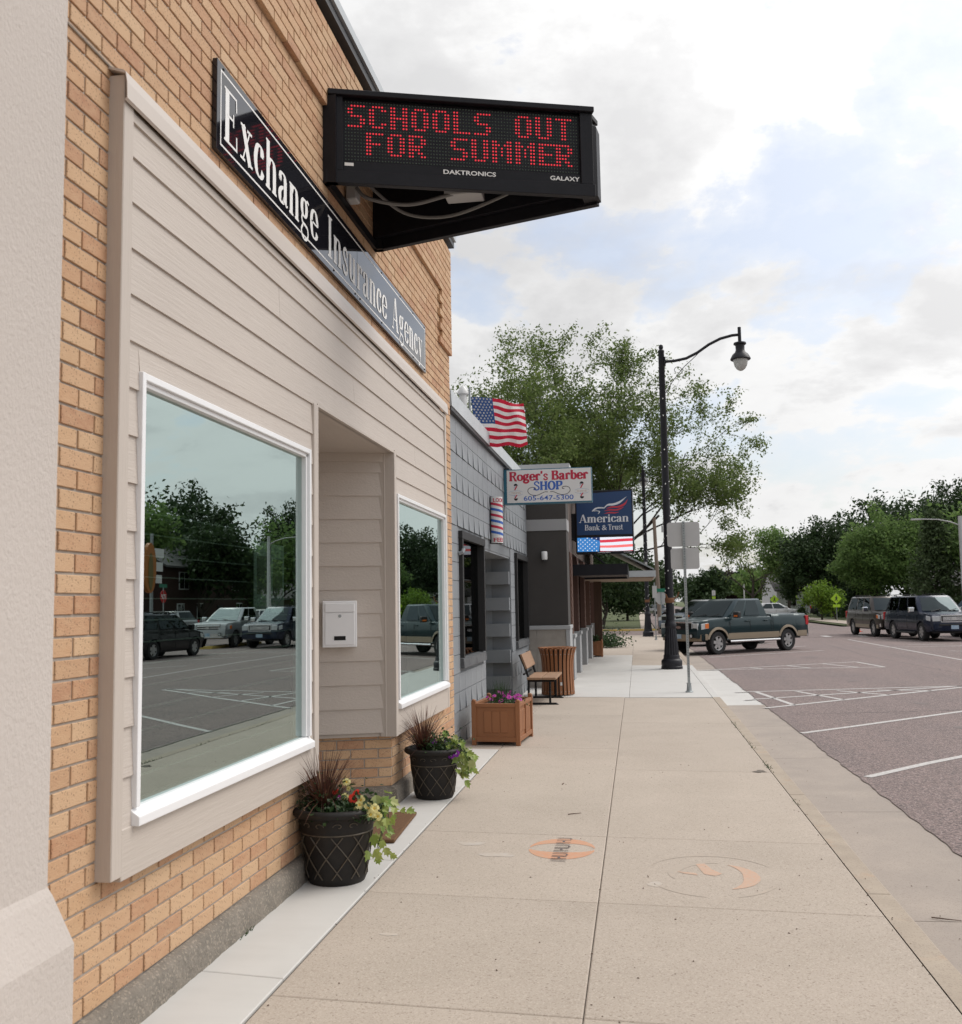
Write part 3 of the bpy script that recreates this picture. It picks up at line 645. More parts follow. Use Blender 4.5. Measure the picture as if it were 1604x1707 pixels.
serif_text(mb, 'HIBACHI'.replace('HIBACHI', 'SEIHOINS'), (CX - .04, CY + .335, 0), U_, V_, (0, 0, 1), .075, width=.66, tk=.24, tn=.12, lift=.0065, mat='stamp') if False else None
for i in range(9):
    y = CY + .32 - i * .078
    draw_strokes(mb, [([(0, 0), (.9, 0), (1, .5), (.9, 1), (0, 1)], 'l', .17)] if i % 3 == 0 else ([([(0, 0), (1, 0)], 'l', .17), ([(0, 1), (1, 1)], 'l', .17), ([(.5, 0), (.5, 1)], 'l', .17)] if i % 3 == 1 else [([(0, 0), (1, .3), (0, .7), (1, 1)], 'l', .17)]),
                 (CX - .055, y, 0), (1, 0, 0), (0, -1, 0), (0, 0, 1), .105, .052, .3, .3, .002, 'stamp', i)
mb.build('lettering', M['stamp'], lg)
l2 = empty('pavement_stencil', (0, 0, 0), label='worn orange crescent inside a faint grey ring on the pavement near the kerb', cat='pavement paint')
C2 = (.42, 6.63)
mb = MB(); arcband(mb, C2[0], C2[1], .40, .46, .415, .50, rad(20), rad(160), .0015, taper=True); arcband(mb, C2[0], C2[1], .405, .47, .425, .50, rad(205), rad(262), .0015, taper=True)
arcband(mb, C2[0], C2[1], .395, .46, .42, .50, rad(285), rad(340), .0015, taper=True); arcband(mb, C2[0] - .02, C2[1] + .03, .17, .20, .26, .27, rad(70), rad(215), .0015, taper=True)
mb.build('painted_ring', M['smudge'], l2)
mb = MB(); arcband(mb, C2[0] + .05, C2[1] - .03, .14, .12, .245, .29, rad(-80), rad(75), .0018, taper=True)
mb.add([(C2[0] - .09, C2[1] + .25, .0018), (C2[0] - .03, C2[1] + .27, .0018), (C2[0] + .01, C2[1] + .12, .0018), (C2[0] + .065, C2[1] + .03, .0018), (C2[0] + .02, C2[1] - .03, .0018), (C2[0] - .05, C2[1] + .01, .0018)], [[0, 1, 2, 3, 4, 5]])
mb.add([(C2[0] - .22, C2[1] + .06, .0018), (C2[0] - .10, C2[1] + .03, .0018), (C2[0] - .09, C2[1] - .02, .0018), (C2[0] - .17, C2[1] + .01, .0018)], [[0, 1, 2, 3]])
mb.build('painted_crescent', M['chalk_or2'], l2)
sm = empty('paint_smudge', label='pale grey paint smudges on the tan pavement beside the white strip', cat='paint smudge')
for (x, y, a, b) in ((-1.02, 7.0, .13, .06), (-1.25, 7.32, .11, .06), (.06, 6.38, .045, .06), (-1.36, 5.3, .05, .025)):
    mb = MB(); mb.poly([(x + a * math.cos(q) * (1 + .6 * mnoise.noise((math.cos(q) * 1.6, math.sin(q) * 1.6, x * 9))), y + b * math.sin(q) * (1 + .6 * mnoise.noise((math.cos(q) * 1.6, math.sin(q) * 1.6, y * 7))), .0014) for q in [i * PI / 14 for i in range(28)]])
    mb.build('smudge', M['smudge_lt'], sm)
# loose debris: seeds, twigs, bits of leaf on the pavement and gutter
mb = MB()
for i in range(260):
    x, y = random.uniform(-1.65, 1.25), random.uniform(4.2, 16)
    if random.random() < .45: x = random.choice((-1.705 + random.gauss(0, .02), 1.30 + random.gauss(0, .02), random.uniform(1.5, 2.2)))
    z = .002 if x < 1.29 else (.004 if x < 1.44 else -.140)
    r = random.uniform(.003, .009); a = random.uniform(0, PI)
    u_ = Vector((math.cos(a), math.sin(a), 0)); v_ = Vector((-u_.y, u_.x, 0)) * .5; c = Vector((x, y, z))
    mb.add([tuple(c + r * u_), tuple(c + r * v_), tuple(c - r * u_), tuple(c - r * v_), tuple(c + Vector((0, 0, r * .6)))], [[0, 1, 4], [1, 2, 4], [2, 3, 4], [3, 0, 4]])
tag(mb.build('litter', M['twig']), kind='stuff', label='tiny seeds and dry leaf bits scattered on the pavement and gutter')
for i, (x, y, l, a) in enumerate(((-.62, 8.35, .12, .3), (-.77, 9.7, .07, 1.2), (1.66, 6.35, .16, -.5))):
    mb = MB(); z = .006 if x < 1.3 else -.138
    mb.tube([(x, y, z), (x + l * .5 * math.cos(a), y + l * .5 * math.sin(a), z + .004), (x + l * math.cos(a + .2), y + l * math.sin(a + .2), z)], [.004, .0035, .002], 5)
    tag(mb.build('twig', M['twig']), label=['thin dry twig lying on the left half of the tan pavement', 'short dry twig on the pavement farther up from the stencil', 'reddish twig lying in the gutter beside the kerb'][i], cat='twig', group='dry twigs')
mb = MB()
for i in range(60):     # grass sprouting in the kerb joint
    y = random.choice((random.gauss(14.2, .3), random.gauss(12.5, .25), random.gauss(10.9, .15), random.gauss(9.0, .1))); x = 1.30 + random.gauss(0, .012)
    h_ = random.uniform(.012, .035); a = random.uniform(0, 2 * PI)
    mb.poly([(x - .004, y, 0), (x + .004, y, 0), (x + .02 * math.cos(a), y + .02 * math.sin(a), h_)])
for i in range(22):
    y = random.gauss(5.25, .05); x = -2.145 + random.gauss(0, .008); a = random.uniform(0, 2 * PI)
    mb.poly([(x - .004, y, .0), (x + .004, y, .0), (x + .02 * abs(math.cos(a)), y + .02 * math.sin(a), random.uniform(.01, .03))])
tag(mb.build('weeds', M['leaf_dk']), kind='stuff')
# broken joint corner by the kerb
mb = MB()
for i in range(5):
    x, y = 1.20 + random.gauss(0, .035), 10.53 + random.gauss(0, .06)
    mb.poly([(x + random.uniform(.02, .05) * math.cos(q), y + random.uniform(.02, .05) * math.sin(q), .003 + .0005 * i) for q in [k * PI / 4 for k in range(8)]])
tag(mb.build('crumbled_joint', M['joint']), kind='structure')

# ================================================================== neighbouring stucco building (left edge)
st = empty('stucco_building', label='pale textured stucco corner of the building at the left edge', cat='building')
XU, YU, XL, YL = -2.005, 3.165, -1.945, 3.235
mb = MB()
def ring(x, y, z, z2=None): return [(x, -9, z), (x, y, z), (-12, y, z), (-12, -9, z)]
levels = [(XL, YL, -.2), (XL, YL, .615), (XU + .012, YU + .012, .79), (XU, YU, .82), (XU, YU, 8.0)]
vs = [p for l in levels for p in ring(*l)]
mb.add(vs, [[4 * i + k, 4 * i + (k + 1) % 4, 4 * i + 4 + (k + 1) % 4, 4 * i + 4 + k] for i in range(len(levels) - 1) for k in range(4)] + [[16, 17, 18, 19]])
mb.build('wall', M['stucco'], st)

# ================================================================== brick insurance office
off = empty('insurance_office', (-2.2, 7.5, 0), label='tan brick shop front with beige lap siding and two big white framed windows', cat='building')
OFF = Vector((-2.2, 7.5, 0))
def at_off(o):                      # children built in world coordinates
    o.matrix_parent_inverse = Matrix.Translation(-OFF); return o
XW = -2.2; CH = .083; Z0 = .155
Y0b, Y1b, ZTOP = 3.17, 11.74, 6.20
SYa, SYb, SZa, SZb = 3.815, 11.02, .635, 3.97     # hole behind the siding
wl_ = MB(); xb_ = XW - .008
wl_.box(-2.6, xb_, Y0b, SYa, -.1, ZTOP); wl_.box(-2.6, xb_, SYb, Y1b, -.1, ZTOP); wl_.box(-2.6, xb_, SYa, SYb, SZb, ZTOP)
wl_.box(-2.6, xb_, SYa, 6.42, -.1, SZa); wl_.box(-2.6, xb_, 8.69, SYb, -.1, SZa)
wl_.box(-14, -2.62, Y1b - .3, Y1b - .01, -.1, ZTOP - .02); wl_.box(-14, -13.7, Y0b, Y1b - .32, -.1, ZTOP - .05); wl_.box(-14, -2.62, Y0b, Y1b - .32, ZTOP - .35, ZTOP - .12)
at_off(wl_.build('wall', M['mortar'], off))
MB_CACHE = {}
def brick_mesh(L_, dep=.03, Hh=CH - .011):
    k = (round(L_, 3), round(dep, 3))
    if k not in MB_CACHE:
        c = .0025; m_ = MB(); l2_, h2 = L_ / 2, Hh / 2
        vs = [(0, -l2_ + c, -h2 + c), (0, l2_ - c, -h2 + c), (0, l2_ - c, h2 - c), (0, -l2_ + c, h2 - c),
              (-c, -l2_, -h2), (-c, l2_, -h2), (-c, l2_, h2), (-c, -l2_, h2), (-dep, -l2_, -h2), (-dep, l2_, -h2), (-dep, l2_, h2), (-dep, -l2_, h2)]
        fs = [[0, 1, 2, 3]] + [[4 + i, 4 + (i + 1) % 4, (i + 1) % 4, i] for i in range(4)] + [[8 + i, 8 + (i + 1) % 4, 4 + (i + 1) % 4, 4 + i] for i in range(4)]
        m_.add(vs, fs); m_.mats = [M['brick']]; MB_CACHE[k] = m_.mesh('brick')
    return MB_CACHE[k]
bricks = []      # (distance, x, y, z, length)
BL = .243
r_ = random.Random(5)
nrow = int((ZTOP - Z0) / CH)
for k in range(nrow):
    z = Z0 + CH * (k + .5)
    y = Y0b - (.12 if k % 2 else 0.0) + .075
    while y < Y1b:
        L_ = BL
        segs = [(y, y + L_)]
        y += L_
        inhole = z > SZa + .005 and z < SZb
        for a, b in segs:
            a, b = max(a, Y0b), min(b, Y1b)
            cuts = []
            if inhole:
                if a < SYa: cuts.append((a, min(b, SYa)))
                if b > SYb: cuts.append((max(a, SYb), b))
            elif z < SZa + .01:
                if a < 6.42: cuts.append((a, min(b, 6.42)))
                if b > 8.69: cuts.append((max(a, 8.69), b))
            else: cuts.append((a, b))
            for c, d in cuts:
                if d - c < .035: continue
                proud = .035 if (z > 5.45 or (d > 11.25 and z > 4.83)) else 0.0
                bricks.append((math.hypot(math.hypot(XW, (c + d) / 2), z - 1.75), XW + proud + r_.uniform(-.0015, .0015), (c + d) / 2, z + r_.uniform(-.001, .001), d - c - .011, proud))
# what is hidden from the street by the stucco corner or the sign panel is left to the joined mesh
def shown(b): return b[2] > 3.40 and not (4.85 < b[2] < 10.15 and 4.27 < b[3] < 4.71)
bricks.sort(key=lambda b: (not shown(b), b[0]))
for d_, x, y, z, L_, pr in bricks[:280]:
    at_off(link('brick', brick_mesh(L_, .03 + pr), off, (x, y, z)))
rest = MB()
for d_, x, y, z, L_, pr in bricks[280:]:
    me = brick_mesh(L_, .03 + pr)
    rest.add([(v.co.x + x, v.co.y + y, v.co.z + z) for v in me.vertices], [list(p.vertices) for p in me.polygons])
at_off(tag(rest.build('brickwork', M['brick'], off), kind='stuff'))
# shadow-casting ledge bricks under the frieze
# rough concrete plinth, with a chamfer and uneven face
def plinth(y0, y1, name='plinth'):
    m_ = MB(); n_ = max(4, int((y1 - y0) / .03)); prof = [(-2.198, .156), (-2.172, .150), (-2.150, .128), (-2.143, .03), (-2.138, -.02)]
    for i in range(n_ + 1):
        y = lerp(y0, y1, i / n_)
        for j, (x, z) in enumerate(prof):
            a = .006 if j in (1, 2, 3, 4) else 0
            m_.v.append((x + a * mnoise.noise((x * 30, y * 22, z * 30)) + a * .8 * mnoise.noise((x * 9, y * 5, z * 9)), y, z + a * .7 * mnoise.noise((y * 19, z * 30, 4))))
    k = len(prof)
    for i in range(n_):
        for j in range(k - 1): m_.f.append([i * k + j, i * k + j + 1, (i + 1) * k + j + 1, (i + 1) * k + j]); m_.m.append(0)
    m_.f.append(list(range(k))[::-1] + []); m_.m.append(0); b0_ = len(m_.v); m_.v += [(-2.26, y0, .15), (-2.26, y0, -.02)]; m_.f.append([0, b0_, b0_ + 1, k - 1]); m_.m.append(0)
    return at_off(m_.build(name, M['rough_conc'], off, smooth=True, ang=70, recalc=False))
plinth(3.17, 6.42); plinth(8.655, 11.74)
# roof coping
at_off(MB().box(-2.62, -2.13, Y0b, 11.80, ZTOP + .002, ZTOP + .075).build('drip_edge', M['dark_trim'], off))
mb = MB()
mb.prism([(-2.7, 0, ZTOP + .08), (-2.105, 0, ZTOP + .08), (-2.105, 0, ZTOP + .16), (-2.13, 0, ZTOP + .20), (-2.7, 0, ZTOP + .21)], (0, 8.66, 0))
o = at_off(mb.build('coping', M['coping'], off)); o.location = (0, Y0b - .02, 0)

# ---- siding
XT = -2.13
BH = .2075; ZB = [3.75 - BH * k for k in range(-1, 15)]     # bottoms of the boards
sd = empty('siding', (0, 0, 0)); sd.parent = off; sd.matrix_parent_inverse = Matrix.Translation(-OFF)
def board(y0, y1, zb, zt, parent=sd, name='siding_board', lip=.012):
    """lapped board: thick at the bottom lip, tucked in at the top; a touch of sag along its length"""
    m_ = MB(); n_ = max(1, int((y1 - y0) / .5)); xl = XT - .009; xt = XT - .021
    for i in range(n_ + 1):
        y = lerp(y0, y1, i / n_); s_ = .0012 * mnoise.noise((y * 1.3, zb * 9, 0))
        m_.v += [(xl + s_, y, zb + s_), (xt, y, zt + .012), (xl - lip, y, zb + .0005)]
    for i in range(n_):
        a = 3 * i; b = a + 3
        m_.f += [[a, b, b + 1, a + 1], [a + 2, b + 2, b, a]]; m_.m += [0, 0]
    m_.f += [[0, 1, 2], [3 * n_, 3 * n_ + 2, 3 * n_ + 1]]; m_.m += [0, 0]
    return m_.build(name, M['siding'], parent)
W1 = (3.985, 6.27, .84, 2.80); W2 = (8.70, 11.00, .83, 2.77); OPa, OPb, OPz = 6.435, 8.60, 3.128
butt = {0: 5.1, 1: 8.3, 2: 5.72, 3: 7.35, 4: 9.5}
for k, zb in enumerate(ZB):
    zt = min(zb + BH, 3.965)
    if zt - zb < .03 or zb < .78: continue
    spans = []
    if zb >= OPz - .02: spans = [(3.885, 11.02)]
    else: spans = [(3.885, 6.345), (8.655, 11.02)]
    out_ = []
    for a, b in spans:
        if zb + .02 < 2.80 and zt > W1[2]:      # windows cut the board
            for wa, wb, wt in ((W1[0], W1[1], W1[3]), (W2[0], W2[1], W2[3])):
                if a < wa and b > wb:
                    if zb < wt - .01 and zt > wt + .02: board(wa + .004, wb - .004, wt - .004, zt)
                    if wa - a > .01: out_.append((a, wa + .004))
                    if b - wb > .01: out_.append((wb - .004, b))
        else: out_.append((a, b))
    for a, b in out_:
        c = butt.get(k)
        if c and a < c - .3 and b > c + .3:
            board(a, c - .0015, zb, zt); board(c + .0015, b, zb, zt)
        else: board(a, b, zb, zt)
sb_ = MB()      # sheathing behind the boards, cut round windows and entry
xs = (XT - .045, XT - .037)
for a, b, c, d in ((3.83, W1[0], .65, 3.96), (W1[0], W1[1], .65, W1[2]), (W1[0], W1[1], W1[3], 3.96), (W1[1], OPa - .01, .65, 3.96), (OPa - .01, OPb + .01, OPz, 3.96), (OPb + .01, W2[0], .65, 3.96), (W2[0], W2[1], .65, W2[2]), (W2[0], W2[1], W2[3], 3.96), (W2[1], 11.1, .65, 3.96)):
    sb_.box(xs[0], xs[1], a, b, c, d)
at_off(sb_.build('sheathing', M['trim'], off))
def trimb(name, *b, m='trim', bev=.004): return at_off(MB().box(*b).build(name, M[m], off, bevel=bev, seg=1))
trimb('corner_board', XW - .03, XT, 3.80, 3.885, .656, 4.075)
trimb('corner_board', XW - .03, XT, 11.02, 11.105, .60, 3.975)
trimb('skirt_board', XW - .03, XT - .004, 3.885, 6.345, .635, .845, m='trimh'); trimb('skirt_board', XW - .03, XT - .004, 8.655, 11.02, .60, .835, m='trimh')
trimb('corner_board', XW - .08, XT + .002, 6.345, OPa, .635, 3.135); trimb('corner_board', XW - .08, XT + .002, OPb - .012, 8.66, .60, 3.135)
at_off(MB().box(XT - .025, XT - .006, 3.885, 11.02, 3.905, 3.945).build('frieze_strip', M['trim'], off))
mb = MB(); pr = [(XT - .075, 0, 4.110), (XT + .000, 0, 4.088), (XT + .012, 0, 4.078), (XT + .020, 0, 4.03), (XT + .022, 0, 3.958), (XT + .010, 0, 3.950), (XT + .010, 0, 3.954), (XT + .018, 0, 3.962), (XT + .016, 0, 4.03), (XT + .009, 0, 4.072), (XT - .075, 0, 4.100)]
mb.prism(pr, (0, 7.34, 0)); o = at_off(mb.build('flashing_cap', M['flash'], off)); o.location = (0, 3.785, 0)
at_off(MB().tube([(XW + .004, 3.2, 4.118), (XW + .004, 3.79, 4.112), (XT - .06, 3.80, 4.108)], .006, 6).build('caulk_bead', M['mortar'], off))

# ---- windows
def shop_window(W, pane_in, gl, name='window'):
    y0, y1, z0, z1 = W; xf = XT + .008
    f = MB(); fw = .034
    f.box(XT - .10, xf, y0, y0 + fw, z0 + .075, z1); f.box(XT - .10, xf, y1 - fw, y1, z0 + .075, z1); f.box(XT - .10, xf - .001, y0 + fw, y1 - fw, z1 - fw, z1 - .001)
    f.box(XT - .10, xf - .018, y0 + fw, y1 - fw, z1 - fw - .024, z1 - fw)      # stepped inner bead
    f.box(XT - .10, xf - .018, y1 - fw - .024, y1 - fw, z0 + .075, z1 - fw - .002); f.box(XT - .10, xf - .018, y0 + fw, y0 + fw + .016, z0 + .075, z1 - fw - .002)
    fr = at_off(f.build('window_frame', M['vinyl'], off, bevel=.004, seg=2))
    s_ = MB(); s_.prism([(XT - .10, 0, z0 + .072), (xf - .022, 0, z0 + .072), (xf - .010, 0, z0 + .058), (xf + .018, 0, z0 + .040), (xf + .018, 0, z0), (XT - .10, 0, z0)], (0, y1 - y0 + .02, 0))
    o = s_.build('sill', M['vinyl'], fr, bevel=.004, seg=2); o.location = (0, y0 - .01, 0); o.matrix_parent_inverse = Matrix()
    p_ = MB(); xg = XT - .042
    p_.poly([(xg, y0 + fw, z0 + .07), (xg, y1 - fw, z0 + .07), (xg, y1 - fw, z1 - fw), (xg, y0 + fw, z1 - fw)])
    p_.build('pane', M[gl], fr)
    return fr
shop_window(W1, None, 'glassA'); shop_window(W2, None, 'glassA')
# dim room behind, blinds and two posters taped inside the first window
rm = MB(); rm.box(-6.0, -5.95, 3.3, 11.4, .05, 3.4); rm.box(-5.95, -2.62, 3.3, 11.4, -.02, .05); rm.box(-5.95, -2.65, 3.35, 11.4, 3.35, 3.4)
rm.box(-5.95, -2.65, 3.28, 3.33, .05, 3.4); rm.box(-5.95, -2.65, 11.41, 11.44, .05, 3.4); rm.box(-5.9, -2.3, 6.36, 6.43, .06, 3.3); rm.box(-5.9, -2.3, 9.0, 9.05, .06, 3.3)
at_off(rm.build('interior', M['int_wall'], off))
for (y0, y1, zt_, zb_) in ((4.03, 6.23, 2.2, .9),):
    n_ = 14
    for i in range(n_):
        z = lerp(zb_, zt_, i / (n_ - 1)); m_ = MB(); m_.box(-2.262, -2.25, y0, y1, z, z + .006)
        at_off(m_.build('blind_slat', M['blind'], off))
po = []
for (y0, y1, z0, z1, lb) in ((5.50, 5.75, 1.73, 2.15, 'left one of two paper notices taped inside the first window'), (5.77, 6.00, 1.72, 2.14, 'right one of two paper notices taped inside the first window')):
    p_ = empty('paper_notice', (-2.215, (y0 + y1) / 2, z0), label=lb, cat='notice', group='notices taped inside the window')
    MB().box(-.002, .0, y0 - (y0 + y1) / 2, y1 - (y0 + y1) / 2, 0, z1 - z0).build('sheet', M['paper'], p_)
    MB().box(.0005, .0015, -.08, .08, .10, z1 - z0 - .09).build('printed_picture', material('notice_print', (.18, .17, .14), .8, col2=(.32, .3, .24), scale=12), p_)

# ---- entry recess: splayed far wall, soffit, door
TA = math.tan(rad(19)); PX, PY = XT, 8.62
def fw(d, out=0.0):       # point on the far wall, d metres in from the street corner, out = towards the viewer
    n_ = Vector((math.sin(rad(19)), -math.cos(rad(19)), 0)); q = Vector((PX - d, PY - d * TA, 0)) + n_ * out
    return q
fwd = (fw(1) - fw(0)).normalized(); fn = Vector((math.sin(rad(19)), -math.cos(rad(19)), 0))
def fbox(mb, d0, d1, o0, o1, z0, z1, mat=None):
    a, b = [Vector((PX, PY, 0)) + fwd * d for d in (d0, d1)]
    base = [a + fn * o0, a + fn * o1, b + fn * o1, b + fn * o0]
    return mb.prism([(p.x, p.y, z0) for p in base], (0, 0, z1 - z0), mat)
ZF = [.635 + .2105 * k for k in range(12)]
for k, zb in enumerate(ZF):
    m_ = MB(); zt = min(zb + .2105, 3.05); 
    if zt - zb < .05: continue
    a, b = .112, 1.45
    pa, pb = Vector((PX, PY, 0)) + fwd * a, Vector((PX, PY, 0)) + fwd * b
    lo, hi = fn * (-.008), fn * (-.019)
    v = [pa + lo, pb + lo, pb + hi, pa + hi, pa + fn * -.022, pb + fn * -.022]
    zz = [zb, zb, zt + .01, zt + .01, zb + .0005, zb + .0005]
    m_.add([(p.x, p.y, z) for p, z in zip(v, zz)], [[0, 3, 2, 1], [4, 0, 1, 5], [0, 4, 3]])
    m_.build('siding_board', M['siding'], sd)
at_off(fbox(MB(), .0, .108, -.05, .002, .60, 3.16).build('corner_board', M['trim'], off, bevel=.004, seg=1))
at_off(fbox(MB(), .05, 1.5, -.5, -.034, .6, 3.3).build('sheathing', M['trim'], off))
at_off(fbox(MB(), .11, 1.5, -.03, .0, 3.05, 3.163).build('frieze_board', M['trimh'], off))
at_off(MB().box(-3.75, XT - .004, OPa + .001, 8.72, OPz, OPz + .02).build('soffit', M['trimh'], off))
at_off(MB().box(-3.8, -3.7, 6.2, 8.6, 0, 3.2).build('back_wall', M['trim'], off))
at_off(MB().box(-3.70, -3.66, 6.75, 7.75, .01, 2.15).build('door', M['vinyl'], off)); at_off(MB().box(-3.66, -3.655, 6.88, 7.62, .5, 2.0).build('door_glass', M['glassB'], off))
# near splay wall (seen only from across the street)
at_off(MB().prism([(XT - .01, OPa + .001, .6), (XT - .3, 6.431, .6), (-3.7, 6.42, .6), (-3.7, 6.95, .6)], (0, 0, 2.55)).build('near_entry_wall', M['siding'], off))
# brick under the far wall, in six courses, each brick a piece
at_off(fbox(MB(), .06, 1.5, -.45, -.091, -.05, .64).build('wall', M['mortar'], off))
for k in range(6):
    d = .078 if k % 2 == 0 else -.042 + .078 + .082
    lens = [(.048, .048 + (.113 if k % 2 else .235))]
    while lens[-1][1] < 1.4: lens.append((lens[-1][1] + .011, lens[-1][1] + .011 + .232))
    for a, b in lens:
        c = Vector((PX, PY, 0)) + fwd * ((a + b) / 2) + fn * -.083
        o = at_off(link('brick', brick_mesh(b - a), off, (c.x, c.y, Z0 + CH * (k + .5)))); o.rotation_euler = (0, 0, math.atan2(fn.y, fn.x))
at_off(fbox(MB(), .02, 1.4, -.095, -.055, -.05, .150).build('plinth', M['rough_conc'], off))

# white letter box on the entry wall
mbx = empty('letter_box', tuple(Vector((PX, PY, 0)) + fwd * .505 + Vector((0, 0, 1.395))), math.atan2(fn.y, fn.x) + PI / 2, label='white metal letter box hung on the taupe entry wall', cat='letter box')
MB().box(-.150, .150, -.085, .0, 0, .405).build('case', M['vinyl'], mbx, bevel=.006, seg=2)
MB().box(-.128, .128, -.092, -.0855, .022, .300).build('door', M['vinyl'], mbx, bevel=.002, seg=1)
MB().box(-.128, .128, -.095, -.0855, .306, .385).build('flap', M['vinyl'], mbx, bevel=.003, seg=1)
lk = MB(); lk.disc((.0, -.0945, .272), .014, (1, 0, 0), (0, 0, 1), 14); lk.build('lock', M['galv'], mbx)
MB().box(-.05, .05, -.0945, -.0915, .062, .098).build('name_plate', M['seam'], mbx)

# coir mat on the strip
mt = empty('door_mat', (-1.97, 7.75, 0), rad(3), label='brown coir door mat on the white strip behind the nearest pot', cat='mat')
MB().box(-.30, .12, -.50, .48, .005, .032).build('pile', M['coir'], mt, bevel=.006, seg=1)

# ================================================================== wall sign
sg = empty('wall_sign', (XW, 4.83, 4.23), label='long black name sign with white serif lettering above the siding', cat='sign')
SX = .032
for a, b in ((4.832, 7.548), (7.552, 10.185)):
    MB().box(.004, SX, a - 4.83, b - 4.83, .0, .515).build('sign_panel', M['acrylic'], sg, bevel=.002, seg=1)
bd = MB(); q = SX + .0012; t_ = .011; y0, y1, z0, z1 = .045, 5.315, .04, .475
bd.box(SX, q, y0, y1, z0, z0 + t_, skip='w'); bd.box(SX, q, y0, y1, z1 - t_, z1, skip='w'); bd.box(SX, q, y0, y0 + t_, z0 + t_ + .0005, z1 - t_ - .0005, skip='w'); bd.box(SX, q, y1 - t_, y1, z0 + t_ + .0005, z1 - t_ - .0005, skip='w')
bd.build('border_line', M['letter'], sg)
for word, ya, yb in (('Exchange', 4.915, 6.555), ('Insurance', 6.765, 8.52), ('Agency', 8.70, 10.02)):
    tx = MB(); serif_text(tx, word, (SX, ya - 4.83, 4.325 - 4.23), (0, 1, 0), (0, 0, 1), (1, 0, 0), .312, width=yb - ya, tk=.165, tn=.045, lift=.0012, gap=.05)
    tag(tx.build('lettering', M['letter'], sg), kind='stuff')
bo = MB()
for a in (.08, .75, 1.42, 2.09, 2.66, 2.80, 3.5, 4.2, 4.75, 5.28):
    for z in (.03, .486): bo.lathe([(.008, 0), (.008, .004), (.004, .006)], (0, 0, 0), 8); n_ = 24; bo.v[-n_:] = [(SX + v[2], a + v[0], z + v[1]) for v in bo.v[-n_:]]
bo.build('screw_heads', M['seam'], sg)
# ================================================================== V-shaped message sign
led = empty('message_sign', (-2.2, 7.51, 4.88), label='black V shaped electronic message board with glowing red dot letters above the entry', cat='electronic sign')
LO = Vector((-2.2, 7.51, 4.88))
A_, B_, T1, T2 = Vector((-2.165, 6.79, 0)), Vector((-2.165, 8.23, 0)), Vector((-.235, 7.44, 0)), Vector((-.215, 7.60, 0))
ZS0, ZS1 = 4.88, 5.60
def at_led(o): o.matrix_parent_inverse = Matrix.Translation(-LO); return o
def face_frame(P, Q, flip):
    d = (Q - P).normalized(); n = Vector((d.y, -d.x, 0)) * (1 if not flip else -1); return d, n, (Q - P).length
d1, n1, l1 = face_frame(A_, T1, False); d2, n2, l2_ = face_frame(B_, T2, True)
def obox(mb, P, d, n, s0, s1, o0, o1, z0, z1, mat=None):
    base = [P + d * s0 + n * o0, P + d * s0 + n * o1, P + d * s1 + n * o1, P + d * s1 + n * o0]
    return mb.prism([(p.x, p.y, z0) for p in base], (0, 0, z1 - z0), mat)
for nm, P, d, n, L_ in (('cabinet', A_, d1, n1, l1), ('cabinet', B_, d2, n2, l2_)):
    c_ = MB(); e = .02
    obox(c_, P, d, n, 0, L_, -.075, -.012, ZS0 + .10, ZS1 - .045)                  # back of the display
    obox(c_, P, d, n, 0, .105, -.012, e, ZS0 + .10, ZS1 - .045); obox(c_, P, d, n, L_ - .10, L_, -.012, e, ZS0 + .10, ZS1 - .045)
    obox(c_, P, d, n, .106, L_ - .101, -.011, .006, ZS0 + .10, ZS0 + .175)
    cab = at_led(c_.build(nm, M['black'], led, bevel=.003, seg=1))
    h_ = MB(); obox(h_, P, d, n, -.005, L_ + .01, -.17, .045, ZS1 - .042, ZS1); at_led(h_.build('hood', M['black'], led, bevel=.004, seg=1))
    f_ = MB(); obox(f_, P, d, n, -.02, L_ + .01, -.03, .028, ZS0, ZS0 + .098); at_led(f_.build('bottom_rail', M['black'], led, bevel=.003, seg=1))
    if n is n1:
        pl_ = cab
tipc = MB(); tipc.prism([(p.x, p.y, ZS0 + .02) for p in (T1 + n1 * .01, T1 + d1 * .035, T2 + d2 * .035, T2 + n2 * .01, T2 - d2 * .1, T1 - d1 * .1)], (0, 0, ZS1 - ZS0 - .16)); at_led(tipc.build('nose_cover', M['black'], led, recalc=True))
w_ = MB(); w_.box(-2.205, -2.17, 6.79, 8.24, ZS0, ZS0 + .07); w_.box(-2.2, -2.10, 6.76, 6.84, ZS0, ZS1 - .05); w_.box(-2.2, -2.12, 8.17, 8.25, ZS0, ZS1 - .05); at_led(w_.build('wall_bracket', M['black'], led))
tp = MB(); tp.poly([(p.x, p.y, ZS1 - .05) for p in (A_, T1, T2, B_)]); tp.poly([(p.x, p.y, ZS1 - .06) for p in (B_, T2, T1, A_)]); at_led(tp.build('top_cover', M['black'], led))
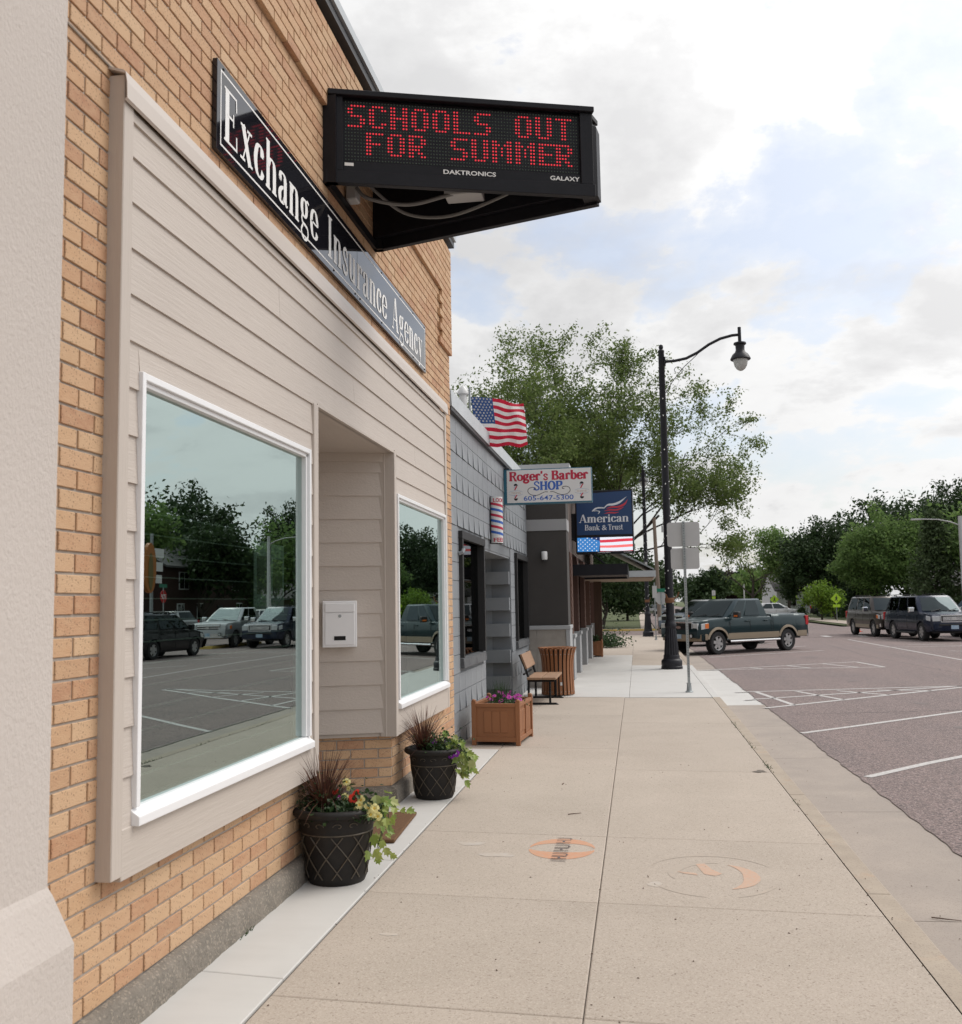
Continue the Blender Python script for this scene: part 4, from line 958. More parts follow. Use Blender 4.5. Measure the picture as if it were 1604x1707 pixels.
# dots
FONT = {'S': '01111 10000 10000 01110 00001 00001 11110', 'C': '01110 10001 10000 10000 10000 10001 01110', 'H': '10001 10001 10001 11111 10001 10001 10001', 'O': '01110 10001 10001 10001 10001 10001 01110',
        'L': '10000 10000 10000 10000 10000 10000 11111', 'U': '10001 10001 10001 10001 10001 10001 01110', 'T': '11111 00100 00100 00100 00100 00100 00100', 'F': '11111 10000 10000 11110 10000 10000 10000',
        'R': '11110 10001 10001 11110 10100 10010 10001', 'M': '1100011 1110111 1101011 1101011 1101011 1100011 1100011', 'E': '11111 10000 10000 11110 10000 10000 11111'}
lit = set()
def led_text(txt, cols, row):
    for ch, c0 in zip(txt, cols):
        for r, bits in enumerate(FONT[ch].split()):
            for k, b in enumerate(bits):
                if b == '1':
                    lit.add((c0 + k, row + r))
                    if ch != 'M': lit.add((c0 + k + 1, row + r))
led_text('SCHOOLS', [1 + 7 * i for i in range(7)], 1); led_text('OUT', [57, 64, 71], 1)
led_text('FOR', [7, 14, 21], 9); led_text('SUMMER', [35, 42, 49, 57, 65, 71], 9)
NC, NR = 79, 18; s0, s1 = .115, l1 - .11; zt, zb = ZS1 - .058, ZS0 + .185
on, offd = MB(), MB(); rr = (s1 - s0) / NC * .33
for c in range(NC):
    for r in range(NR):
        s = lerp(s0, s1, (c + .5) / NC); z = lerp(zt, zb, (r + .5) / NR)
        P = A_ + d1 * s; mb = on if (c, r) in lit else offd
        k = rr * (1.0 if (c, r) in lit else .85)
        o0, o1 = P + n1 * -.0115, P + n1 * -.002
        vs = []
        for q in range(6):
            a = q * PI / 3; vs.append((o0.x + d1.x * k * math.cos(a), o0.y + d1.y * k * math.cos(a), z + k * math.sin(a)))
        vs.append((o1.x, o1.y, z)); mb.add(vs, [[q, (q + 1) % 6, 6] for q in range(6)])
at_led(tag(on.build('lit_led', M['led_on'], led, smooth=True, ang=80), kind='stuff')); at_led(tag(offd.build('unlit_led', M['led_off'], led, smooth=True, ang=80), kind='stuff'))
P = A_ + d1 * .78
at_led(sans_text('lettering', 'DAKTRONICS', 'letter', led, (A_ + d1 * .86 + Vector((0, 0, ZS0 + .122))), d1, (0, 0, 1), n1, .034, width=.405, bold=.02, lift=.0075))
at_led(sans_text('lettering', 'GALAXY', 'letter', led, (A_ + d1 * (l1 - .345) + Vector((0, 0, ZS0 + .122))), d1, (0, 0, 1), n1, .034, width=.235, bold=.02, lift=.0075))
tg_ = MB(); obox(tg_, A_, d1, n1, .118, .185, .0065, .008, ZS0 + .142, ZS0 + .166); at_led(tg_.build('rating_tag', M['letter'], led))
# works hanging inside the open underside
jb = MB(); jb.box(-1.42, -1.12, 7.44, 7.62, 5.0, 5.27); at_led(jb.build('junction_box', M['conduit'], led, bevel=.006, seg=1))
for z in (5.14, 4.97): at_led(MB().box(-2.19, -2.10, 7.30, 7.42, z, z + .14).build('outlet_box', M['conduit'], led, bevel=.01, seg=1))
for pts, r in (([(-2.10, 7.30, 5.06), (-2.0, 7.32, 4.97), (-1.7, 7.4, 4.93), (-1.4, 7.45, 5.0), (-1.2, 7.5, 5.06), (-.9, 7.5, 5.16)], .016), ([(-2.10, 7.30, 5.20), (-1.95, 7.45, 5.05), (-1.75, 7.62, 4.94), (-1.4, 7.62, 4.90), (-1.0, 7.58, 5.0), (-.75, 7.55, 5.10)], .014),
               ([(-1.7, 7.3, 5.4), (-1.62, 7.32, 5.22), (-1.5, 7.34, 5.26), (-1.36, 7.45, 5.20)], .006), ([(-1.7, 7.3, 5.42), (-1.56, 7.34, 5.28), (-1.36, 7.42, 5.14)], .006)):
    P3 = [Vector(p) for p in pts]; fine = []
    for i in range(len(P3) - 1):
        a, b, c, d = P3[max(i - 1, 0)], P3[i], P3[i + 1], P3[min(i + 2, len(P3) - 1)]
        for j in range(6):
            t = j / 6; fine.append(.5 * ((2 * b) + (c - a) * t + (2 * a - 5 * b + 4 * c - d) * t * t + (3 * b - a - 3 * c + d) * t ** 3))
    fine.append(P3[-1]); at_led(MB().tube(fine, r, 7).build('cable', M['cable'], led, smooth=True))
gy = MB(); gy.tube([(-2.19, 8.0, 6.02), (-2.08, 7.95, 5.95), (-1.0, 7.6, 5.60)], .008, 6); gy.box(-2.20, -2.18, 7.96, 8.04, 5.96, 6.10); gy.tube([(-1.75, 7.845, 5.845), (-1.5, 7.76, 5.765)], .018, 6)
at_led(gy.build('guy_wire', M['galv'], led))

# ================================================================== flower pots
def pot(loc, s=1.0, label='', rz=0.0, sz=1.0):
    t = empty('flower_pot', loc, rz, label=label, cat='flower pot', group='flower pots on the white strip'); t.scale = (1, 1, sz)
    pr = [(.0, .0), (.158, .0), (.166, .02), (.172, .035), (.176, .11), (.192, .24), (.205, .33), (.210, .345), (.209, .352), (.213, .40), (.217, .425), (.243, .432), (.258, .446), (.262, .462), (.255, .480), (.238, .486), (.222, .478), (.216, .46), (.214, .425)]
    pr = [(r * s, z * s) for r, z in pr]
    MB().lathe(pr, n=40, cap0=False, cap1=False).build('body', M['pot'], t, smooth=True, ang=50)
    MB().lathe([(0.0, .43 * s), (.216 * s, .425 * s)], n=24, cap0=False, cap1=False).build('soil', M['soil'], t)
    rad_at = lambda z: lerp(.172, .2065, (z - .035) / .30)
    lat = MB(); nn = 10
    for k in range(nn):
        for sg_ in (1, -1):
            pts = []
            for i in range(13):
                z = lerp(.045, .315, i / 12); a = 2 * PI * k / nn + sg_ * (i / 12 - .5) * 2 * PI / nn * 1.5
                r = (rad_at(z) + .0012) * s; pts.append((r * math.cos(a), r * math.sin(a), z * s))
            lat.tube(pts, .0038 * s, 5)
    lat.lathe([(rad_at(.325) * s + .001, .320 * s), (rad_at(.325) * s + .005, .325 * s), (rad_at(.33) * s + .001, .330 * s)], n=40, cap0=False, cap1=False)
    lat.build('lattice_relief', M['pot_edge'], t, smooth=True)
    sc_ = MB()
    for k in range(7):          # scrolls under the rim
        a0 = 2 * PI * k / 7
        for m_ in (1, -1):
            pts = []
            for i in range(16):
                q = i / 15 * 4.6; rr_ = .030 * (1 - i / 15 * .75); da = (m_ * (.055 - rr_ * math.cos(q) * 1.0)) / .21
                z = .385 + rr_ * math.sin(q) * .75; r = (.2135 + .001) * s
                pts.append((r * math.cos(a0 + da), r * math.sin(a0 + da), z * s))
            sc_.tube(pts, .0032 * s, 5)
    sc_.build('scroll_relief', M['pot_edge'], t, smooth=True)
    return t
def blades(name, loc, n, hmin, hmax, spread, label, lean=(0, 0), group=None):
    t = empty(name, loc, label=label, cat='ornamental grass', group=group)
    mb = MB()
    for i in range(n):
        a = random.uniform(0, 2 * PI); h = random.uniform(hmin, hmax); out = random.uniform(.15, 1) * spread
        dx, dy = math.cos(a) * out + lean[0] * h, math.sin(a) * out + lean[1] * h
        r0 = random.uniform(0, .045); p = Vector((r0 * math.cos(a), r0 * math.sin(a), 0)); droop = random.choice((0, .2, .5, 1.0, 1.6, 1.9)) * random.random()
        prev = None; w0 = random.uniform(.0022, .005); side_ = Vector((-math.sin(a + random.uniform(-.6, .6)), math.cos(a), 0)).normalized(); nseg = 6; base_i = len(mb.v)
        for k in range(nseg + 1):
            u = k / nseg; z = h * (u - droop * u * u * .55); q = p + Vector((dx * u ** 1.5 * (1 + droop * .6), dy * u ** 1.5 * (1 + droop * .6), z)); ww = w0 * (1 - u) ** .7 + .0004
            mb.v += [tuple(q + side_ * ww), tuple(q - side_ * ww)]
        for k in range(nseg):
            b = base_i + 2 * k; mb.f.append([b, b + 1, b + 3, b + 2]); mb.m.append(0)
    tag(mb.build('blades', M['blade'], t), kind='stuff'); return t
def leaf_poly(mb, c, u, v, n, L_, W_, lobes=False, mat=None):
    """one leaf: folded along its midrib; lobed leaves get five points"""
    if lobes: o = [(0, 0), (.16, .30), (.42, .50), (.40, .26), (.70, .36), (.66, .16), (1, 0)]
    else: o = [(0, 0), (.22, .34), (.50, .42), (.80, .24), (1, 0)]
    P = lambda a, b, s: tuple(c + u * (a * L_) + v * (b * W_ * s) + n * (abs(b) * W_ * .35 - .18 * L_ * a * a))
    top = [P(a, b, 1) for a, b in o]; bot = [P(a, b, -1) for a, b in o]; mid = [P(a, 0, 1) for a, b in o]
    k = len(o); vs = top + mid + bot; fs = []
    for i in range(k - 1):
        fs.append([i, k + i, k + i + 1, i + 1]); fs.append([2 * k + i, 2 * k + i + 1, k + i + 1, k + i])
    mb.add(vs, fs, mat)
def rndframe(up=.5):
    n = Vector((random.gauss(0, 1), random.gauss(0, 1), random.gauss(0, 1) + up * 2)).normalized(); u = n.orthogonal().normalized()
    a = random.uniform(0, 2 * PI); u = (u * math.cos(a) + n.cross(u) * math.sin(a)); return u, n.cross(u), n
def mound(mb, c, rx, ry, rz_, n, s0, s1, mat=None, up=.5):
    for _ in range(n):
        d = Vector((random.gauss(0, .5), random.gauss(0, .5), abs(random.gauss(0, .5)))); p = Vector(c) + Vector((d.x * rx, d.y * ry, d.z * rz_))
        u, v, nn = rndframe(up); leaf_poly(mb, p, u, v, nn, random.uniform(s0, s1), random.uniform(s0, s1) * .8, False, mat)
def flower(parent, c, n, r, pet, throat, np_=5, name='flower'):
    n = Vector(n).normalized(); u = n.orthogonal().normalized(); v = n.cross(u); mb = MB(); c = Vector(c)
    for k in range(np_):
        a = 2 * PI * k / np_; d = u * math.cos(a) + v * math.sin(a); s_ = n.cross(d)
        mb.add([tuple(c - n * r * .35), tuple(c + d * r * .55 + s_ * r * .48), tuple(c + d * r * 1.0 + s_ * r * .42 - n * r * .1), tuple(c + d * r * 1.08 - n * r * .14), tuple(c + d * r * 1.0 - s_ * r * .42 - n * r * .1), tuple(c + d * r * .55 - s_ * r * .48)], [[0, 1, 2, 3, 4, 5]], M[pet])
    mb.disc(c - n * r * .12, r * .30, u, v, 8, M[throat])
    return mb.build(name, None, parent)
def vine(label, loc, pts, n, s0, s1, group):
    t = empty('trailing_vine', loc, label=label, cat='vine', group=group)
    st_ = MB(); L0 = Vector(loc)
    for k in range(4):
        off_ = Vector((random.gauss(0, .008), random.gauss(0, .008), random.gauss(.004, .004)))
        st_.tube([Vector(p) - L0 + off_ * i for i, p in enumerate(pts[:len(pts) - k % 2])], .0028, 5)
    st_.build('stem', M['leaf_dk'], t)
    for i in range(n):
        u = random.random() ** .8 * (len(pts) - 1); k = min(int(u), len(pts) - 2); p = Vector(pts[k]).lerp(Vector(pts[k + 1]), u - k) - L0 + Vector((random.gauss(0, .045), random.gauss(0, .05), random.gauss(0, .035)))
        nn = Vector((random.gauss(.35, .45), random.gauss(-.75, .4), random.gauss(.55, .4))).normalized(); dn = Vector((random.gauss(.3, .4), random.gauss(-.1, .4), -1 + random.random() * .9))
        dn = (dn - dn.dot(nn) * nn).normalized(); s = random.uniform(s0, s1)
        mb = MB(); leaf_poly(mb, p, dn, nn.cross(dn), nn, s, s * .95, True); mb.build('leaf', M['leaf_lime'], t)
    return t
P1, P2 = Vector((-1.965, 6.30, .002)), Vector((-1.885, 9.02, .002))
pot(P1, 1.13, 'nearest black bronze pot with red and yellow flowers', .3, .865); pot(P2, 1.05, 'second black bronze pot with purple flowers, beside the brick corner', .62, .885)
G1, G2 = 'plants in the two flower pots', 'plants in the two flower pots'
blades('fountain_grass', P1 + Vector((-.09, .0, .42)), 430, .18, .46, .30, 'dark red spiky grass in the nearest pot with yellow flowers', (-.05, -.05), G1)
blades('fountain_grass', P2 + Vector((-.10, .0, .40)), 380, .18, .46, .33, 'dark red spiky grass in the second pot with purple flowers', (-.1, -.05), G1)
f1 = empty('bedding_flowers', P1 + Vector((.05, -.03, .415)), label='red and pale yellow petunias in the nearest pot', cat='flowers', group=G1)
mb = MB(); mound(mb, (0, 0, -.01), .19, .17, .14, 800, .018, .045); mound(mb, (.14, -.08, .0), .10, .09, .10, 260, .02, .05); mound(mb, (-.2, .0, .03), .10, .10, .16, 420, .012, .026); tag(mb.build('foliage', M['leaf_dk'], f1), kind='stuff')
for (x, y, z, r, pe, th) in ((.10, -.10, .14, .032, 'petal_r', 'seam'), (.118, -.09, .165, .026, 'petal_r', 'seam'), (-.06, .02, .15, .016, 'petal_r', 'petal_r'), (-.045, .03, .155, .014, 'petal_r', 'petal_r'), (-.03, .0, .12, .018, 'petal_m', 'petal_w'), (.02, -.02, .13, .024, 'petal_y', 'petal_yc'),
                              (.015, .03, .215, .026, 'petal_y', 'petal_yc'), (.03, .02, .175, .016, 'petal_y', 'petal_yc'), (.15, -.11, .13, .028, 'petal_y', 'petal_yc'), (.145, -.12, .10, .026, 'petal_y', 'petal_yc'), (.125, -.10, .065, .026, 'petal_y', 'petal_yc'), (.205, -.12, .085, .03, 'petal_y', 'petal_yc'), (.24, -.11, .08, .03, 'petal_y', 'petal_yc'),
                              (.22, -.13, .045, .03, 'petal_y', 'petal_yc'), (.26, -.11, .03, .028, 'petal_y', 'petal_yc')):
    flower(f1, (x, y, z - .015), (random.gauss(.1, .3), -.9, random.uniform(.25, .7)), r, pe, th)
vine('lime green vine trailing over the right rim of the nearest pot', P1 + Vector((.18, -.08, .44)), [P1 + Vector(p) for p in ((.22, .07, .46), (.28, .05, .50), (.33, .0, .42), (.34, -.04, .30), (.32, -.06, .18))], 44, .05, .095, G1)
vine_up = MB()
f2 = empty('bedding_flowers', P2 + Vector((.04, -.03, .40)), label='small purple petunias and dark leaves in the second pot', cat='flowers', group=G1)
mb = MB(); mound(mb, (0, 0, 0), .18, .16, .15, 950, .016, .04); mound(mb, (.09, -.08, -.01), .12, .09, .09, 420, .01, .022); tag(mb.build('foliage', M['leaf_dk'], f2), kind='stuff')
for (x, y, z, r, pe, th) in ((-.02, -.05, .105, .028, 'petal_p', 'petal_w'), (.035, .0, .125, .026, 'petal_p', 'petal_w'), (.085, -.03, .105, .026, 'petal_p', 'petal_w'), (.15, -.13, .0, .032, 'petal_p', 'petal_w'), (.19, -.12, .015, .034, 'petal_p', 'petal_w'), (.12, -.02, .10, .02, 'petal_y', 'petal_yc')):
    flower(f2, (x, y, z), (random.gauss(0, .25), -.9, random.uniform(.3, .8)), r, pe, th)
vine('lime green vine spilling from the right side of the second pot', P2 + Vector((.18, -.08, .43)), [P2 + Vector(p) for p in ((.08, -.02, .56), (.17, -.05, .50), (.26, -.07, .44), (.31, -.08, .34), (.29, -.08, .22))], 75, .05, .10, G1)

# ================================================================== brown planter boxes
def planter_box(loc, rz, label, W_=.60, Dp=1.35, H_=.50):
    t = empty('planter_box', loc, rz, label=label, cat='planter', group='brown planter boxes')
    p_ = .055
    for x in (0, W_ - p_):
        for y in (0, Dp - p_):
            m_ = MB(); m_.box(x, x + p_, y, y + p_, 0, H_ + .03); m_.lathe([(.0275, H_ + .03), (.030, H_ + .037), (.020, H_ + .046), (.0, H_ + .052)], (x + p_ / 2, y + p_ / 2, 0), 12); m_.build('post', M['planter'], t, bevel=.003, seg=1)
    for nm, b in (('top_rail', (p_, W_ - p_, .004, .05, H_ - .045, H_)), ('bottom_rail', (p_, W_ - p_, .004, .05, .045, .10)), ('top_rail', (p_, W_ - p_, Dp - .05, Dp - .004, H_ - .045, H_)), ('bottom_rail', (p_, W_ - p_, Dp - .05, Dp - .004, .045, .10)),
                  ('top_rail', (.004, .05, p_, Dp - p_, H_ - .045, H_)), ('top_rail', (W_ - .05, W_ - .004, p_, Dp - p_, H_ - .045, H_)), ('bottom_rail', (.004, .05, p_, Dp - p_, .045, .10)), ('bottom_rail', (W_ - .05, W_ - .004, p_, Dp - p_, .045, .10))):
        boxpart(nm, M['planter'], t, *b, bevel=.003)
    # front panel: frame with three raised boards
    boxpart('panel', M['planter'], t, p_, W_ - p_, .022, .045, .10, H_ - .045); boxpart('panel', M['planter'], t, W_ - .045, W_ - .022, p_, Dp - p_, .10, H_ - .045)
    boxpart('panel', M['planter'], t, .022, .045, p_, Dp - p_, .10, H_ - .045); boxpart('panel', M['planter'], t, p_, W_ - p_, Dp - .045, Dp - .022, .10, H_ - .045)
    for k in range(3):
        a = lerp(.15, W_ - .15, k / 3); b = lerp(.15, W_ - .15, (k + 1) / 3); boxpart('plank', M['planter'], t, a + .003, b - .003, .014, .03, .155, H_ - .095, bevel=.004)
    boxpart('post', M['planter'], t, W_ - .05, W_ - .003, Dp / 2 - .025, Dp / 2 + .025, .10, H_ - .045)
    for k in range(6):
        a = lerp(.12, Dp - .12, k / 6); b = lerp(.12, Dp - .12, (k + 1) / 6)
        if k not in (): boxpart('plank', M['planter'], t, W_ - .03, W_ - .014, a + .004, b - .004, .155, H_ - .095, bevel=.004)
    boxpart('soil', M['soil'], t, p_, W_ - p_, p_, Dp - p_, H_ - .12, H_ - .05)
    return t
planter_box((-2.09, 12.30, .0), rad(-4), 'brown panelled planter box with magenta flowers in front of the grey block wall', .615, .92, .515)
pf = empty('planter_flowers', (-1.72, 12.75, .46), label='magenta flowers in the near brown planter box', cat='flowers')
mb = MB(); mound(mb, (.02, .05, .0), .2, .30, .10, 520, .02, .04); 
for i in range(90):
    a = random.uniform(0, 2 * PI); h = random.uniform(.2, .36); r = random.uniform(.02, .13); x, y = -.08 + random.gauss(0, .05), .15 + random.gauss(0, .12)
    mb.poly([(x - .003, y, 0), (x + .003, y, 0), (x + r * math.cos(a), y + r * math.sin(a), h)])
tag(mb.build('foliage', M['leaf_dk'], pf), kind='stuff')
for i in range(26):
    flower(pf, (max(-.2, min(.2, random.gauss(.02, .13))), max(-.25, min(.35, random.gauss(.05, .2))), random.uniform(.05, .14)), (random.gauss(0, .4), -.6, .8), random.uniform(.02, .034), 'petal_m', 'petal_p')

# ================================================================== grey block barber shop
bar = empty('barber_shop', (-2.25, 16, 0), label='low grey painted block building with dark windows and projecting block ends', cat='building')
BO = Vector((-2.25, 16, 0))
def at_bar(o): o.matrix_parent_inverse = Matrix.Translation(-BO); return o
XB = -2.25; BY0, BY1, BZ1 = 11.76, 20.52, 4.20
BW, BHH = .4467, .2335
holes = [(12.47, 14.37, .97, 2.60), (14.66, 17.72, -.1, 2.59), (18.32, 20.25, .95, 2.60)]
wallm = MB()
ybr = [BY0, 12.47, 14.37, 14.66, 17.72, 18.32, 20.25, BY1]
for a, b in zip(ybr[:-1], ybr[1:]):
    h_ = [h for h in holes if h[0] <= a + .01 and h[1] >= b - .01]
    if not h_: wallm.box(-2.6, XB - .012, a, b, -.1, BZ1)
    else:
        wallm.box(-2.6, XB - .012, a, b, h_[0][3], BZ1)
        if h_[0][2] > 0: wallm.box(-2.6, XB - .012, a, b, -.1, h_[0][2])
wallm.box(-13, -2.62, BY1 - .2, BY1 - .01, -.1, BZ1); wallm.box(-13, -2.62, BY0 + .02, BY1 - .21, 3.9, 4.0); wallm.box(-5.5, -5.4, BY0, BY1, 0, 3.85)
at_bar(wallm.build('wall', M['cmu_joint'], bar))
BC = {}
def block(y0, y1, z0, z1, wedge):
    L_, Hh = y1 - y0 - .008, z1 - z0 - .008; k = (round(L_, 3), round(Hh, 3), wedge)
    if k not in BC:
        l, h = L_ / 2, Hh / 2; p_ = .015 if wedge else 0.0
        v = [(p_, -l, -h), (0, l, -h), (0, l, h), (0, -l, h), (-.02, -l, -h), (-.02, l, -h), (-.02, l, h), (-.02, -l, h)]
        m_ = MB(); m_.add(v, [[0, 1, 3], [1, 2, 3], [0, 3, 7, 4], [0, 4, 5, 1], [3, 2, 6, 7], [1, 5, 6, 2]]); m_.mats = [M['cmu']]; BC[k] = m_.mesh('block')
    at_bar(link('block', BC[k], bar, (XB, (y0 + y1) / 2, (z0 + z1) / 2)))
ztop = 4.155
for r in range(18):
    z1 = ztop - BHH * r; z0 = max(z1 - BHH, 0.0)
    if z1 < .03: break
    wedge = r % 2 == 1
    if 7 <= r <= 12: wedge = False
    y = BY0 - (BW / 2 if r % 2 == 0 and False else 0) + .17 - BW
    while y < BY1:
        a, b = max(y, BY0), min(y + BW, BY1); y += BW
        if b - a < .06: continue
        segs = [(a, b)]
        for ha, hb, hz0, hz1 in holes:
            if z1 > hz0 + .02 and z0 < hz1 - .02:
                ns = []
                for c, d in segs:
                    if d <= ha or c >= hb: ns.append((c, d)); continue
                    if c < ha - .05: ns.append((c, ha))
                    if d > hb + .05: ns.append((hb, d))
                segs = ns
        for c, d in segs:
            zz0, zz1 = z0, z1
            for ha, hb, hz0, hz1 in holes:
                if c >= ha - .02 and d <= hb + .02:
                    pass
            block(c, d, zz0, zz1, wedge and (d - c) > .3)
# projecting block courses lining the doorway
dm = MB(); dm.box(-2.95, -2.62, 17.73, 18.30, 0, 2.58); dm.box(-4.0, -2.6, 17.725, 17.76, 0, 2.58); dm.box(-4.0, -3.9, 14.5, 17.72, 0, 2.58); dm.box(-4.0, -2.27, 14.67, 17.71, 2.56, 2.62)
at_bar(dm.build('entry_wall', M['cmu'], bar))
for r in range(11):
    z1 = 2.56 - BHH * r; z0 = z1 - BHH + .006
    o_ = .0 if r % 2 else .16
    at_bar(MB().box(-2.27 - .02 - (.42 if r % 2 == 0 else .42), -2.272, 17.71 - (.10 if r % 2 else .0), 17.724, max(0, z0), z1).build('block', M['cmu'], bar)) if r % 2 else None
    at_bar(MB().box(-3.6, -2.74, 17.70, 17.724, max(0, z0), z1).build('block', M['cmu'], bar))
at_bar(MB().box(-3.92, -3.88, 15.6, 16.6, 0, 2.1).build('door', M['dark_trim'], bar))
cp = MB(); cp.prism([(-2.6, 0, BZ1 + .24), (-2.20, 0, BZ1 + .215), (-2.185, 0, BZ1 + .002), (-2.6, 0, BZ1 + .002)], (0, BY1 - BY0 - .02, 0)); o = at_bar(cp.build('coping', M['coping'], bar)); o.location = (0, BY0 + .03, 0)
at_bar(MB().box(-2.3, -2.195, BY0 + .03, BY1, BZ1 - .045, BZ1).build('drip_edge', M['dark_trim'], bar))
for (a, b, z0, z1) in ((12.47, 14.37, .97, 2.60), (18.32, 20.25, .95, 2.60)):
    f = MB(); t_ = .09
    f.box(-2.36, -2.20, a, a + t_, z0 + .1, z1 - .001); f.box(-2.36, -2.20, b - t_, b, z0 + .1, z1 - .001); f.box(-2.36, -2.195, a - .02, b + .02, z1, z1 + .10)
    fr = at_bar(f.build('window_frame', M['blackpl'], bar)); at_bar(MB().prism([(-2.36, a, z0 + .1), (-2.205, a, z0 + .085), (-2.195, a, z0 - .03), (-2.36, a, z0 - .03)], (0, b - a, 0)).build('window_ledge', material('dark_worn_sill', (.06, .062, .068), .6, col2=(.12, .125, .13), scale=7), bar))
    MB().poly([(-2.30, a + t_, z0 + .1), (-2.30, b - t_, z0 + .1), (-2.30, b - t_, z1), (-2.30, a + t_, z1)]).build('pane', M['glassB'], fr)
at_bar(MB().tube([(-2.24, 12.42, 2.40), (-2.19, 12.42, 2.42), (-2.18, 12.45, 2.46)], .025, 8).build('wall_lamp', M['cmu'], bar))
at_bar(MB().box(-2.297, -2.296, 12.62, 12.78, 1.13, 1.19).build('sticker', M['letter'], bar))
vp = MB(); vp.lathe([(.06, 3.95), (.06, 5.02), (.09, 5.04), (.09, 5.08), (.0, 5.2)], (-2.60, 15.0, 0), 12); at_bar(vp.build('vent_pipe', M['sgn_white'], bar, smooth=True))

# ---- barber pole panel (flat half-round)
bp = empty('barber_pole', (-2.17, 15.35, 2.70), rad(-52), label='short striped barber pole with red and blue bands on the grey wall', cat='barber pole')
def halfround(mb, z0a, z0b, z1a, z1b, mat, r=.10, n=10):
    vs = []
    for i in range(n + 1):
        a = lerp(-PI / 2, PI / 2, i / n); u = i / n
        x, y = .03 + r * math.cos(a), r * math.sin(a); vs += [(x, y, lerp(z0a, z0b, u)), (x, y, lerp(z1a, z1b, u))]
    mb.add(vs, [[2 * i, 2 * i + 2, 2 * i + 3, 2 * i + 1] for i in range(n)], M[mat])
m_ = MB(); halfround(m_, 0, 0, .73, .73, 'sgn_white'); m_.poly([(.03 + .1 * math.cos(a), .1 * math.sin(a), .73) for a in [lerp(-PI / 2, PI / 2, i / 10) for i in range(11)]], M['sgn_white']); m_.build('body', None, bp)
m_ = MB(); k = 0
for z in (.13, .22, .31, .40, .49, .575):
    halfround(m_, z + .035, z - .035, z + .075, z + .005, 'ink_blue' if k % 2 == 0 else 'ink_red', .1015); k += 1
m_.build('stripes', None, bp)
MB().box(-.0, .03, -.11, .11, -.01, .74).build('back_plate', M['dark_trim'], bp)
for txt, z in (('LOOK', .645), ('FEEL', .02)):
    o = sans_text('lettering', txt, 'ink_red', bp, (.1325, -.088, z), (.0, 1, 0), (0, 0, 1), (1, 0, 0), .062, width=.176, bold=.02)
    co = o.data.vertices
    for v in co:
        a = max(-1, min(1, v.co.y / .1)) ; v.co.x = .0322 + .1 * math.sqrt(max(0, 1 - a * a))

# ---- projecting barber sign
bs = empty('barber_sign', (-2.25, 17.0, 3.50), label="white projecting sign lettered Roger's Barber Shop in red and blue", cat='sign')
SW_, SH_ = 1.47, .575
boxpart('casing', M['sgn_blue_edge'], bs, .005, .06 + SW_ + .01, -.005, .19, -.02, SH_ + .015)
boxpart('face', M['sgn_white'], bs, .06, .06 + SW_, -.010, -.0055, .0, SH_)
boxpart('bracket', M['dark_trim'], bs, -.02, .1, .05, .12, SH_ + .015, SH_ + .05)
UX, VZ, NY = (1, 0, 0), (0, 0, 1), (0, -1, 0)
t_ = MB(); serif_text(t_, "Roger's Barber", (.10, -.010, .385), UX, VZ, NY, .162, width=1.38, tk=.22, tn=.125, lift=.001, mat='ink_red'); t_.build('red_lettering', M['ink_red'], bs)
t_ = MB(); serif_text(t_, "SHOP", (.06 + .47, -.010, .212), UX, VZ, NY, .152, width=.50, tk=.22, tn=.12, lift=.001, mat='ink_blue'); t_.build('blue_lettering', M['ink_blue'], bs)
sans_text('phone_lettering', '605-647-5300', 'ink_blue', bs, (.06 + .29, -.010, .035), UX, VZ, NY, .082, width=.87, bold=.012, lift=.001)
t_ = MB()
for sgn in (1, -1):
    c = .06 + SW_ / 2
    pts = [(c - sgn * .02, .175), (c - sgn * .08, .175), (c - sgn * .20, .125), (c - sgn * .30, .13), (c - sgn * .365, .18), (c - sgn * .355, .24), (c - sgn * .29, .265), (c - sgn * .235, .25), (c - sgn * .24, .225), (c - sgn * .27, .225)]
    draw_strokes(t_, [(pts, 's', .010)], (0, -.010, 0), UX, VZ, NY, 1, 1, .01, .01, .001, 'ink_black', 0 if sgn > 0 else 1)
t_.build('flourish', M['ink_black'], bs)
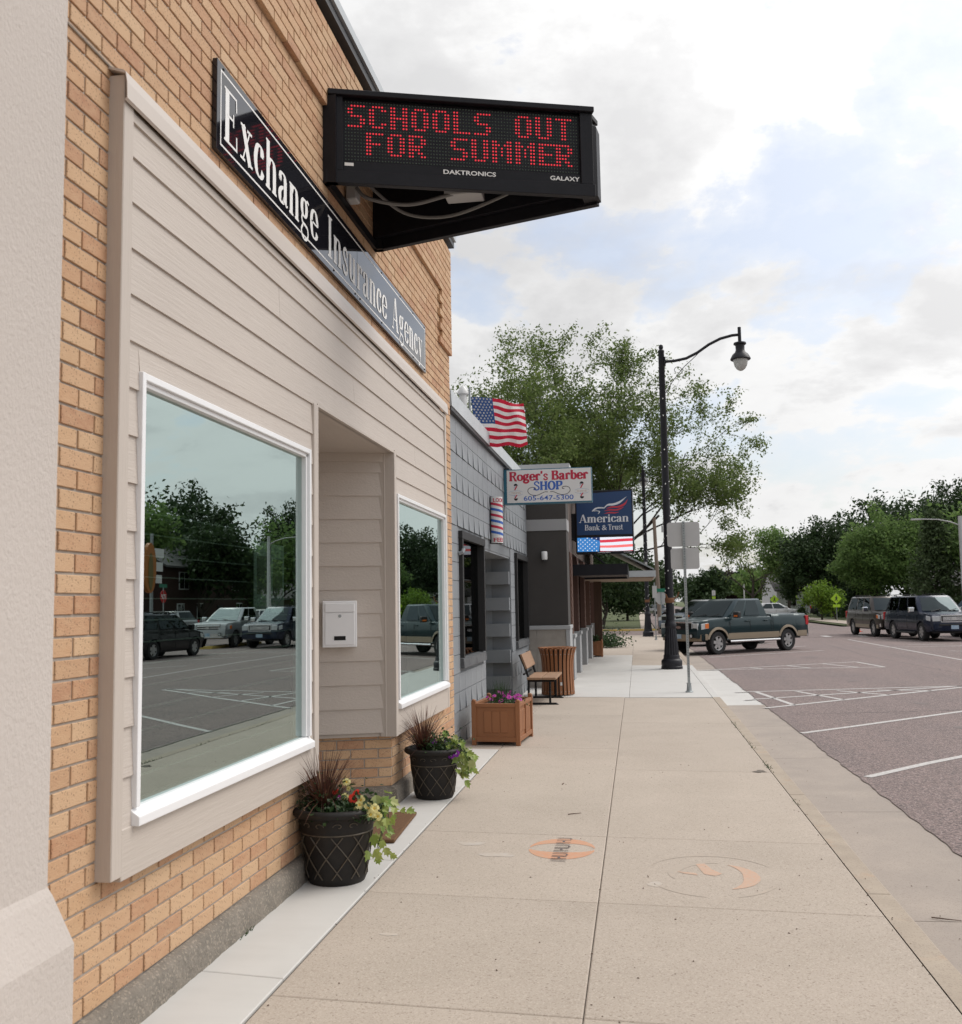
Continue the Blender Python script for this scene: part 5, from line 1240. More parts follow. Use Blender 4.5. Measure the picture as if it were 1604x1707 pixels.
for cx_ in (.06 + .155, .06 + 1.305):
    t_ = MB(); z0 = .065
    for (zz, k) in ((.045, 'u'), (.30, 'd')):
        t_.add([(cx_ + .035 * math.cos(a), -.0112, zz + (-.035 if k == 'u' else .0) * 0 + (.04 * abs(math.sin(a)) * (-1 if k == 'u' else 1)) + (.035 if k == 'u' else 0) ) for a in [i * PI / 8 for i in range(9)]], [list(range(9))], M['ink_black'])
    for (za, zb) in ((.083, .14), (.225, .295)):
        t_.add([(cx_ - .03, -.0112, za), (cx_ - .008, -.0112, za), (cx_ + .03, -.0112, zb), (cx_ + .005, -.0112, zb)], [[0, 1, 2, 3]], M['ink_red']); t_.add([(cx_ - .03, -.0113, (za + zb) / 2 - .008), (cx_ - .03, -.0113, (za + zb) / 2 + .018), (cx_ - .005, -.0113, zb), (cx_ - .018, -.0113, zb)], [[0, 1, 2, 3]], M['ink_blue'])
    arcz = [(cx_ + .12 * math.cos(a), .185 + .0 + .03 * math.sin(a)) for a in [lerp(.15, PI - .15, i / 8) for i in range(9)]]
    draw_strokes(t_, [(arcz, 'l', .006), ([(p[0], .345 - p[1] - .0) for p in arcz], 'l', .006)], (0, -.010, 0), UX, VZ, NY, 1, 1, .006, .006, .0008, M['ink_lblue'])
    t_.build('pole_emblem', None, bs)
    sans_text('faded_lettering', 'TRIMS' if cx_ < .8 else 'SHAVE', 'ink_pale', bs, (cx_ - .085, -.010, .155), UX, VZ, NY, .036, width=.17, lift=.0008)

# ---- flag on the low roof
fl = empty('flag', (-2.48, 15.0, 4.93), label='stars and stripes flag flying over the grey barber shop roof', cat='flag')
nx_, nz_ = 26, 13
FWd, FH = 1.02, .78
def flagpt(u, v):      # u along the fly, v down the hoist
    x = u * FWd * .80; y = .10 * math.sin(u * 8 + v * 2.0) * u + .06 * math.sin(u * 15 - v * 4) * u
    z = -v * FH - .05 * u + .028 * math.sin(u * 7 + v * 2.5) * u - .10 * u * u * (1 - v) + .02 * math.sin(u * 14 + v * 6) * u
    return Vector((x + .10 * v * (1 - u * .2), y, z + .06))
m_ = MB()
for i in range(nx_):
    for j in range(nz_):
        u0, u1, v0, v1 = i / nx_, (i + 1) / nx_, j / nz_, (j + 1) / nz_
        mt_ = M['flag_b'] if (u1 <= .43 and j < 7) else (M['flag_r'] if j % 2 == 0 else M['flag_w'])
        m_.poly([tuple(flagpt(u0, v1)), tuple(flagpt(u1, v1)), tuple(flagpt(u1, v0)), tuple(flagpt(u0, v0))], mt_)
m_.build('cloth', None, fl, smooth=True, ang=80)
m_ = MB()
for r in range(9):
    for c in range(6 if r % 2 == 0 else 5):
        u = (.036 + .0715 * c + (.036 if r % 2 else 0)) * .98; v = (.055 + r * .106) * .5385
        ctr = flagpt(u, v); tu = (flagpt(u + .01, v) - ctr).normalized(); tv = (flagpt(u, v - .01) - ctr).normalized(); nn = tu.cross(tv).normalized(); nn = nn if nn.y < 0 else -nn
        pts = []
        for k in range(10):
            a = PI / 2 + k * PI / 5; rr_ = .023 if k % 2 == 0 else .010; pts.append(tuple(ctr + tu * rr_ * math.cos(a) + tv * rr_ * math.sin(a) + nn * .003))
        m_.poly(pts)
tag(m_.build('stars', M['flag_w'], fl), kind='stuff')
fp = empty('flagpole', (-2.50, 15.02, 4.1), label='short white pole holding the flag above the grey roof', cat='flagpole')
MB().tube([(0, 0, 0), (0.0, 0, 1.05)], .018, 8).build('pole', M['galv'], fp)

# ---- bench
bn = empty('bench', (-1.96, 17.2, 0), 0, label='black framed bench with weathered timber seat against the grey wall', cat='bench')
for y in (.02, 1.22):
    m_ = MB(); r = .022
    m_.box(.0, .52, y - .02, y + .06, 0, .03)
    m_.prism([(.52, y - .02, 0), (.57, y - .02, .0), (.52, y - .02, .03)], (0, .08, 0))
    m_.tube([(.05, y + .02, .02), (.05, y + .02, .46), (.0, y + .02, .62), (-.10, y + .02, .86)], r, 6); m_.tube([(.42, y + .02, .02), (.42, y + .02, .42)], r, 6); m_.tube([(.04, y + .02, .405), (.50, y + .02, .405)], .02, 6)
    m_.build('side_frame', M['iron'], bn, smooth=True)
MB().tube([(-.03, .04, .52), (-.03, 1.24, .52)], .018, 6).build('cross_bar', M['iron'], bn)
for x0 in (.03, .29): MB().box(x0, x0 + .245, -.06, 1.32, .43, .47).build('seat_plank', M['bench_wood'], bn, bevel=.005, seg=1)
m_ = MB(); m_.prism([(-.085, -.06, .86), (-.05, -.06, .87), (.045, -.06, .62), (.01, -.06, .61)], (0, 1.38, 0)); m_.build('back_plank', M['bench_wood'], bn, bevel=.005, seg=1)

# ---- slatted litter bin
tb = empty('litter_bin', (-1.545, 19.05, 0), label='round litter bin of flared brown slats behind the bench', cat='litter bin')
MB().lathe([(.27, .03), (.27, .80), (.30, .86), (.28, .86), (.25, .80), (.25, .1)], n=28, cap1=False).build('liner', M['blackpl'], tb, smooth=True)
MB().lathe([(.30, .86), (.345, .89), (.335, .90), (.27, .885)], n=28, cap0=False, cap1=False).build('rim', M['planter'], tb, smooth=True)
ns = 24
prof = [(.318, .02), (.314, .10), (.306, .30), (.303, .50), (.310, .66), (.330, .78), (.360, .875), (.372, .905)]
sl = MB(); wv = .026
for (r, z) in prof: pass
vs = []
for r, z in prof: vs += [(r, -wv, z), (r, wv, z), (r - .018, -wv, z), (r - .018, wv, z)]
fs = []
for i in range(len(prof) - 1):
    a = 4 * i; b = a + 4
    fs += [[a, a + 1, b + 1, b], [a + 2, b + 2, b + 3, a + 3], [a, b, b + 2, a + 2], [a + 1, a + 3, b + 3, b + 1]]
fs += [[0, 2, 3, 1], [len(vs) - 4, len(vs) - 3, len(vs) - 1, len(vs) - 2]]
sl.add(vs, fs); sl.mats = [M['planter']]; slm = sl.mesh('slat')
for k in range(ns): link('slat', slm, tb, (0, 0, 0), 2 * PI * k / ns)
bo = MB()
for k in range(ns):
    a = 2 * PI * k / ns
    for r, z in ((.316, .08), (.330, .775), (.357, .87)):
        c = Vector((r * math.cos(a), r * math.sin(a), z)) + Vector((math.cos(a), math.sin(a), 0)) * .004
        u = Vector((-math.sin(a), math.cos(a), 0)); bo.disc(c, .008, u, (0, 0, 1), 6)
tag(bo.build('bolts', M['alloy'], tb), kind='stuff')
MB().box(.07, .105, -.312, -.309, .20, .26).build('sticker', M['letter'], tb)
# ================================================================== bank
bk = empty('bank_building', (-1.41, 20.6, 0), label='charcoal and brick bank building with stone base and metal awning', cat='building')
KO = Vector((-1.41, 20.6, 0))
def kb(name, mat, *b, bevel=0.0): o = boxpart(name, M[mat], bk, *b, bevel=bevel); o.matrix_parent_inverse = Matrix.Translation(-KO); return o
XK, YK = -1.42, 20.56
kb('side_wall', 'eifs_dk', -14, XK, YK, 21.25, 1.285, 3.26); kb('light_band', 'eifs_lt', -14, XK + .012, YK - .015, 21.26, 3.262, 3.50); kb('upper_wall', 'eifs_dk', -14, XK, YK, 21.25, 3.502, 4.56)
kb('coping', 'roofcap', -14, XK + .10, YK - .09, 36, 4.562, 4.66); kb('stone_ledge', 'cast', -14, XK + .045, YK - .05, 21.30, 1.20, 1.283, bevel=.01)
for i in range(7):
    kb('stone', 'stone', XK - .055 - .61 * (i + 1), XK - .06 - .61 * i, YK - .012, 20.9, .05, 1.198)
kb('corner_stone', 'cast', XK - .05, XK + .03, YK - .03, 21.28, 0, 1.198); kb('base_core', 'stone', -14, XK - .02, YK, 21.24, -.1, 1.198)
kb('core', 'dk_brick', -14, XK - .20, 21.26, 36, -.1, 4.56)
kb('clad_panel', 'lap', XK - .199, XK - .12, 21.26, 36, 2.95, 4.5)
for i in range(30): kb('rib', 'lap', XK - .119, XK - .10, 21.4 + i * .48, 21.45 + i * .48, 2.95, 4.5)
yy = 21.3; k = 0
for y0 in (22.6, 25.0, 28.2, 31.2, 34.6):
    kb('pier', 'dk_brick', XK - .199, XK - .06, y0, y0 + .62, .95, 2.9); kb('pier_base', 'cast', XK - .199, XK - .02, y0 - .03, y0 + .65, 0, .95, bevel=.01); kb('pier_cap', 'cast', XK - .199, XK + .01, y0 - .05, y0 + .67, .951, 1.03)
    for r in range(24):
        kb('brick', 'dk_brick', XK - .06, XK - .047, y0 + .01 + (.15 if r % 2 else 0), y0 + (.45 if r % 2 else .3), 1.04 + r * .077, 1.04 + r * .077 + .066)
for y0, y1 in ((21.4, 22.5), (23.3, 24.9), (25.7, 28.1), (28.9, 31.1), (31.9, 34.5)):
    f = kb('window_frame', 'dark_trim', XK - .199, XK - .17, y0, y1, .30, 2.85); p = MB().box(XK - .169, XK - .165, y0 + .08, y1 - .08, .40, 2.75).build('pane', M['glassB'], f)
# black awning in front of the brick, hung on rods
aw = empty('bank_awning', (XK, 24.2, 2.5), label='black steel awning on a tie rod over the bank window', cat='awning')
AO = Vector((XK, 24.2, 2.5))
def ab(name, mat, *b, par=aw, O_=AO): o = boxpart(name, M[mat], par, *b); o.matrix_parent_inverse = Matrix.Translation(-O_); return o
ab('fascia', 'black', XK - .1, -.235, 24.05, 24.10, 2.40, 2.67); ab('fascia', 'black', -.25, -.20, 24.101, 28.4, 2.40, 2.67); ab('fascia', 'black', XK - .1, -.25, 28.35, 28.4, 2.40, 2.67)
ab('deck', 'black', XK - .1, -.251, 24.101, 28.349, 2.60, 2.64)
for i in range(9): ab('joist', 'lap', XK - .1, -.252, 24.42 + i * .43, 24.47 + i * .43, 2.45, 2.598)
m_ = MB(); m_.tube([(XK - .15, 24.06, 3.35), (-.75, 24.06, 2.68)], .022, 6); o = m_.build('tie_rod', M['black'], aw); o.matrix_parent_inverse = Matrix.Translation(-AO)
# drive-up canopy with ribbed metal slope
cn = empty('entry_canopy', (XK, 30, 2.5), label='pale edged canopy with ribbed sloping metal roof beyond the black awning', cat='canopy')
CO_ = Vector((XK, 30, 2.5))
ab('soffit', 'soffit_br', XK - .2, .50, 29.0, 33.5, 2.42, 2.46, par=cn, O_=CO_); ab('gutter_fascia', 'coping', XK - .2, .56, 28.95, 28.999, 2.46, 2.64, par=cn, O_=CO_); ab('gutter_fascia', 'coping', .51, .56, 29.0, 33.5, 2.46, 2.64, par=cn, O_=CO_)
m_ = MB(); m_.add([(.52, 28.96, 2.645), (.52, 33.5, 2.645), (-1.62, 33.5, 3.75), (-1.62, 28.96, 3.75)], [[0, 1, 2, 3]]); o = m_.build('sloping_roof', M['galv'], cn); o.matrix_parent_inverse = Matrix.Translation(-CO_)
for i in range(15):
    y = 28.98 + i * .32; m_ = MB(); m_.prism([(.52, y, 2.65), (.52, y, 2.70), (-1.62, y, 3.80), (-1.62, y, 3.75)], (0, .05, 0)); o = m_.build('rib', M['dark_trim'] if i % 2 else M['galv'], cn); o.matrix_parent_inverse = Matrix.Translation(-CO_)
ab('post', 'wood_post', XK + .02, XK + .27, 32.55, 32.85, 0, 2.42, par=cn, O_=CO_)
lt = empty('wall_light', (-1.88, YK, 2.65), label='small white cylinder light on the charcoal side wall', cat='wall light')
MB().lathe([(.055, 0), (.062, .03), (.062, .16), (.05, .175)], (0, -.075, 0), 14).build('shade', M['sgn_white'], lt, smooth=True); MB().box(-.03, .03, -.03, 0, .04, .14).build('bracket', M['sgn_white'], lt); MB().lathe([(.03, -.03), (.045, 0)], (0, -.075, 0), 10).build('lens', M['dark_trim'], lt)

# bank sign with logo and screen
gs = empty('bank_sign', (-1.42, 24.0, 2.92), label='navy projecting bank sign with an eagle logo above a flag screen', cat='sign')
boxpart('cabinet', M['black'], gs, .0, 1.385, .0, .30, .0, 1.545, bevel=.01)
boxpart('edge_trim', M['coping'], gs, 1.386, 1.40, -.005, .30, -.01, 1.55)
boxpart('hanger', M['black'], gs, -.25, -.002, .08, .22, .35, 1.0)
m_ = MB(); m_.add([(.03, -.006, .46), (1.36, -.006, .46), (1.36, -.006, 1.515)] + [(lerp(1.36, .03, i / 10), -.006, 1.515 - .035 * (i / 10) ** 2 - .03 * i / 10) for i in range(1, 11)], [list(range(13))]); m_.build('face', M['navy'], gs)
def P2d(u, v): return (u, v)
t_ = MB(); sx0, sz0 = .03, .46; FWx, FHz = 1.33, 1.06
def lg_(pts): return [(sx0 + x * FWx, sz0 + z * FHz) for x, z in pts]
def ribbon(mb, top, bot, mat, lift=.0085):
    T_, Bt = smoothpts(lg_(top), False, 6), smoothpts(lg_(bot), False, 6); n = len(T_)
    mb.add([(p.x, -lift, p.y) for p in T_] + [(p.x, -lift, p.y) for p in Bt], [[n + i, n + i + 1, i + 1, i] for i in range(n - 1)], M[mat])
ribbon(t_, [(.505, .625), (.57, .70), (.68, .715), (.80, .77), (.92, .865)], [(.505, .60), (.57, .66), (.68, .665), (.80, .72), (.92, .865)], 'sgn_silver')
ribbon(t_, [(.28, .555), (.33, .61), (.40, .635), (.505, .625)], [(.28, .53), (.34, .575), (.40, .605), (.505, .60)], 'sgn_silver')
ribbon(t_, [(.31, .555), (.37, .56), (.43, .535), (.40, .48)], [(.31, .54), (.37, .545), (.405, .525), (.385, .475)], 'sgn_silver', .009)
ribbon(t_, [(.54, .60), (.64, .645), (.76, .65), (.88, .72), (.93, .80)], [(.54, .595), (.64, .61), (.78, .61), (.89, .68), (.93, .79)], 'logo_red')
ribbon(t_, [(.51, .545), (.60, .58), (.72, .575), (.86, .625)], [(.51, .54), (.60, .55), (.75, .545), (.86, .62)], 'logo_red')
ribbon(t_, [(.50, .485), (.60, .515), (.70, .505), (.77, .51)], [(.50, .48), (.60, .485), (.70, .48), (.77, .505)], 'logo_red')
t_.build('eagle_logo', None, gs)
t_ = MB(); serif_text(t_, 'American', (.085, -.006, .46 + .285 * FHz), UX, VZ, NY, .195, width=1.20, tk=.165, tn=.06, lift=.002); t_.build('lettering', M['sgn_silver'], gs)
t_ = MB(); serif_text(t_, 'Bank', (.215, -.006, .46 + .105 * FHz), UX, VZ, NY, .135, width=.37, tk=.15, tn=.05, lift=.002); serif_text(t_, 'Trust', (.78, -.006, .46 + .105 * FHz), UX, VZ, NY, .135, width=.36, tk=.15, tn=.05, lift=.002); t_.build('lettering', M['sgn_silver'], gs)
sans_text('lettering', '&', 'sgn_silver', gs, (.63, -.006, .46 + .105 * FHz), UX, VZ, NY, .12, width=.12, lift=.002)
# the screen: a waving flag picture in flat glowing patches
m_ = MB(); z0, z1, x0, x1 = .055, .395, .03, 1.36
nxs = 24; xs_ = .41
def bnd(u, k):      # stripe edges across the picture
    return [0, .04, .28, .45, .66, .85, 1][k] + .035 * math.sin(u * 5 + .8 + k * .4) * (0 < k < 6)
for i in range(nxs):
    ua, ub = lerp(xs_, 1, i / nxs), lerp(xs_, 1, (i + 1) / nxs)
    for k, mt_ in enumerate(('scr_r', 'scr_w', 'scr_lr', 'scr_w', 'scr_r', 'scr_w')):
        if k == 4: mt_ = 'scr_r'
        m_.poly([(lerp(x0, x1, a), -.006, lerp(z0, z1, max(0, min(1, v)))) for a, v in ((ua, bnd(ua, k)), (ub, bnd(ub, k)), (ub, bnd(ub, k + 1)), (ua, bnd(ua, k + 1)))], M[mt_])
m_.poly([(lerp(x0, x1, 0), -.006, z0), (lerp(x0, x1, xs_ - .02), -.006, z0), (lerp(x0, x1, xs_), -.006, lerp(z0, z1, .6)), (lerp(x0, x1, xs_), -.006, lerp(z0, z1, .75)), (lerp(x0, x1, .2), -.006, z1), (x0, -.006, z1)], M['scr_b'])
m_.poly([(lerp(x0, x1, .2), -.006, z1), (lerp(x0, x1, xs_), -.006, lerp(z0, z1, .75)), (lerp(x0, x1, xs_), -.006, z1)], M['scr_db'])
for r in range(7):
    for c in range(5):
        u = .018 + c * .082 + (.041 if r % 2 else 0); v = .07 + r * .145 - u * .22 + .06
        if u < xs_ - .03 and .03 < v < .97:
            pts = [(lerp(x0, x1, u) + (.018 if k % 2 == 0 else .010) * math.cos(PI / 2 + k * PI / 5), -.0065, lerp(z0, z1, v) + (.018 if k % 2 == 0 else .010) * math.sin(PI / 2 + k * PI / 5)) for k in range(10)]
            m_.poly(pts, M['scr_w'])
m_.build('screen', None, gs)
sans_text('lettering', 'DAKTRONICS', 'letter', gs, (.52, -.002, .016), UX, VZ, NY, .02, width=.30, bold=.02, lift=.009); sans_text('lettering', 'GALAXY', 'letter', gs, (1.14, -.002, .018), UX, VZ, NY, .02, width=.19, bold=.02, lift=.009)

pb2 = planter_box((-1.60, 32.05, 0), 0, 'small brown planter box at the foot of the timber canopy post', .46, .46, .50)
sp = empty('small_shrub', (-1.42, 32.25, .45), label='dark spiky plant in the planter box by the canopy post', cat='shrub')
mb = MB(); mound(mb, (0, 0, 0), .16, .16, .2, 160, .05, .11); tag(mb.build('foliage', M['leaf_dk'], sp), kind='stuff')
sh = empty('low_shrub', (-1.35, 38.6, 0), label='low spreading dark green shrub at the edge of the pavement past the bank', cat='shrub')
mb = MB(); mound(mb, (.1, 0, .05), .75, .8, .55, 1500, .05, .12); tag(mb.build('foliage', M['leaf_dk'], sh), kind='stuff')

# ================================================================== street lamp, sign post
def street_lamp(loc, label):
    t = empty('street_lamp', loc, label=label, cat='street lamp', group='black street lamps along the kerb')
    MB().lathe([(.275, 0), (.275, .06), (.262, .075), (.268, .12), (.268, .20), (.25, .235), (.215, .26), (.205, .30), (.21, .33), (.195, .36)], n=28).build('base', M['lamp_iron'], t, smooth=True)
    MB().lathe([(.19, .36), (.16, .78), (.135, 1.05)], n=32, flute=.09).build('fluted_plinth', M['lamp_iron'], t)
    MB().lathe([(.14, 1.05), (.15, 1.08), (.15, 1.16), (.128, 1.19), (.118, 1.25)], n=24).build('collar', M['lamp_iron'], t, smooth=True)
    MB().lathe([(.108, 1.22), (.098, 4.0), (.078, 8.35), (.085, 8.36), (.085, 8.40), (.06, 8.43)], n=18).build('shaft', M['lamp_iron'], t, smooth=True)
    MB().lathe([(.02, 8.42), (.055, 8.46), (.062, 8.50), (.05, 8.55), (.0, 8.58)], n=14).build('finial', M['lamp_iron'], t, smooth=True)
    m_ = MB(); m_.lathe([(.116, 1.70), (.122, 1.71), (.122, 1.82), (.116, 1.83)], n=18, cap0=False, cap1=False); m_.tube([(.10, 0, 1.8), (.20, .0, 1.86), (.24, .0, 1.98)], .02, 6); m_.tube([(-.05, -.1, 1.8), (-.10, -.16, 1.92)], .02, 6); m_.build('rusty_band', M['rust'], t, smooth=True)
    pts = [(.08, 0, 8.10), (.35, 0, 8.11), (.65, 0, 8.16), (.95, 0, 8.30), (1.25, 0, 8.50), (1.55, 0, 8.64), (1.85, 0, 8.71), (2.03, 0, 8.72)]
    m_ = MB(); m_.tube(pts, .038, 10); m_.tube([(.0, 0, 8.0), (.1, 0, 8.10), (.12, 0, 8.1)], .05, 8); m_.box(.07, .11, -.06, .06, 8.0, 8.22); m_.build('arm', M['lamp_iron'], t, smooth=True)
    m_ = MB()
    m_.tube([(.09, 0, 7.25), (.2, 0, 7.45), (.4, 0, 7.72), (.6, 0, 7.95), (.8, 0, 8.12), (.95, 0, 8.26)], .010, 6)
    m_.tube([(.42 + (.15 - .008 * i) * math.cos(-.6 + i * .35) - .02, 0, 7.84 + (.15 - .008 * i) * math.sin(-.6 + i * .35)) for i in range(14)], .009, 6)
    m_.build('scroll', M['lamp_iron'], t, smooth=True)
    m_ = MB(); m_.tube([(2.05, 0, 8.52), (2.05, 0, 8.92)], .045, 10); m_.build('hanger', M['lamp_iron'], t, smooth=True)
    MB().lathe([(.02, 8.54), (.10, 8.52), (.16, 8.50), (.165, 8.46), (.12, 8.43), (.115, 8.30), (.14, 8.24), (.20, 8.19), (.25, 8.10), (.265, 8.06), (.25, 8.04), (.2, 8.045)], (2.05, 0, 0), 24).build('lamp_head', M['lamp_iron'], t, smooth=True)
    MB().lathe([(.19, 8.045), (.185, 7.98), (.16, 7.88), (.11, 7.80), (.05, 7.755), (.0, 7.745)], (2.05, 0, 0), 20, cap0=False, cap1=False).build('globe', M['globe'], t, smooth=True)
    m_ = MB()
    for i in range(90):
        a = i * .9; z = 1.3 + i * .065; r = .112 + random.uniform(0, .01)
        if random.random() < .25: continue
        c = Vector((r * math.cos(a), r * math.sin(a), z)); s_ = .017
        m_.add([tuple(c + Vector(p) * s_) for p in ((1, 0, 0), (0, 1, 0), (-1, 0, 0), (0, -1, 0), (0, 0, 1.4), (0, 0, -1.4))], [[0, 1, 4], [1, 2, 4], [2, 3, 4], [3, 0, 4], [1, 0, 5], [2, 1, 5], [3, 2, 5], [0, 3, 5]])
    tag(m_.build('string_light_bulbs', M['bulb'], t), kind='stuff')
    m_ = MB(); m_.tube([(.112 * math.cos(i * .45), .112 * math.sin(i * .45), 1.3 + i * .0325) for i in range(180)], .004, 4); m_.build('string_light_wire', M['blackpl'], t)
    MB().box(-.15, -.09, -.06, .06, 3.55, 3.72).build('outlet_box', M['alu'], t)
    return t
sl1 = street_lamp((.84, 26.2, .0), 'tall black street lamp with curved arm at the kerb beside the green pickup')
dup(sl1, (.50, 50.3, 0), rad(89.4), label='farther black street lamp seen below the bank canopy edge', group='black street lamps along the kerb')
def rounded_rect(x0, x1, z0, z1, r, n=5):
    pts = []
    for cx_, cz_, a0 in ((x1 - r, z0 + r, -PI / 2), (x1 - r, z1 - r, 0), (x0 + r, z1 - r, PI / 2), (x0 + r, z0 + r, PI)):
        pts += [(cx_ + r * math.cos(a0 + PI / 2 * i / n), cz_ + r * math.sin(a0 + PI / 2 * i / n)) for i in range(n + 1)]
    return pts
def post_sign(loc, label, plates=True, group=None):
    t = empty('sign_post', loc, label=label, cat='sign post', group=group)
    m_ = MB(); m_.lathe([(.075, 0), (.075, .015), (.05, .03), (.04, .16), (.05, .165), (.05, .175), (.03, .18)], n=12); m_.build('base', M['galv'], t, smooth=True)
    m_ = MB(); hw = .025; h_ = 3.29 if plates else 2.6
    m_.box(-hw, hw, -.045, -.035, .1, h_); m_.box(-hw, -hw + .006, -.034, .012, .1, h_); m_.box(hw - .006, hw, -.034, .012, .1, h_); m_.build('post', M['galv'], t)
    ho = MB()
    for i in range(60 if plates else 0):
        z = .3 + i * .05; ho.disc((0, -.0465, z), .008, (1, 0, 0), (0, 0, 1), 6)
    if plates:
        tag(ho.build('bolt_holes', M['seam'], t), kind='stuff')
        for x0, x1, z0, z1 in ((-.315, .305, 2.80, 3.275), (-.26, .285, 2.36, 2.77)):
            pr = rounded_rect(x0, x1, z0, z1, .05); m_ = MB(); m_.prism([(x, .02, z) for x, z in pr], (0, .004, 0)); m_.build('sign_plate', M['alu'], t)
    else: MB().box(-.1, .1, -.06, -.05, 1.9, 2.45).build('sign_plate', M['alu'], t)
    return t
post_sign((.935, 19.5, 0), 'galvanised perforated sign post with two blank sign backs at the ramp')
post_sign((.80, 45.6, 0), 'thin far sign post beside the farther street lamp', False)
# utility pole, street-name blades, stop sign seen from behind
up = empty('utility_pole', (1.28, 58, 0), label='leaning bare wooden utility pole beyond the bank canopy', cat='utility pole')
MB().tube([(0, 0, -.2), (-.16, 0, 6.6)], [.14, .10], 10).build('pole', M['pole_wood'], up, smooth=True)
ss = empty('stop_sign', (1.24, 52, 0), label='back of a stop sign under green street name blades at the corner', cat='stop sign')
MB().tube([(0, 0, -.1), (0, 0, 2.2)], .03, 6).build('post', M['galv'], ss)
MB().prism([(.34 * math.cos(PI / 8 + k * PI / 4), .03, 1.90 + .34 * math.sin(PI / 8 + k * PI / 4)) for k in range(8)], (0, .004, 0)).build('sign_plate', M['alu'], ss); MB().prism([(.30 * math.cos(PI / 8 + k * PI / 4), .036, 1.90 + .30 * math.sin(PI / 8 + k * PI / 4)) for k in range(8)], (0, .002, 0)).build('red_face', M['tail'], ss)
MB().box(-.35, .45, -.01, .01, 2.22, 2.40).build('name_blade', M['sign_grn'], ss)
# pedestrian signs
def ped_sign(loc, label, s=1.0):
    t = empty('crossing_sign', loc, label=label, cat='crossing sign', group='yellow green pedestrian crossing signs')
    MB().tube([(0, 0.03, -.1), (0, 0.03, 1.9 * s)], .03, 6).build('post', M['galv'], t)
    d = .42 * s; z = 1.72 * s; MB().prism([(0, 0, z - d), (d, 0, z), (0, 0, z + d), (-d, 0, z)], (0, .01, 0)).build('diamond', M['sign_yg'], t)
    m_ = MB(); q = -.004
    m_.disc((.02 * s, q, z + .17 * s), .045 * s, (1, 0, 0), (0, 0, 1), 8); m_.add([(x * s, q, z + y * s) for x, y in ((-.06, .10), (.05, .11), (.12, .0), (.06, .02), (.05, -.06), (.12, -.2), (.06, -.2), (.0, -.08), (-.08, -.2), (-.13, -.19), (-.04, -.03), (-.04, .04), (-.11, -.02))], [list(range(13))]); m_.build('walking_figure', M['ink_black'], t)
    MB().prism([(-.28 * s, 0, z - d - .26 * s), (.28 * s, 0, z - d - .26 * s), (.28 * s, 0, z - d - .04), (-.28 * s, 0, z - d - .04)], (0, .01, 0)).build('arrow_plate', M['sign_yg'], t)
    return t
ped_sign((12.62, 95, 0), 'yellow green crossing sign seen just above the green pickup bed', 1.0); ped_sign((15.27, 80, 0), 'yellow green crossing sign beside the small bright trees on the right', 1.0)
gp = empty('sign_pole', (14.6, 140, 0), label='distant pale pole with a small sign above the pickup cab', cat='pole'); MB().tube([(0, 0, 0), (0, 0, 3.9)], .10, 6).build('pole', M['alu'], gp)
gp = empty('sign_pole', (9.0, 120, 0), label='thin distant pole with a small white and yellow sign left of the pickup cab', cat='pole'); MB().tube([(0, 0, 0), (0, 0, 3.0)], .06, 6).build('pole', M['galv'], gp); MB().box(-.2, .2, -.05, -.04, 2.3, 2.9).build('sign_plate', M['sgn_white'], gp); MB().box(-.2, .2, -.05, -.04, 1.9, 2.2).build('lower_plate', M['sign_yg'], gp)
# highway light on the right
hl = empty('highway_light', (16.95, 55, 0), label='tall pale highway light pole with a long arm at the right edge', cat='street light')
MB().tube([(.0, 0, -.1), (0, 0, 5.95)], [.13, .10], 10).build('pole', M['alu'], hl, smooth=True)
MB().tube([(0, 0, 5.45), (-.5, 0, 5.66), (-1.1, 0, 5.80), (-1.9, 0, 5.84), (-2.0, 0, 5.83)], [.035, .03, .026, .024, .024], 8).build('arm', M['alu'], hl, smooth=True); MB().box(-2.45, -1.98, -.09, .09, 5.79, 5.87).build('lamp_head', M['alu'], hl, bevel=.02)
# stop sign facing the street opposite (shows in the shop window)
s2 = empty('stop_sign', (22.5, 53.0, 0), label='red stop sign across the street mirrored in the shop window', cat='stop sign')
MB().tube([(0, 0, -.1), (0, 0, 3.0)], .03, 6).build('post', M['galv'], s2)
MB().prism([(-.02, .38 * math.cos(PI / 8 + k * PI / 4), 2.5 + .38 * math.sin(PI / 8 + k * PI / 4)) for k in range(8)], (.02, 0, 0)).build('red_face', M['tail'], s2)
sans_text('lettering', 'STOP', 'letter', s2, (-.022, .28, 2.38), (0, -1, 0), (0, 0, 1), (-1, 0, 0), .24, width=.56, bold=.02)
MB().box(-.01, .01, -.45, .45, 3.0, 3.2).build('name_blade', M['sign_grn'], s2)
cnn = empty('traffic_cone', (12.0, 57.5, -.13), label='orange traffic cone standing behind the old brown estate car', cat='traffic cone')
MB().lathe([(.17, .03), (.14, .2), (.10, .6), (.06, .95), (.05, 1.0)], n=14).build('cone', M['orange'], cnn, smooth=True); MB().box(-.24, .24, -.24, .24, 0, .03).build('foot', M['orange'], cnn)
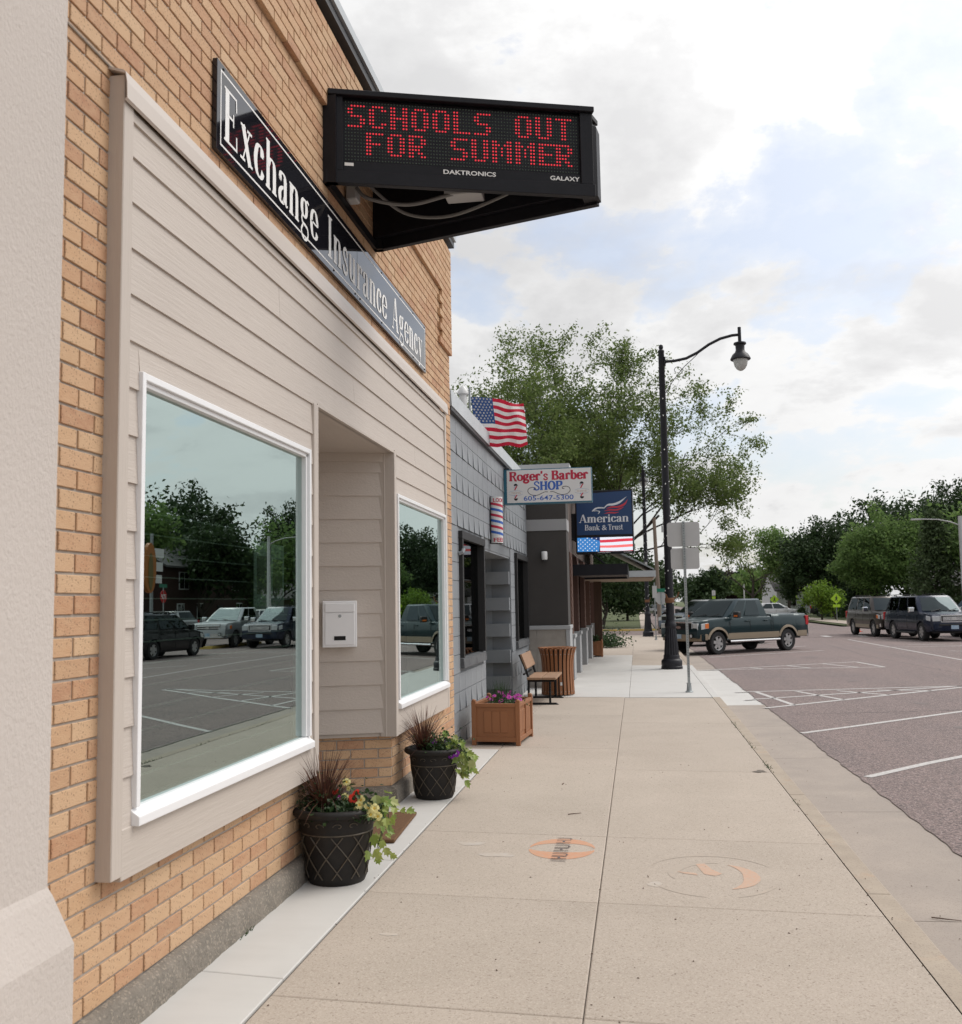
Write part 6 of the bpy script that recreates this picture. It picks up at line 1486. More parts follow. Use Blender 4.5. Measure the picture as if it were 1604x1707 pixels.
# ================================================================== vehicles
def vehicle(label, cat, loc, head, s, group=None, name=None):
    """s: proportions. x runs forward from the middle of the wheelbase, y to the left, z up."""
    t = empty(name or cat.replace(' ', '_'), loc, head, label=label, cat=cat, group=group)
    wb, Wd, rw, ra, zb = s['wb'], s['w'] / 2, s['rw'], s['ra'], s['zb']; xf, xr = s['xf'], s['xr']; paint = s['paint']
    top = s['top']                                  # front to rear
    def plan(x):
        f = 1.0
        e = (x - (xf - .75)) / .75
        if e > 0: f -= s.get('tf', .13) * e ** 2.2
        e = ((xr + .6) - x) / .6
        if e > 0: f -= s.get('tr', .06) * e ** 2.2
        return f
    # body: cross-sections along the length, sides with tuck-under, shoulder and wheel openings
    def ztop(x):
        T_ = sorted(top); 
        if x <= T_[0][0]: return T_[0][1]
        for (xa, za), (xb_, zb_) in zip(T_[:-1], T_[1:]):
            if xa <= x <= xb_: return lerp(za, zb_, (x - xa) / max(1e-6, xb_ - xa))
        return T_[-1][1]
    def zbot(x):
        z = zb
        if x > xf - .25: z = lerp(zb, zb + .10, (x - xf + .25) / .25)
        if x < xr + .25: z = lerp(zb, zb + .10, (xr + .25 - x) / .25)
        for c in (-wb / 2, wb / 2):
            if abs(x - c) < ra: z = max(z, rw + math.sqrt(ra * ra - (x - c) ** 2))
        return z
    xs_ = set(lerp(xr, xf, i / 34) for i in range(35)) | set(p[0] for p in top if xr <= p[0] <= xf) | {xf - .03, xf - .10, xr + .03, xr + .10}
    for c in (-wb / 2, wb / 2):
        e_ = math.sqrt(max(.001, ra * ra - max(0, zb - rw) ** 2))
        xs_ |= set(c + ra * math.cos(i * PI / 16) for i in range(1, 16)) | {c - ra - .004, c + ra + .004, c - ra + .003, c + ra - .003}
    xs_ = sorted(x for x in xs_ if xr <= x <= xf); xs_ = [x for i, x in enumerate(xs_) if i == 0 or x - xs_[i - 1] > .0035]
    FR = [0, .12, .28, .45, .60, .70, .76, .88, .96, 1.0]; zb_ref = s['cab'][4]
    def sect(z):
        t_ = (z - zb) / (zb_ref - zb); k = 1.0
        if t_ < .28: k -= .05 * (1 - t_ / .28) ** 2
        if t_ > .66: k -= .012
        if t_ > .70: k -= .05 * min(1.3, (t_ - .70) / .30) ** 1.6
        return k
    m_ = MB(); loops = []
    for x in xs_:
        z0, z1 = zbot(x), ztop(x); z1 = max(z1, z0 + .03); L_ = []
        for f in FR:
            z = lerp(z0, z1, f); L_.append((Wd * plan(x) * sect(z) - (.035 if f == 1.0 else (.008 if f == .96 else 0)), z))
        yw = L_[-1][0]
        loop = [(x, y, z) for y, z in L_] + [(x, yw * .55, z1 + .018), (x, 0, z1 + .026), (x, -yw * .55, z1 + .018)] + [(x, -y, z) for y, z in L_[::-1]]
        loops.append(loop)
    n = len(loops[0])
    for lp in loops: m_.v += lp
    for i in range(len(loops) - 1):
        for j in range(n): m_.f.append([i * n + j, i * n + (j + 1) % n, (i + 1) * n + (j + 1) % n, (i + 1) * n + j]); m_.m.append(0)
    m_.f += [list(range(n)), list(range((len(loops) - 1) * n, len(loops) * n))]; m_.m += [0, 0]
    m_.build('body', M[paint], t, smooth=True, ang=26, recalc=True)
    un = MB(); un.box(xr + .25, xf - .3, -Wd + .22, Wd - .22, zb - .06, zb + .35); un.build('underbody', M['blackpl'], t)
    for c in (-wb / 2, wb / 2):
        for sg_ in (1, -1):
            wl2 = MB(); wl2.prism([(c + (ra - .01) * math.cos(a), sg_ * (Wd - .16), rw + (ra - .01) * math.sin(a)) for a in [i * PI / 8 for i in range(16)]], (0, -sg_ * .02, 0))
            wl2.build('wheel_well', M['seam'], t, recalc=True)
    # cab
    b0, b1, r0, r1, zbelt, zr, wr = s['cab']      # belt front/rear x, roof front/rear x, heights, roof half width
    wbt = Wd * .955
    def side_pt(sg_, x_b, x_r, v, out=0.0):
        y = lerp(wbt, wr, v); z = lerp(zbelt, zr, v); x = lerp(x_b, x_r, v); return Vector((x, sg_ * (y + out), z))
    cb = MB(); lev = [(0, -.03), (.5, .012), (.93, .0), (1.0, -.05)]
    ring_ = []
    for v, o_ in lev:
        xA, xB = lerp(b0, r0, v), lerp(b1, r1, v); y = lerp(wbt, wr, v) + o_; z = lerp(zbelt - .03, zr, v); cxs = .05 if v < .99 else .16
        ring_.append([(xA, -y * .86, z), (xA - .10, -y, z), (xB + .10, -y, z), (xB, -y * .88, z), (xB, y * .88, z), (xB + .10, y, z), (xA - .10, y, z), (xA, y * .86, z)])
    for r in ring_: cb.v += r
    for i in range(len(ring_) - 1):
        for j in range(8): cb.f.append([i * 8 + j, i * 8 + (j + 1) % 8, i * 8 + 8 + (j + 1) % 8, i * 8 + 8 + j]); cb.m.append(0)
    cb.f.append([(len(ring_) - 1) * 8 + j for j in range(8)]); cb.m.append(0)
    xs1 = ring_[-1]
    cb.build('cab', M[s.get('roofpaint', paint)], t, smooth=True, ang=30, recalc=True)
    # panes
    def pane(pts_, nm='side_window'): MB().poly([tuple(p) for p in pts_]).build(nm, M['car_glass'], t)
    for sg_ in (1, -1):
        for (u0, u1) in s['win']:
            P = []
            for u, v in ((u0, .13), (u1, .13), (u1, .90), (u0, .90)):
                xA, xB = lerp(b0 - .10, r0 - .10, v), lerp(b1 + .10, r1 + .10, v); P.append(Vector((lerp(xA, xB, u), sg_ * (lerp(wbt, wr, v) + (.012 * (1 - abs(v - .5) * 2)) + .010), lerp(zbelt - .03, zr, v))))
            pane(P if sg_ > 0 else P[::-1])
    def fpane(xb, xr_, fwd_, nm):
        pm = MB(); nc, nv = 8, 4
        for jv in range(nv + 1):
            v = lerp(.10, .90, jv / nv)
            for iu in range(nc + 1):
                y = lerp(-1, 1, iu / nc); x = lerp(xb, xr_, v) + fwd_ * (.014 + .045 * (1 - y * y) + .02 * math.sin(PI * v)); pm.v.append((x, y * lerp(wbt, wr, v) * .85, lerp(zbelt - .03, zr, v)))
        for jv in range(nv):
            for iu in range(nc): q = jv * (nc + 1) + iu; pm.f.append([q, q + 1, q + nc + 2, q + nc + 1] if fwd_ > 0 else [q, q + nc + 1, q + nc + 2, q + 1]); pm.m.append(0)
        pm.build(nm, M['car_glass'], t, smooth=True, ang=80)
    fpane(b0, r0, 1, 'windscreen'); fpane(b1, r1, -1, 'rear_window')
    # wheels
    for c in (-wb / 2, wb / 2):
        for sg_ in (1, -1):
            wm = MB(); prof = [(rw * .62, -.115), (rw * .93, -.12), (rw, -.085), (rw, .085), (rw * .93, .12), (rw * .62, .115)]
            wm.lathe(prof, n=28, cap0=False, cap1=False)
            k0 = len(wm.v); wm.v = [(c + v[0], sg_ * (Wd - .125 + v[2] * 1.0), rw + v[1]) for v in wm.v]
            wo_ = wm.build('wheel', M['tyre'], t, smooth=True, recalc=True)
            rm_ = MB(); yo = sg_ * (Wd - .03)
            rm_.disc((c, sg_ * (Wd - .09), rw), rw * .63, (1, 0, 0), (0, 0, 1), 24, M['seam'])
            ns_ = s.get('spokes', 6)
            for q in range(ns_):
                a = 2 * PI * q / ns_ + .2; d = Vector((math.cos(a), 0, math.sin(a))); e = Vector((-math.sin(a), 0, math.cos(a))); C_ = Vector((c, yo, rw)); w0, w1 = rw * .15, rw * .13 if ns_ > 5 else rw * .19
                P = [C_ + d * rw * .12 + e * w0, C_ + d * rw * .58 + e * w1, C_ + d * rw * .58 - e * w1, C_ + d * rw * .12 - e * w0]
                rm_.prism([tuple(p) for p in P], (0, -sg_ * .03, 0), M[s.get('rim', 'alloy')])
            rm_.add([(c + r * math.cos(a), yo + dy, rw + r * math.sin(a)) for r, dy in ((rw * .56, -sg_ * .01), (rw * .635, 0)) for a in [2 * PI * i / 28 for i in range(28)]], [[i, (i + 1) % 28, 28 + (i + 1) % 28, 28 + i] for i in range(28)], M[s.get('rim', 'alloy')])
            rm_.disc((c, yo + sg_ * .004, rw), rw * .17, (1, 0, 0), (0, 0, 1), 14, M[s.get('rim', 'alloy')])
            rm_.build('rim', None, wo_, recalc=False)
    # flares and lower cladding
    if s.get('flare'):
        for c in (-wb / 2, wb / 2):
            for sg_ in (1, -1):
                f = MB(); a0 = math.asin((zb + .03 - rw) / ra); nn = 18; vs = []
                for i in range(nn + 1):
                    a = lerp(a0, PI - a0, i / nn)
                    for r, y in ((ra - .004, Wd * .99), (ra - .002, Wd + .025), (ra + .075, Wd + .018), (ra + .085, Wd * .985)):
                        vs.append((c + r * math.cos(a), sg_ * y * plan(c + r * math.cos(a)), rw + r * math.sin(a)))
                f.add(vs, [[4 * i + j, 4 * i + j + 1, 4 * i + 5 + j, 4 * i + 4 + j] for i in range(nn) for j in range(3)]); f.build('wheel_flare', M[s['flare']], t, smooth=True, recalc=True)
    if s.get('lower'):
        for sg_ in (1, -1):
            for xa, xb_ in ((-wb / 2 + ra + .03, wb / 2 - ra - .03), (wb / 2 + ra + .03, xf - .30), (xr + .10, -wb / 2 - ra - .03)):
                f = MB(); zt_ = s['lowz']; nn = 6
                for i in range(nn + 1):
                    x = lerp(xa, xb_, i / nn); f.v += [(x, sg_ * (Wd * plan(x) + .004), zb + .015), (x, sg_ * (Wd * plan(x) + .008), zb + .1), (x, sg_ * (Wd * plan(x) + .006), zt_), (x, sg_ * (Wd * plan(x) - .02), zt_ + .01)]
                for i in range(nn):
                    for j in range(3): f.f.append([4 * i + j, 4 * i + j + 1, 4 * i + 5 + j, 4 * i + 4 + j]); f.m.append(0)
                f.build('lower_cladding', M[s['lower']], t, recalc=True)
    # shut lines and handles
    for sg_ in (1, -1):
        g_ = MB()
        for (x, z0, z1) in s['doors']:
            y = Wd * plan(x) + .0025; g_.box(x - .008, x + .008, sg_ * (y - .004), sg_ * y, z0, z1 - .09)
        g_.build('door_gap', M['seam'], t)
        for x in s['handles']: MB().box(x - .09, x + .09, sg_ * (Wd - .01), sg_ * (Wd + .025), s['hz'] - .018, s['hz'] + .018).build('door_handle', M[s.get('handle', paint)], t, bevel=.008)
        mx_ = s['mirror']
        MB().box(mx_ - .09, mx_ + .08, sg_ * (Wd + .02), sg_ * (Wd + .27), zbelt - .02, zbelt + .20).build('wing_mirror', M[s.get('mirpaint', 'blackpl')], t, bevel=.04, seg=2)
        if s.get('miramber'): MB().box(mx_ + .081, mx_ + .09, sg_ * (Wd + .08), sg_ * (Wd + .24), zbelt + .02, zbelt + .08).build('mirror_signal', M['amber'], t)
        if s.get('board'):
            MB().tube([(wb / 2 - ra - .05, sg_ * (Wd + .03), zb - .06), (-wb / 2 + ra + .05, sg_ * (Wd + .03), zb - .06)], .045, 8).build('running_board', M[s['board']], t, smooth=True)
    # front
    fz0, fz1, gw, gm = s['grille']; F_ = s['front']; lw = s.get('lw', .36)
    gx = F_ + .004
    MB().box(gx - .12, gx + .02, -gw, gw, fz0, fz1).build('grille', M[gm], t, bevel=.03, seg=2)
    for i in range(s.get('bars', 3)):
        z = lerp(fz0, fz1, (i + 1) / (s.get('bars', 3) + 1)); MB().box(gx - .05, gx + .035, -gw + .05, gw - .05, z - .022, z + .022).build('grille_bar', M[s.get('barm', 'chrome')], t, bevel=.006)
    sur = MB()
    for (a, b, c, d) in ((-gw - .03, gw + .03, fz1, fz1 + .045), (-gw - .03, gw + .03, fz0 - .045, fz0)): sur.box(gx - .06, gx + .022, a, b, c, d)
    for sg_ in (1, -1): sur.box(gx - .06, gx + .022, sg_ * gw, sg_ * (gw + .04), fz0 - .001, fz1 + .001)
    sur.build('grille_surround', M[s.get('surm', 'chrome')], t, bevel=.006)
    m_ = MB(); m_.add([(gx + .037, .12 * math.cos(a), (fz0 + fz1) / 2 + .05 * math.sin(a)) for a in [2 * PI * i / 16 for i in range(16)]], [list(range(16))]); m_.build('badge', M[s.get('badge', 'chrome')], t)
    lz0, lz1 = s['lamps']
    for sg_ in (1, -1):
        yw = Wd * plan(xf - .2)
        ye = Wd * plan(F_ + .02) + .008
        m_ = MB(); m_.box(F_ - .12, F_ + .022, sg_ * (gw + .05), sg_ * ye, lz0, lz1); m_.prism([(F_ - .121, sg_ * (ye - .2), lz0 + .01), (F_ - .121, sg_ * (Wd * plan(F_ - .12) + .010), lz0 + .01), (F_ - lw, sg_ * (Wd * plan(F_ - lw) + .010), lz0 + .05), (F_ - lw, sg_ * (ye - .2), lz0 + .05)], (0, 0, (lz1 - lz0) * .85)); hl_ = m_.build('headlight', M['lens'], t, bevel=.014, seg=2, recalc=True)
        if s.get('amber_corner'):
            MB().prism([(F_ - lw * .66, sg_ * (Wd * plan(F_ - lw * .66) + .016), lz0 + .05), (F_ - lw - .005, sg_ * (Wd * plan(F_ - lw) + .016), lz0 + .06), (F_ - lw - .005, sg_ * (Wd * plan(F_ - lw) - .05), lz0 + .06), (F_ - lw * .66, sg_ * (yw - .07), lz0 + .05)], (0, 0, (lz1 - lz0) * .70)).build('indicator', M['amber'], hl_, recalc=True)
        if s.get('fog'):
            fm = MB(); fm.add([(xf + .035, sg_ * (Wd * .62) + .085 * math.cos(a), zb + .16 + .085 * math.sin(a)) for a in [2 * PI * i / 14 for i in range(14)]], [list(range(14))]); fo = fm.build('fog_lamp', M['seam'], t)
            fm = MB(); fm.add([(xf + .04, sg_ * (Wd * .62) + .055 * math.cos(a), zb + .16 + .055 * math.sin(a)) for a in [2 * PI * i / 14 for i in range(14)]], [list(range(14))]); fm.build('lens', M['lens'], fo)
    bm_ = s.get('bumper'); 
    if bm_:
        z0, z1, mat_ = bm_; m_ = MB(); nn = 8; vs = []
        for i in range(nn + 1):
            y = lerp(-Wd * .95, Wd * .95, i / nn); xx = xf + .03 - .16 * abs(i / nn * 2 - 1) ** 3
            vs += [(xx - .10, y, z1 + .01), (xx, y, z1 - .02), (xx, y, z0 + .03), (xx - .08, y, z0)]
        m_.add(vs, [[4 * i + j, 4 * i + j + 1, 4 * i + 5 + j, 4 * i + 4 + j] for i in range(nn) for j in range(3)]); m_.build('front_bumper', M[mat_], t, smooth=True, recalc=True)
        m_ = MB(); m_.box(xr - .05, xr + .05, -Wd * .93, Wd * .93, z0 + .02, z1 + .04); m_.build('rear_bumper', M[s.get('rbump', mat_)], t, bevel=.03, seg=2)
    pz = s.get('platez', zb + .24); MB().box(xf + .035, xf + .05, -.155, .155, pz, pz + .155).build('number_plate', M['plate'], t)
    if s.get('intake'):
        z0, z1 = s['intake']; MB().box(xf - .08, xf + .034, -Wd * .62, Wd * .62, z0, z1).build('lower_intake', M['blackpl'], t, bevel=.02)
    for sg_ in (1, -1):
        z0, z1 = s['tail']; MB().box(xr - .012, xr + .14, sg_ * (Wd * plan(xr) - .13), sg_ * (Wd * plan(xr + .14) + .006), z0, z1).build('tail_light', M['tail'], t, bevel=.015)
    if s.get('rails'):
        for sg_ in (1, -1): MB().tube([(r0 - .25, sg_ * (wr - .09), zr + .0), (r0 - .4, sg_ * (wr - .09), zr + .06), (r1 + .4, sg_ * (wr - .09), zr + .06), (r1 + .25, sg_ * (wr - .09), zr)], .02, 6).build('roof_rail', M['blackpl'], t)
    m_ = MB()      # wipers
    for y in (-.45, .2):
        P0 = Vector((b0 + .035, y, zbelt + .02)); m_.tube([P0, P0 + Vector((lerp(0, r0 - b0, .12), .45, (zr - zbelt) * .14))], .012, 4)
    m_.build('wiper', M['blackpl'], t)
    return t
carpaint('paint_green', (.010, .027, .032), .35, .3); carpaint('paint_tan', (.30, .245, .18), .35, .35); carpaint('paint_navy', (.012, .018, .038), .3, .25)
carpaint('paint_brown', (.045, .036, .03), .35, .3); carpaint('paint_silver', (.38, .39, .40), .6, .3); carpaint('paint_white', (.62, .63, .64), .0, .3); carpaint('paint_black', (.014, .014, .016), .2, .25); carpaint('paint_steel', (.10, .125, .16), .5, .3)
carpaint('paint_red', (.20, .015, .015), .3, .3)
def pickup(paint, lower=None, flare=None, **k):
    s = dict(wb=3.62, w=2.0, rw=.395, ra=.475, zb=.50, xf=2.72, xr=-2.98, paint=paint,
             top=[(2.74, .74), (2.70, 1.00), (2.64, 1.13), (2.45, 1.19), (1.9, 1.235), (1.30, 1.275), (1.0, 1.28), (-.93, 1.28), (-.98, 1.20), (-1.03, 1.335), (-2.94, 1.335), (-3.0, 1.30), (-3.0, .80)],
             cab=(1.42, -.90, .52, -.72, 1.27, 1.915, .70), win=((.045, .335), (.405, .80)), doors=((1.22, .52, 1.27), (.20, .52, 1.27), (-.90, .52, 1.27), (-1.005, .52, 1.39)), handles=(.34, -.62), hz=1.13, mirror=1.02, mirpaint='blackpl', miramber=True,
             grille=(.80, 1.10, .62, 'seam'), front=2.69, bars=2, lamps=(.86, 1.09), lw=.42, amber_corner=True, bumper=(.46, .72, lower or 'chrome'), fog=True, tail=(.92, 1.26), spokes=6, tf=.12, platez=.56, board='chrome', barm='seam')
    if lower: s.update(lower=lower, lowz=.72)
    if flare: s.update(flare=flare)
    s.update(k); return s
def suv(paint, **k):
    s = dict(wb=3.05, w=2.0, rw=.395, ra=.455, zb=.40, xf=2.50, xr=-2.66, paint=paint,
             top=[(2.52, .72), (2.46, 1.02), (2.34, 1.13), (1.9, 1.19), (1.28, 1.23), (1.0, 1.24), (-2.45, 1.24), (-2.62, 1.16), (-2.68, .75)],
             cab=(1.36, -2.58, .60, -2.34, 1.23, 1.92, .72), win=((.03, .275), (.315, .575), (.615, .95)), doors=((1.18, .45, 1.24), (.12, .45, 1.24), (-.98, .55, 1.24)), handles=(.28, -.72), hz=1.06, mirror=1.0, mirpaint='chrome',
             grille=(.84, 1.06, .52, 'seam'), front=2.475, bars=2, lamps=(.84, 1.06), lw=.40, bumper=(.42, .66, paint), tail=(.85, 1.2), spokes=6, platez=.52, intake=(.66, .74), rails=True, board='blackpl', fog=False)
    s.update(k); return s
def sedan(paint, **k):
    s = dict(wb=2.75, w=1.82, rw=.32, ra=.375, zb=.25, xf=2.25, xr=-2.35, paint=paint,
             top=[(2.28, .55), (2.24, .70), (2.05, .80), (1.2, .95), (1.0, .97), (-1.55, .99), (-2.25, .96), (-2.36, .85), (-2.37, .5)],
             cab=(1.22, -1.75, .35, -1.05, .96, 1.46, .60), win=((.08, .47), (.51, .90)), doors=((.95, .3, .96), (-.05, .3, .96), (-1.0, .4, .96)), handles=(.1, -.85), hz=.83, mirror=.82, mirpaint=paint,
             grille=(.52, .66, .38, 'seam'), front=2.235, bars=2, lamps=(.58, .72), lw=.42, bumper=(.25, .48, paint), tail=(.68, .86), spokes=5, platez=.36, fog=False)
    s.update(k); return s
def crossover(paint, **k):
    s = sedan(paint, wb=2.80, w=1.9, rw=.36, ra=.42, zb=.30, top=[(2.28, .62), (2.24, .85), (2.08, .95), (1.25, 1.08), (1.0, 1.10), (-1.9, 1.14), (-2.28, 1.12), (-2.38, .95), (-2.38, .5)], cab=(1.30, -2.22, .42, -1.75, 1.09, 1.72, .66),
              win=((.05, .33), (.37, .64), (.68, .93)), doors=((.98, .36, 1.1), (-.02, .36, 1.1), (-1.05, .5, 1.1)), hz=.95, mirror=.88, grille=(.62, .80, .42, 'seam'), lamps=(.70, .88), tail=(.85, 1.1), bumper=(.30, .56, paint), platez=.42, rails=True)
    s.update(k); return s
def face(dx, dy): return math.atan2(dy, dx)
RZ = -.13
vehicle('dark green pickup truck with tan lower trim parked nose to the kerb', 'pickup truck', (3.43, 37.16, RZ), rad(222), pickup('paint_green', 'paint_tan', 'paint_tan', rbump='chrome'))
vehicle('dark navy estate wagon with chrome grille parked across the street, front end towards us', 'suv', (12.65, 46.1, RZ), face(.13, -1), suv('paint_navy', bars=3), group='suvs parked across the street', name='parked_suv')
vehicle('older brown boxy suv parked behind the navy one across the street', 'suv', (12.0, 51.6, RZ), face(.10, -1), suv('paint_brown', grille=(.78, 1.02, .62, 'alloy'), bars=2, amber_corner=True, bumper=(.46, .66, 'chrome'), lower='paint_tan', lowz=.58, board=None, spokes=5), group='suvs parked across the street', name='parked_suv')
vehicle('white pickup with dark windows half hidden behind the navy suv at the right edge', 'pickup truck', (15.6, 47.2, RZ), face(.10, -1), pickup('paint_silver', mirpaint='chrome', miramber=False, grille=(.82, 1.1, .6, 'chrome')), name='pickup_truck')
vehicle('dark blue grey pickup parked at the kerb behind the black lamp post', 'pickup truck', (3.55, 51.2, RZ), face(-.70, -.71), pickup('paint_steel', roofpaint='paint_silver', grille=(.72, 1.12, .66, 'seam'), lamps=(.80, 1.08), bumper=(.46, .74, 'paint_black'), amber_corner=False, miramber=False), name='pickup_truck')
vehicle('pale silver sedan mostly hidden behind the green pickup', 'sedan', (3.6, 43.3, RZ), face(-.70, -.71), sedan('paint_silver'), name='parked_car')
vehicle('black crossover parked across the street, mirrored in the shop window', 'crossover', (14.6, 36.8, RZ), face(-.15, 1), crossover('paint_black'), name='parked_car')
vehicle('second dark car beyond the crossover, mirrored in the shop window', 'car', (19.5, 44.8, RZ), face(-.75, .6), crossover('paint_navy'), name='parked_car')
vehicle('small white car far away behind the green pickup bed', 'sedan', (11.9, 90, -.05), face(1, .1), sedan('paint_white'), name='parked_car')
for i, (x, y, p, lb) in enumerate(((19.5, 103, 'paint_black', 'tiny dark car in front of the distant white house, left of two'), (24.5, 102, 'paint_navy', 'tiny dark car in front of the distant white house, right of two'), (21.6, 64, 'paint_white', 'pale car roof showing above the old brown suv'), (27.0, 62.0, 'paint_silver', 'dark roofed car showing above the navy suv'))):
    vehicle(lb, 'car', (x, y, -.08), face(1, .15 * (i - 1)), crossover(p), name='parked_car')
vehicle('tiny car far down the street left of the farther lamp post', 'car', (2.6, 128, -.08), face(.2, -1), sedan('paint_black'), name='parked_car')

# ================================================================== trees
def tree(name, label, loc, H, R, trunk, seed, leafmat, n_leaf, ls, levels=4, bare=.0, crown0=.25, group=None, droop=.0, up=.55, cluster=.4, lean=(0, 0), thick=1.0, conifer=False, ell=None, inner=.0):
    """tapered trunk, real limbs and twigs grown recursively inside an egg-shaped crown; leaves hang on the outer twigs"""
    rd = random.Random(seed); nr = np.random.default_rng(seed)
    t = empty(name, loc, label=label, cat='tree', group=group); tb = MB(); tips = []
    C0 = Vector((lean[0], lean[1], H * (crown0 + (1 - crown0) * .5))); hz = H * (1 - crown0) * .5
    def grow(p, d, L_, r, lv):
        n_ = 4 if lv < 2 else 3; pts = [p.copy()]; rr = [r]; q = p.copy(); dd = d.copy()
        for i in range(n_):
            dd = (dd + Vector((rd.gauss(0, .16), rd.gauss(0, .16), rd.gauss(.04, .12) - droop * lv * .12))).normalized(); q = q + dd * (L_ / n_); pts.append(q.copy()); rr.append(r * (1 - .5 * (i + 1) / n_))
        tb.tube(pts, rr, 7 if lv == 0 else (5 if lv < 3 else 3), caps=False)
        if lv >= levels - 2:
            for i in range(1, n_ + 1): tips.append((pts[i], lv))
        if lv >= levels: return
        kids = rd.randint(3, 4) if lv > 0 else rd.randint(4, 6)
        for k in range(kids):
            u = rd.uniform(.35, 1.0) if lv > 0 else rd.uniform(.55, 1.0); idx = min(int(u * n_), n_ - 1); b = pts[idx].lerp(pts[idx + 1], u * n_ - idx)
            ax = dd.orthogonal().normalized(); ax = Matrix.Rotation(rd.uniform(0, 2 * PI), 3, dd) @ ax; ang = rd.uniform(.35, .95) if lv > 0 else rd.uniform(.35, 1.1)
            nd = (Matrix.Rotation(ang, 3, ax) @ dd); nd = (nd + Vector((0, 0, up * .3))).normalized()
            # keep to the egg-shaped crown
            e = b - C0; f = math.sqrt((e.x / R) ** 2 + (e.y / R) ** 2 + (e.z / hz) ** 2)
            nl = L_ * rd.uniform(.58, .80) if lv else rd.uniform(.35, .5) * (H - p.z - L_ * .5)
            tipv = b + nd * nl - C0; ft = math.sqrt((tipv.x / R) ** 2 + (tipv.y / R) ** 2 + (tipv.z / hz) ** 2)
            if ft > 1.05: nl *= max(.35, 1.05 / ft * .9)
            grow(b, nd, nl, max(r * .55 * (1 - .3 * u), .012), lv + 1)
    if conifer:
        tb.tube([(0, 0, -.2), (0, 0, H * .97)], [H * .018 + .05, .03], 7)
        nb = 90
        for i in range(nb):
            z = H * lerp(crown0, .97, (i / nb) ** .9); a = i * 2.4; l_ = R * (1 - (z / H - crown0) / (1 - crown0) * .92) * rd.uniform(.75, 1.1); d = Vector((math.cos(a), math.sin(a), -.08 + .25 * (z / H)))
            p = Vector((0, 0, z)); pts = [p, p + d * l_ * .5 + Vector((0, 0, .05)), p + d * l_]; tb.tube(pts, [.035, .022, .008], 4, caps=False)
            for u in (.3, .45, .6, .75, .9, 1.0): tips.append((p + d * l_ * u, 3))
    else:
        grow(Vector((0, 0, -.2)), Vector((lean[0] * .03, lean[1] * .03, 1)).normalized(), trunk * H + .2, H * .021 * thick + .03, 0)
    tb.build('trunk', M['bark'], t, smooth=True)
    T_ = np.array([list(p) for p, lv in tips if lv >= levels - 2 or conifer]); keep = nr.random(len(T_)) >= bare; T_ = T_[keep]
    idx = nr.integers(0, len(T_), n_leaf); c = T_[idx] + nr.normal(0, cluster, (n_leaf, 3)) * np.array([1, 1, .8])
    if inner:
        k = int(n_leaf * inner); q_ = nr.normal(0, 1, (k, 3)); q_ /= np.linalg.norm(q_, axis=1)[:, None]; c[:k] = np.array(C0) + q_ * (nr.random((k, 1)) ** .45) * np.array([R, R, hz]) * .84 * (1 + .16 * np.sin(q_[:, :1] * 7 + q_[:, 2:] * 9 + seed))
    nrm = nr.normal(0, 1, (n_leaf, 3)) + np.array([0, 0, .6]); nrm /= np.linalg.norm(nrm, axis=1)[:, None]
    a = nr.normal(0, 1, (n_leaf, 3)); u = np.cross(nrm, a); u /= np.linalg.norm(u, axis=1)[:, None]; v = np.cross(nrm, u)
    s_ = (ls * nr.uniform(.6, 1.35, n_leaf))[:, None]
    V = np.stack([c - u * s_, c - v * s_ * .55 + nrm * s_ * .15, c + u * s_, c + v * s_ * .55 + nrm * s_ * .15], 1).reshape(-1, 3)
    me = D.meshes.new('crown'); me.vertices.add(len(V)); me.vertices.foreach_set('co', V.ravel()); me.loops.add(n_leaf * 4); me.loops.foreach_set('vertex_index', np.arange(n_leaf * 4))
    me.polygons.add(n_leaf); me.polygons.foreach_set('loop_start', np.arange(n_leaf) * 4); me.update(); me.validate(); me.materials.append(M[leafmat])
    tag(link('crown', me, t), kind='stuff'); return t
leaves('leaf_spring', [(.115, .175, .045), (.16, .215, .065), (.085, .135, .036), (.21, .26, .09), (.125, .18, .052)], .45)
leaves('leaf_mid', [(.13, .22, .062), (.18, .275, .085), (.095, .165, .05), (.22, .31, .105)], .5)
leaves('leaf_dark', [(.032, .062, .022), (.05, .085, .03), (.022, .046, .017), (.065, .105, .038)], .25)
leaves('leaf_bright', [(.09, .165, .03), (.12, .20, .045), (.065, .13, .025), (.15, .23, .06)])
leaves('leaf_grey', [(.08, .12, .05), (.11, .15, .07), (.06, .095, .04)])
leaves('leaf_purple', [(.035, .016, .022), (.05, .022, .03), (.025, .012, .017)], .2)
leaves('leaf_lime2', [(.16, .27, .03), (.21, .32, .05), (.12, .22, .025)])
GT = 'street trees'
tree('shade_tree', 'huge spreading shade tree with thin spring leaves behind the bank', (-4.6, 72, -.1), 20.4, 12.8, .16, 3, 'leaf_spring', 100000, .11, levels=5, crown0=.08, cluster=.30, up=.42, bare=.06, thick=1.05)
tree('shade_tree', 'lower dark leafy tree under the big shade tree by the corner lawn', (-2.4, 69, -.1), 6.4, 5.2, .26, 8, 'leaf_dark', 15000, .15, levels=4, crown0=.20, cluster=.5, inner=.35)
tree('shade_tree', 'dense green tree behind the low roofs, left of the flag', (-11.8, 66, -.1), 20.0, 7.6, .18, 21, 'leaf_spring', 50000, .11, levels=5, crown0=.25, cluster=.32, bare=.08)
tree('evergreen_tree', 'round dark evergreen beyond the blue grey pickup', (11.2, 150, -.1), 7.2, 3.1, .12, 5, 'leaf_dark', 5200, .30, levels=3, crown0=.1, inner=.5)
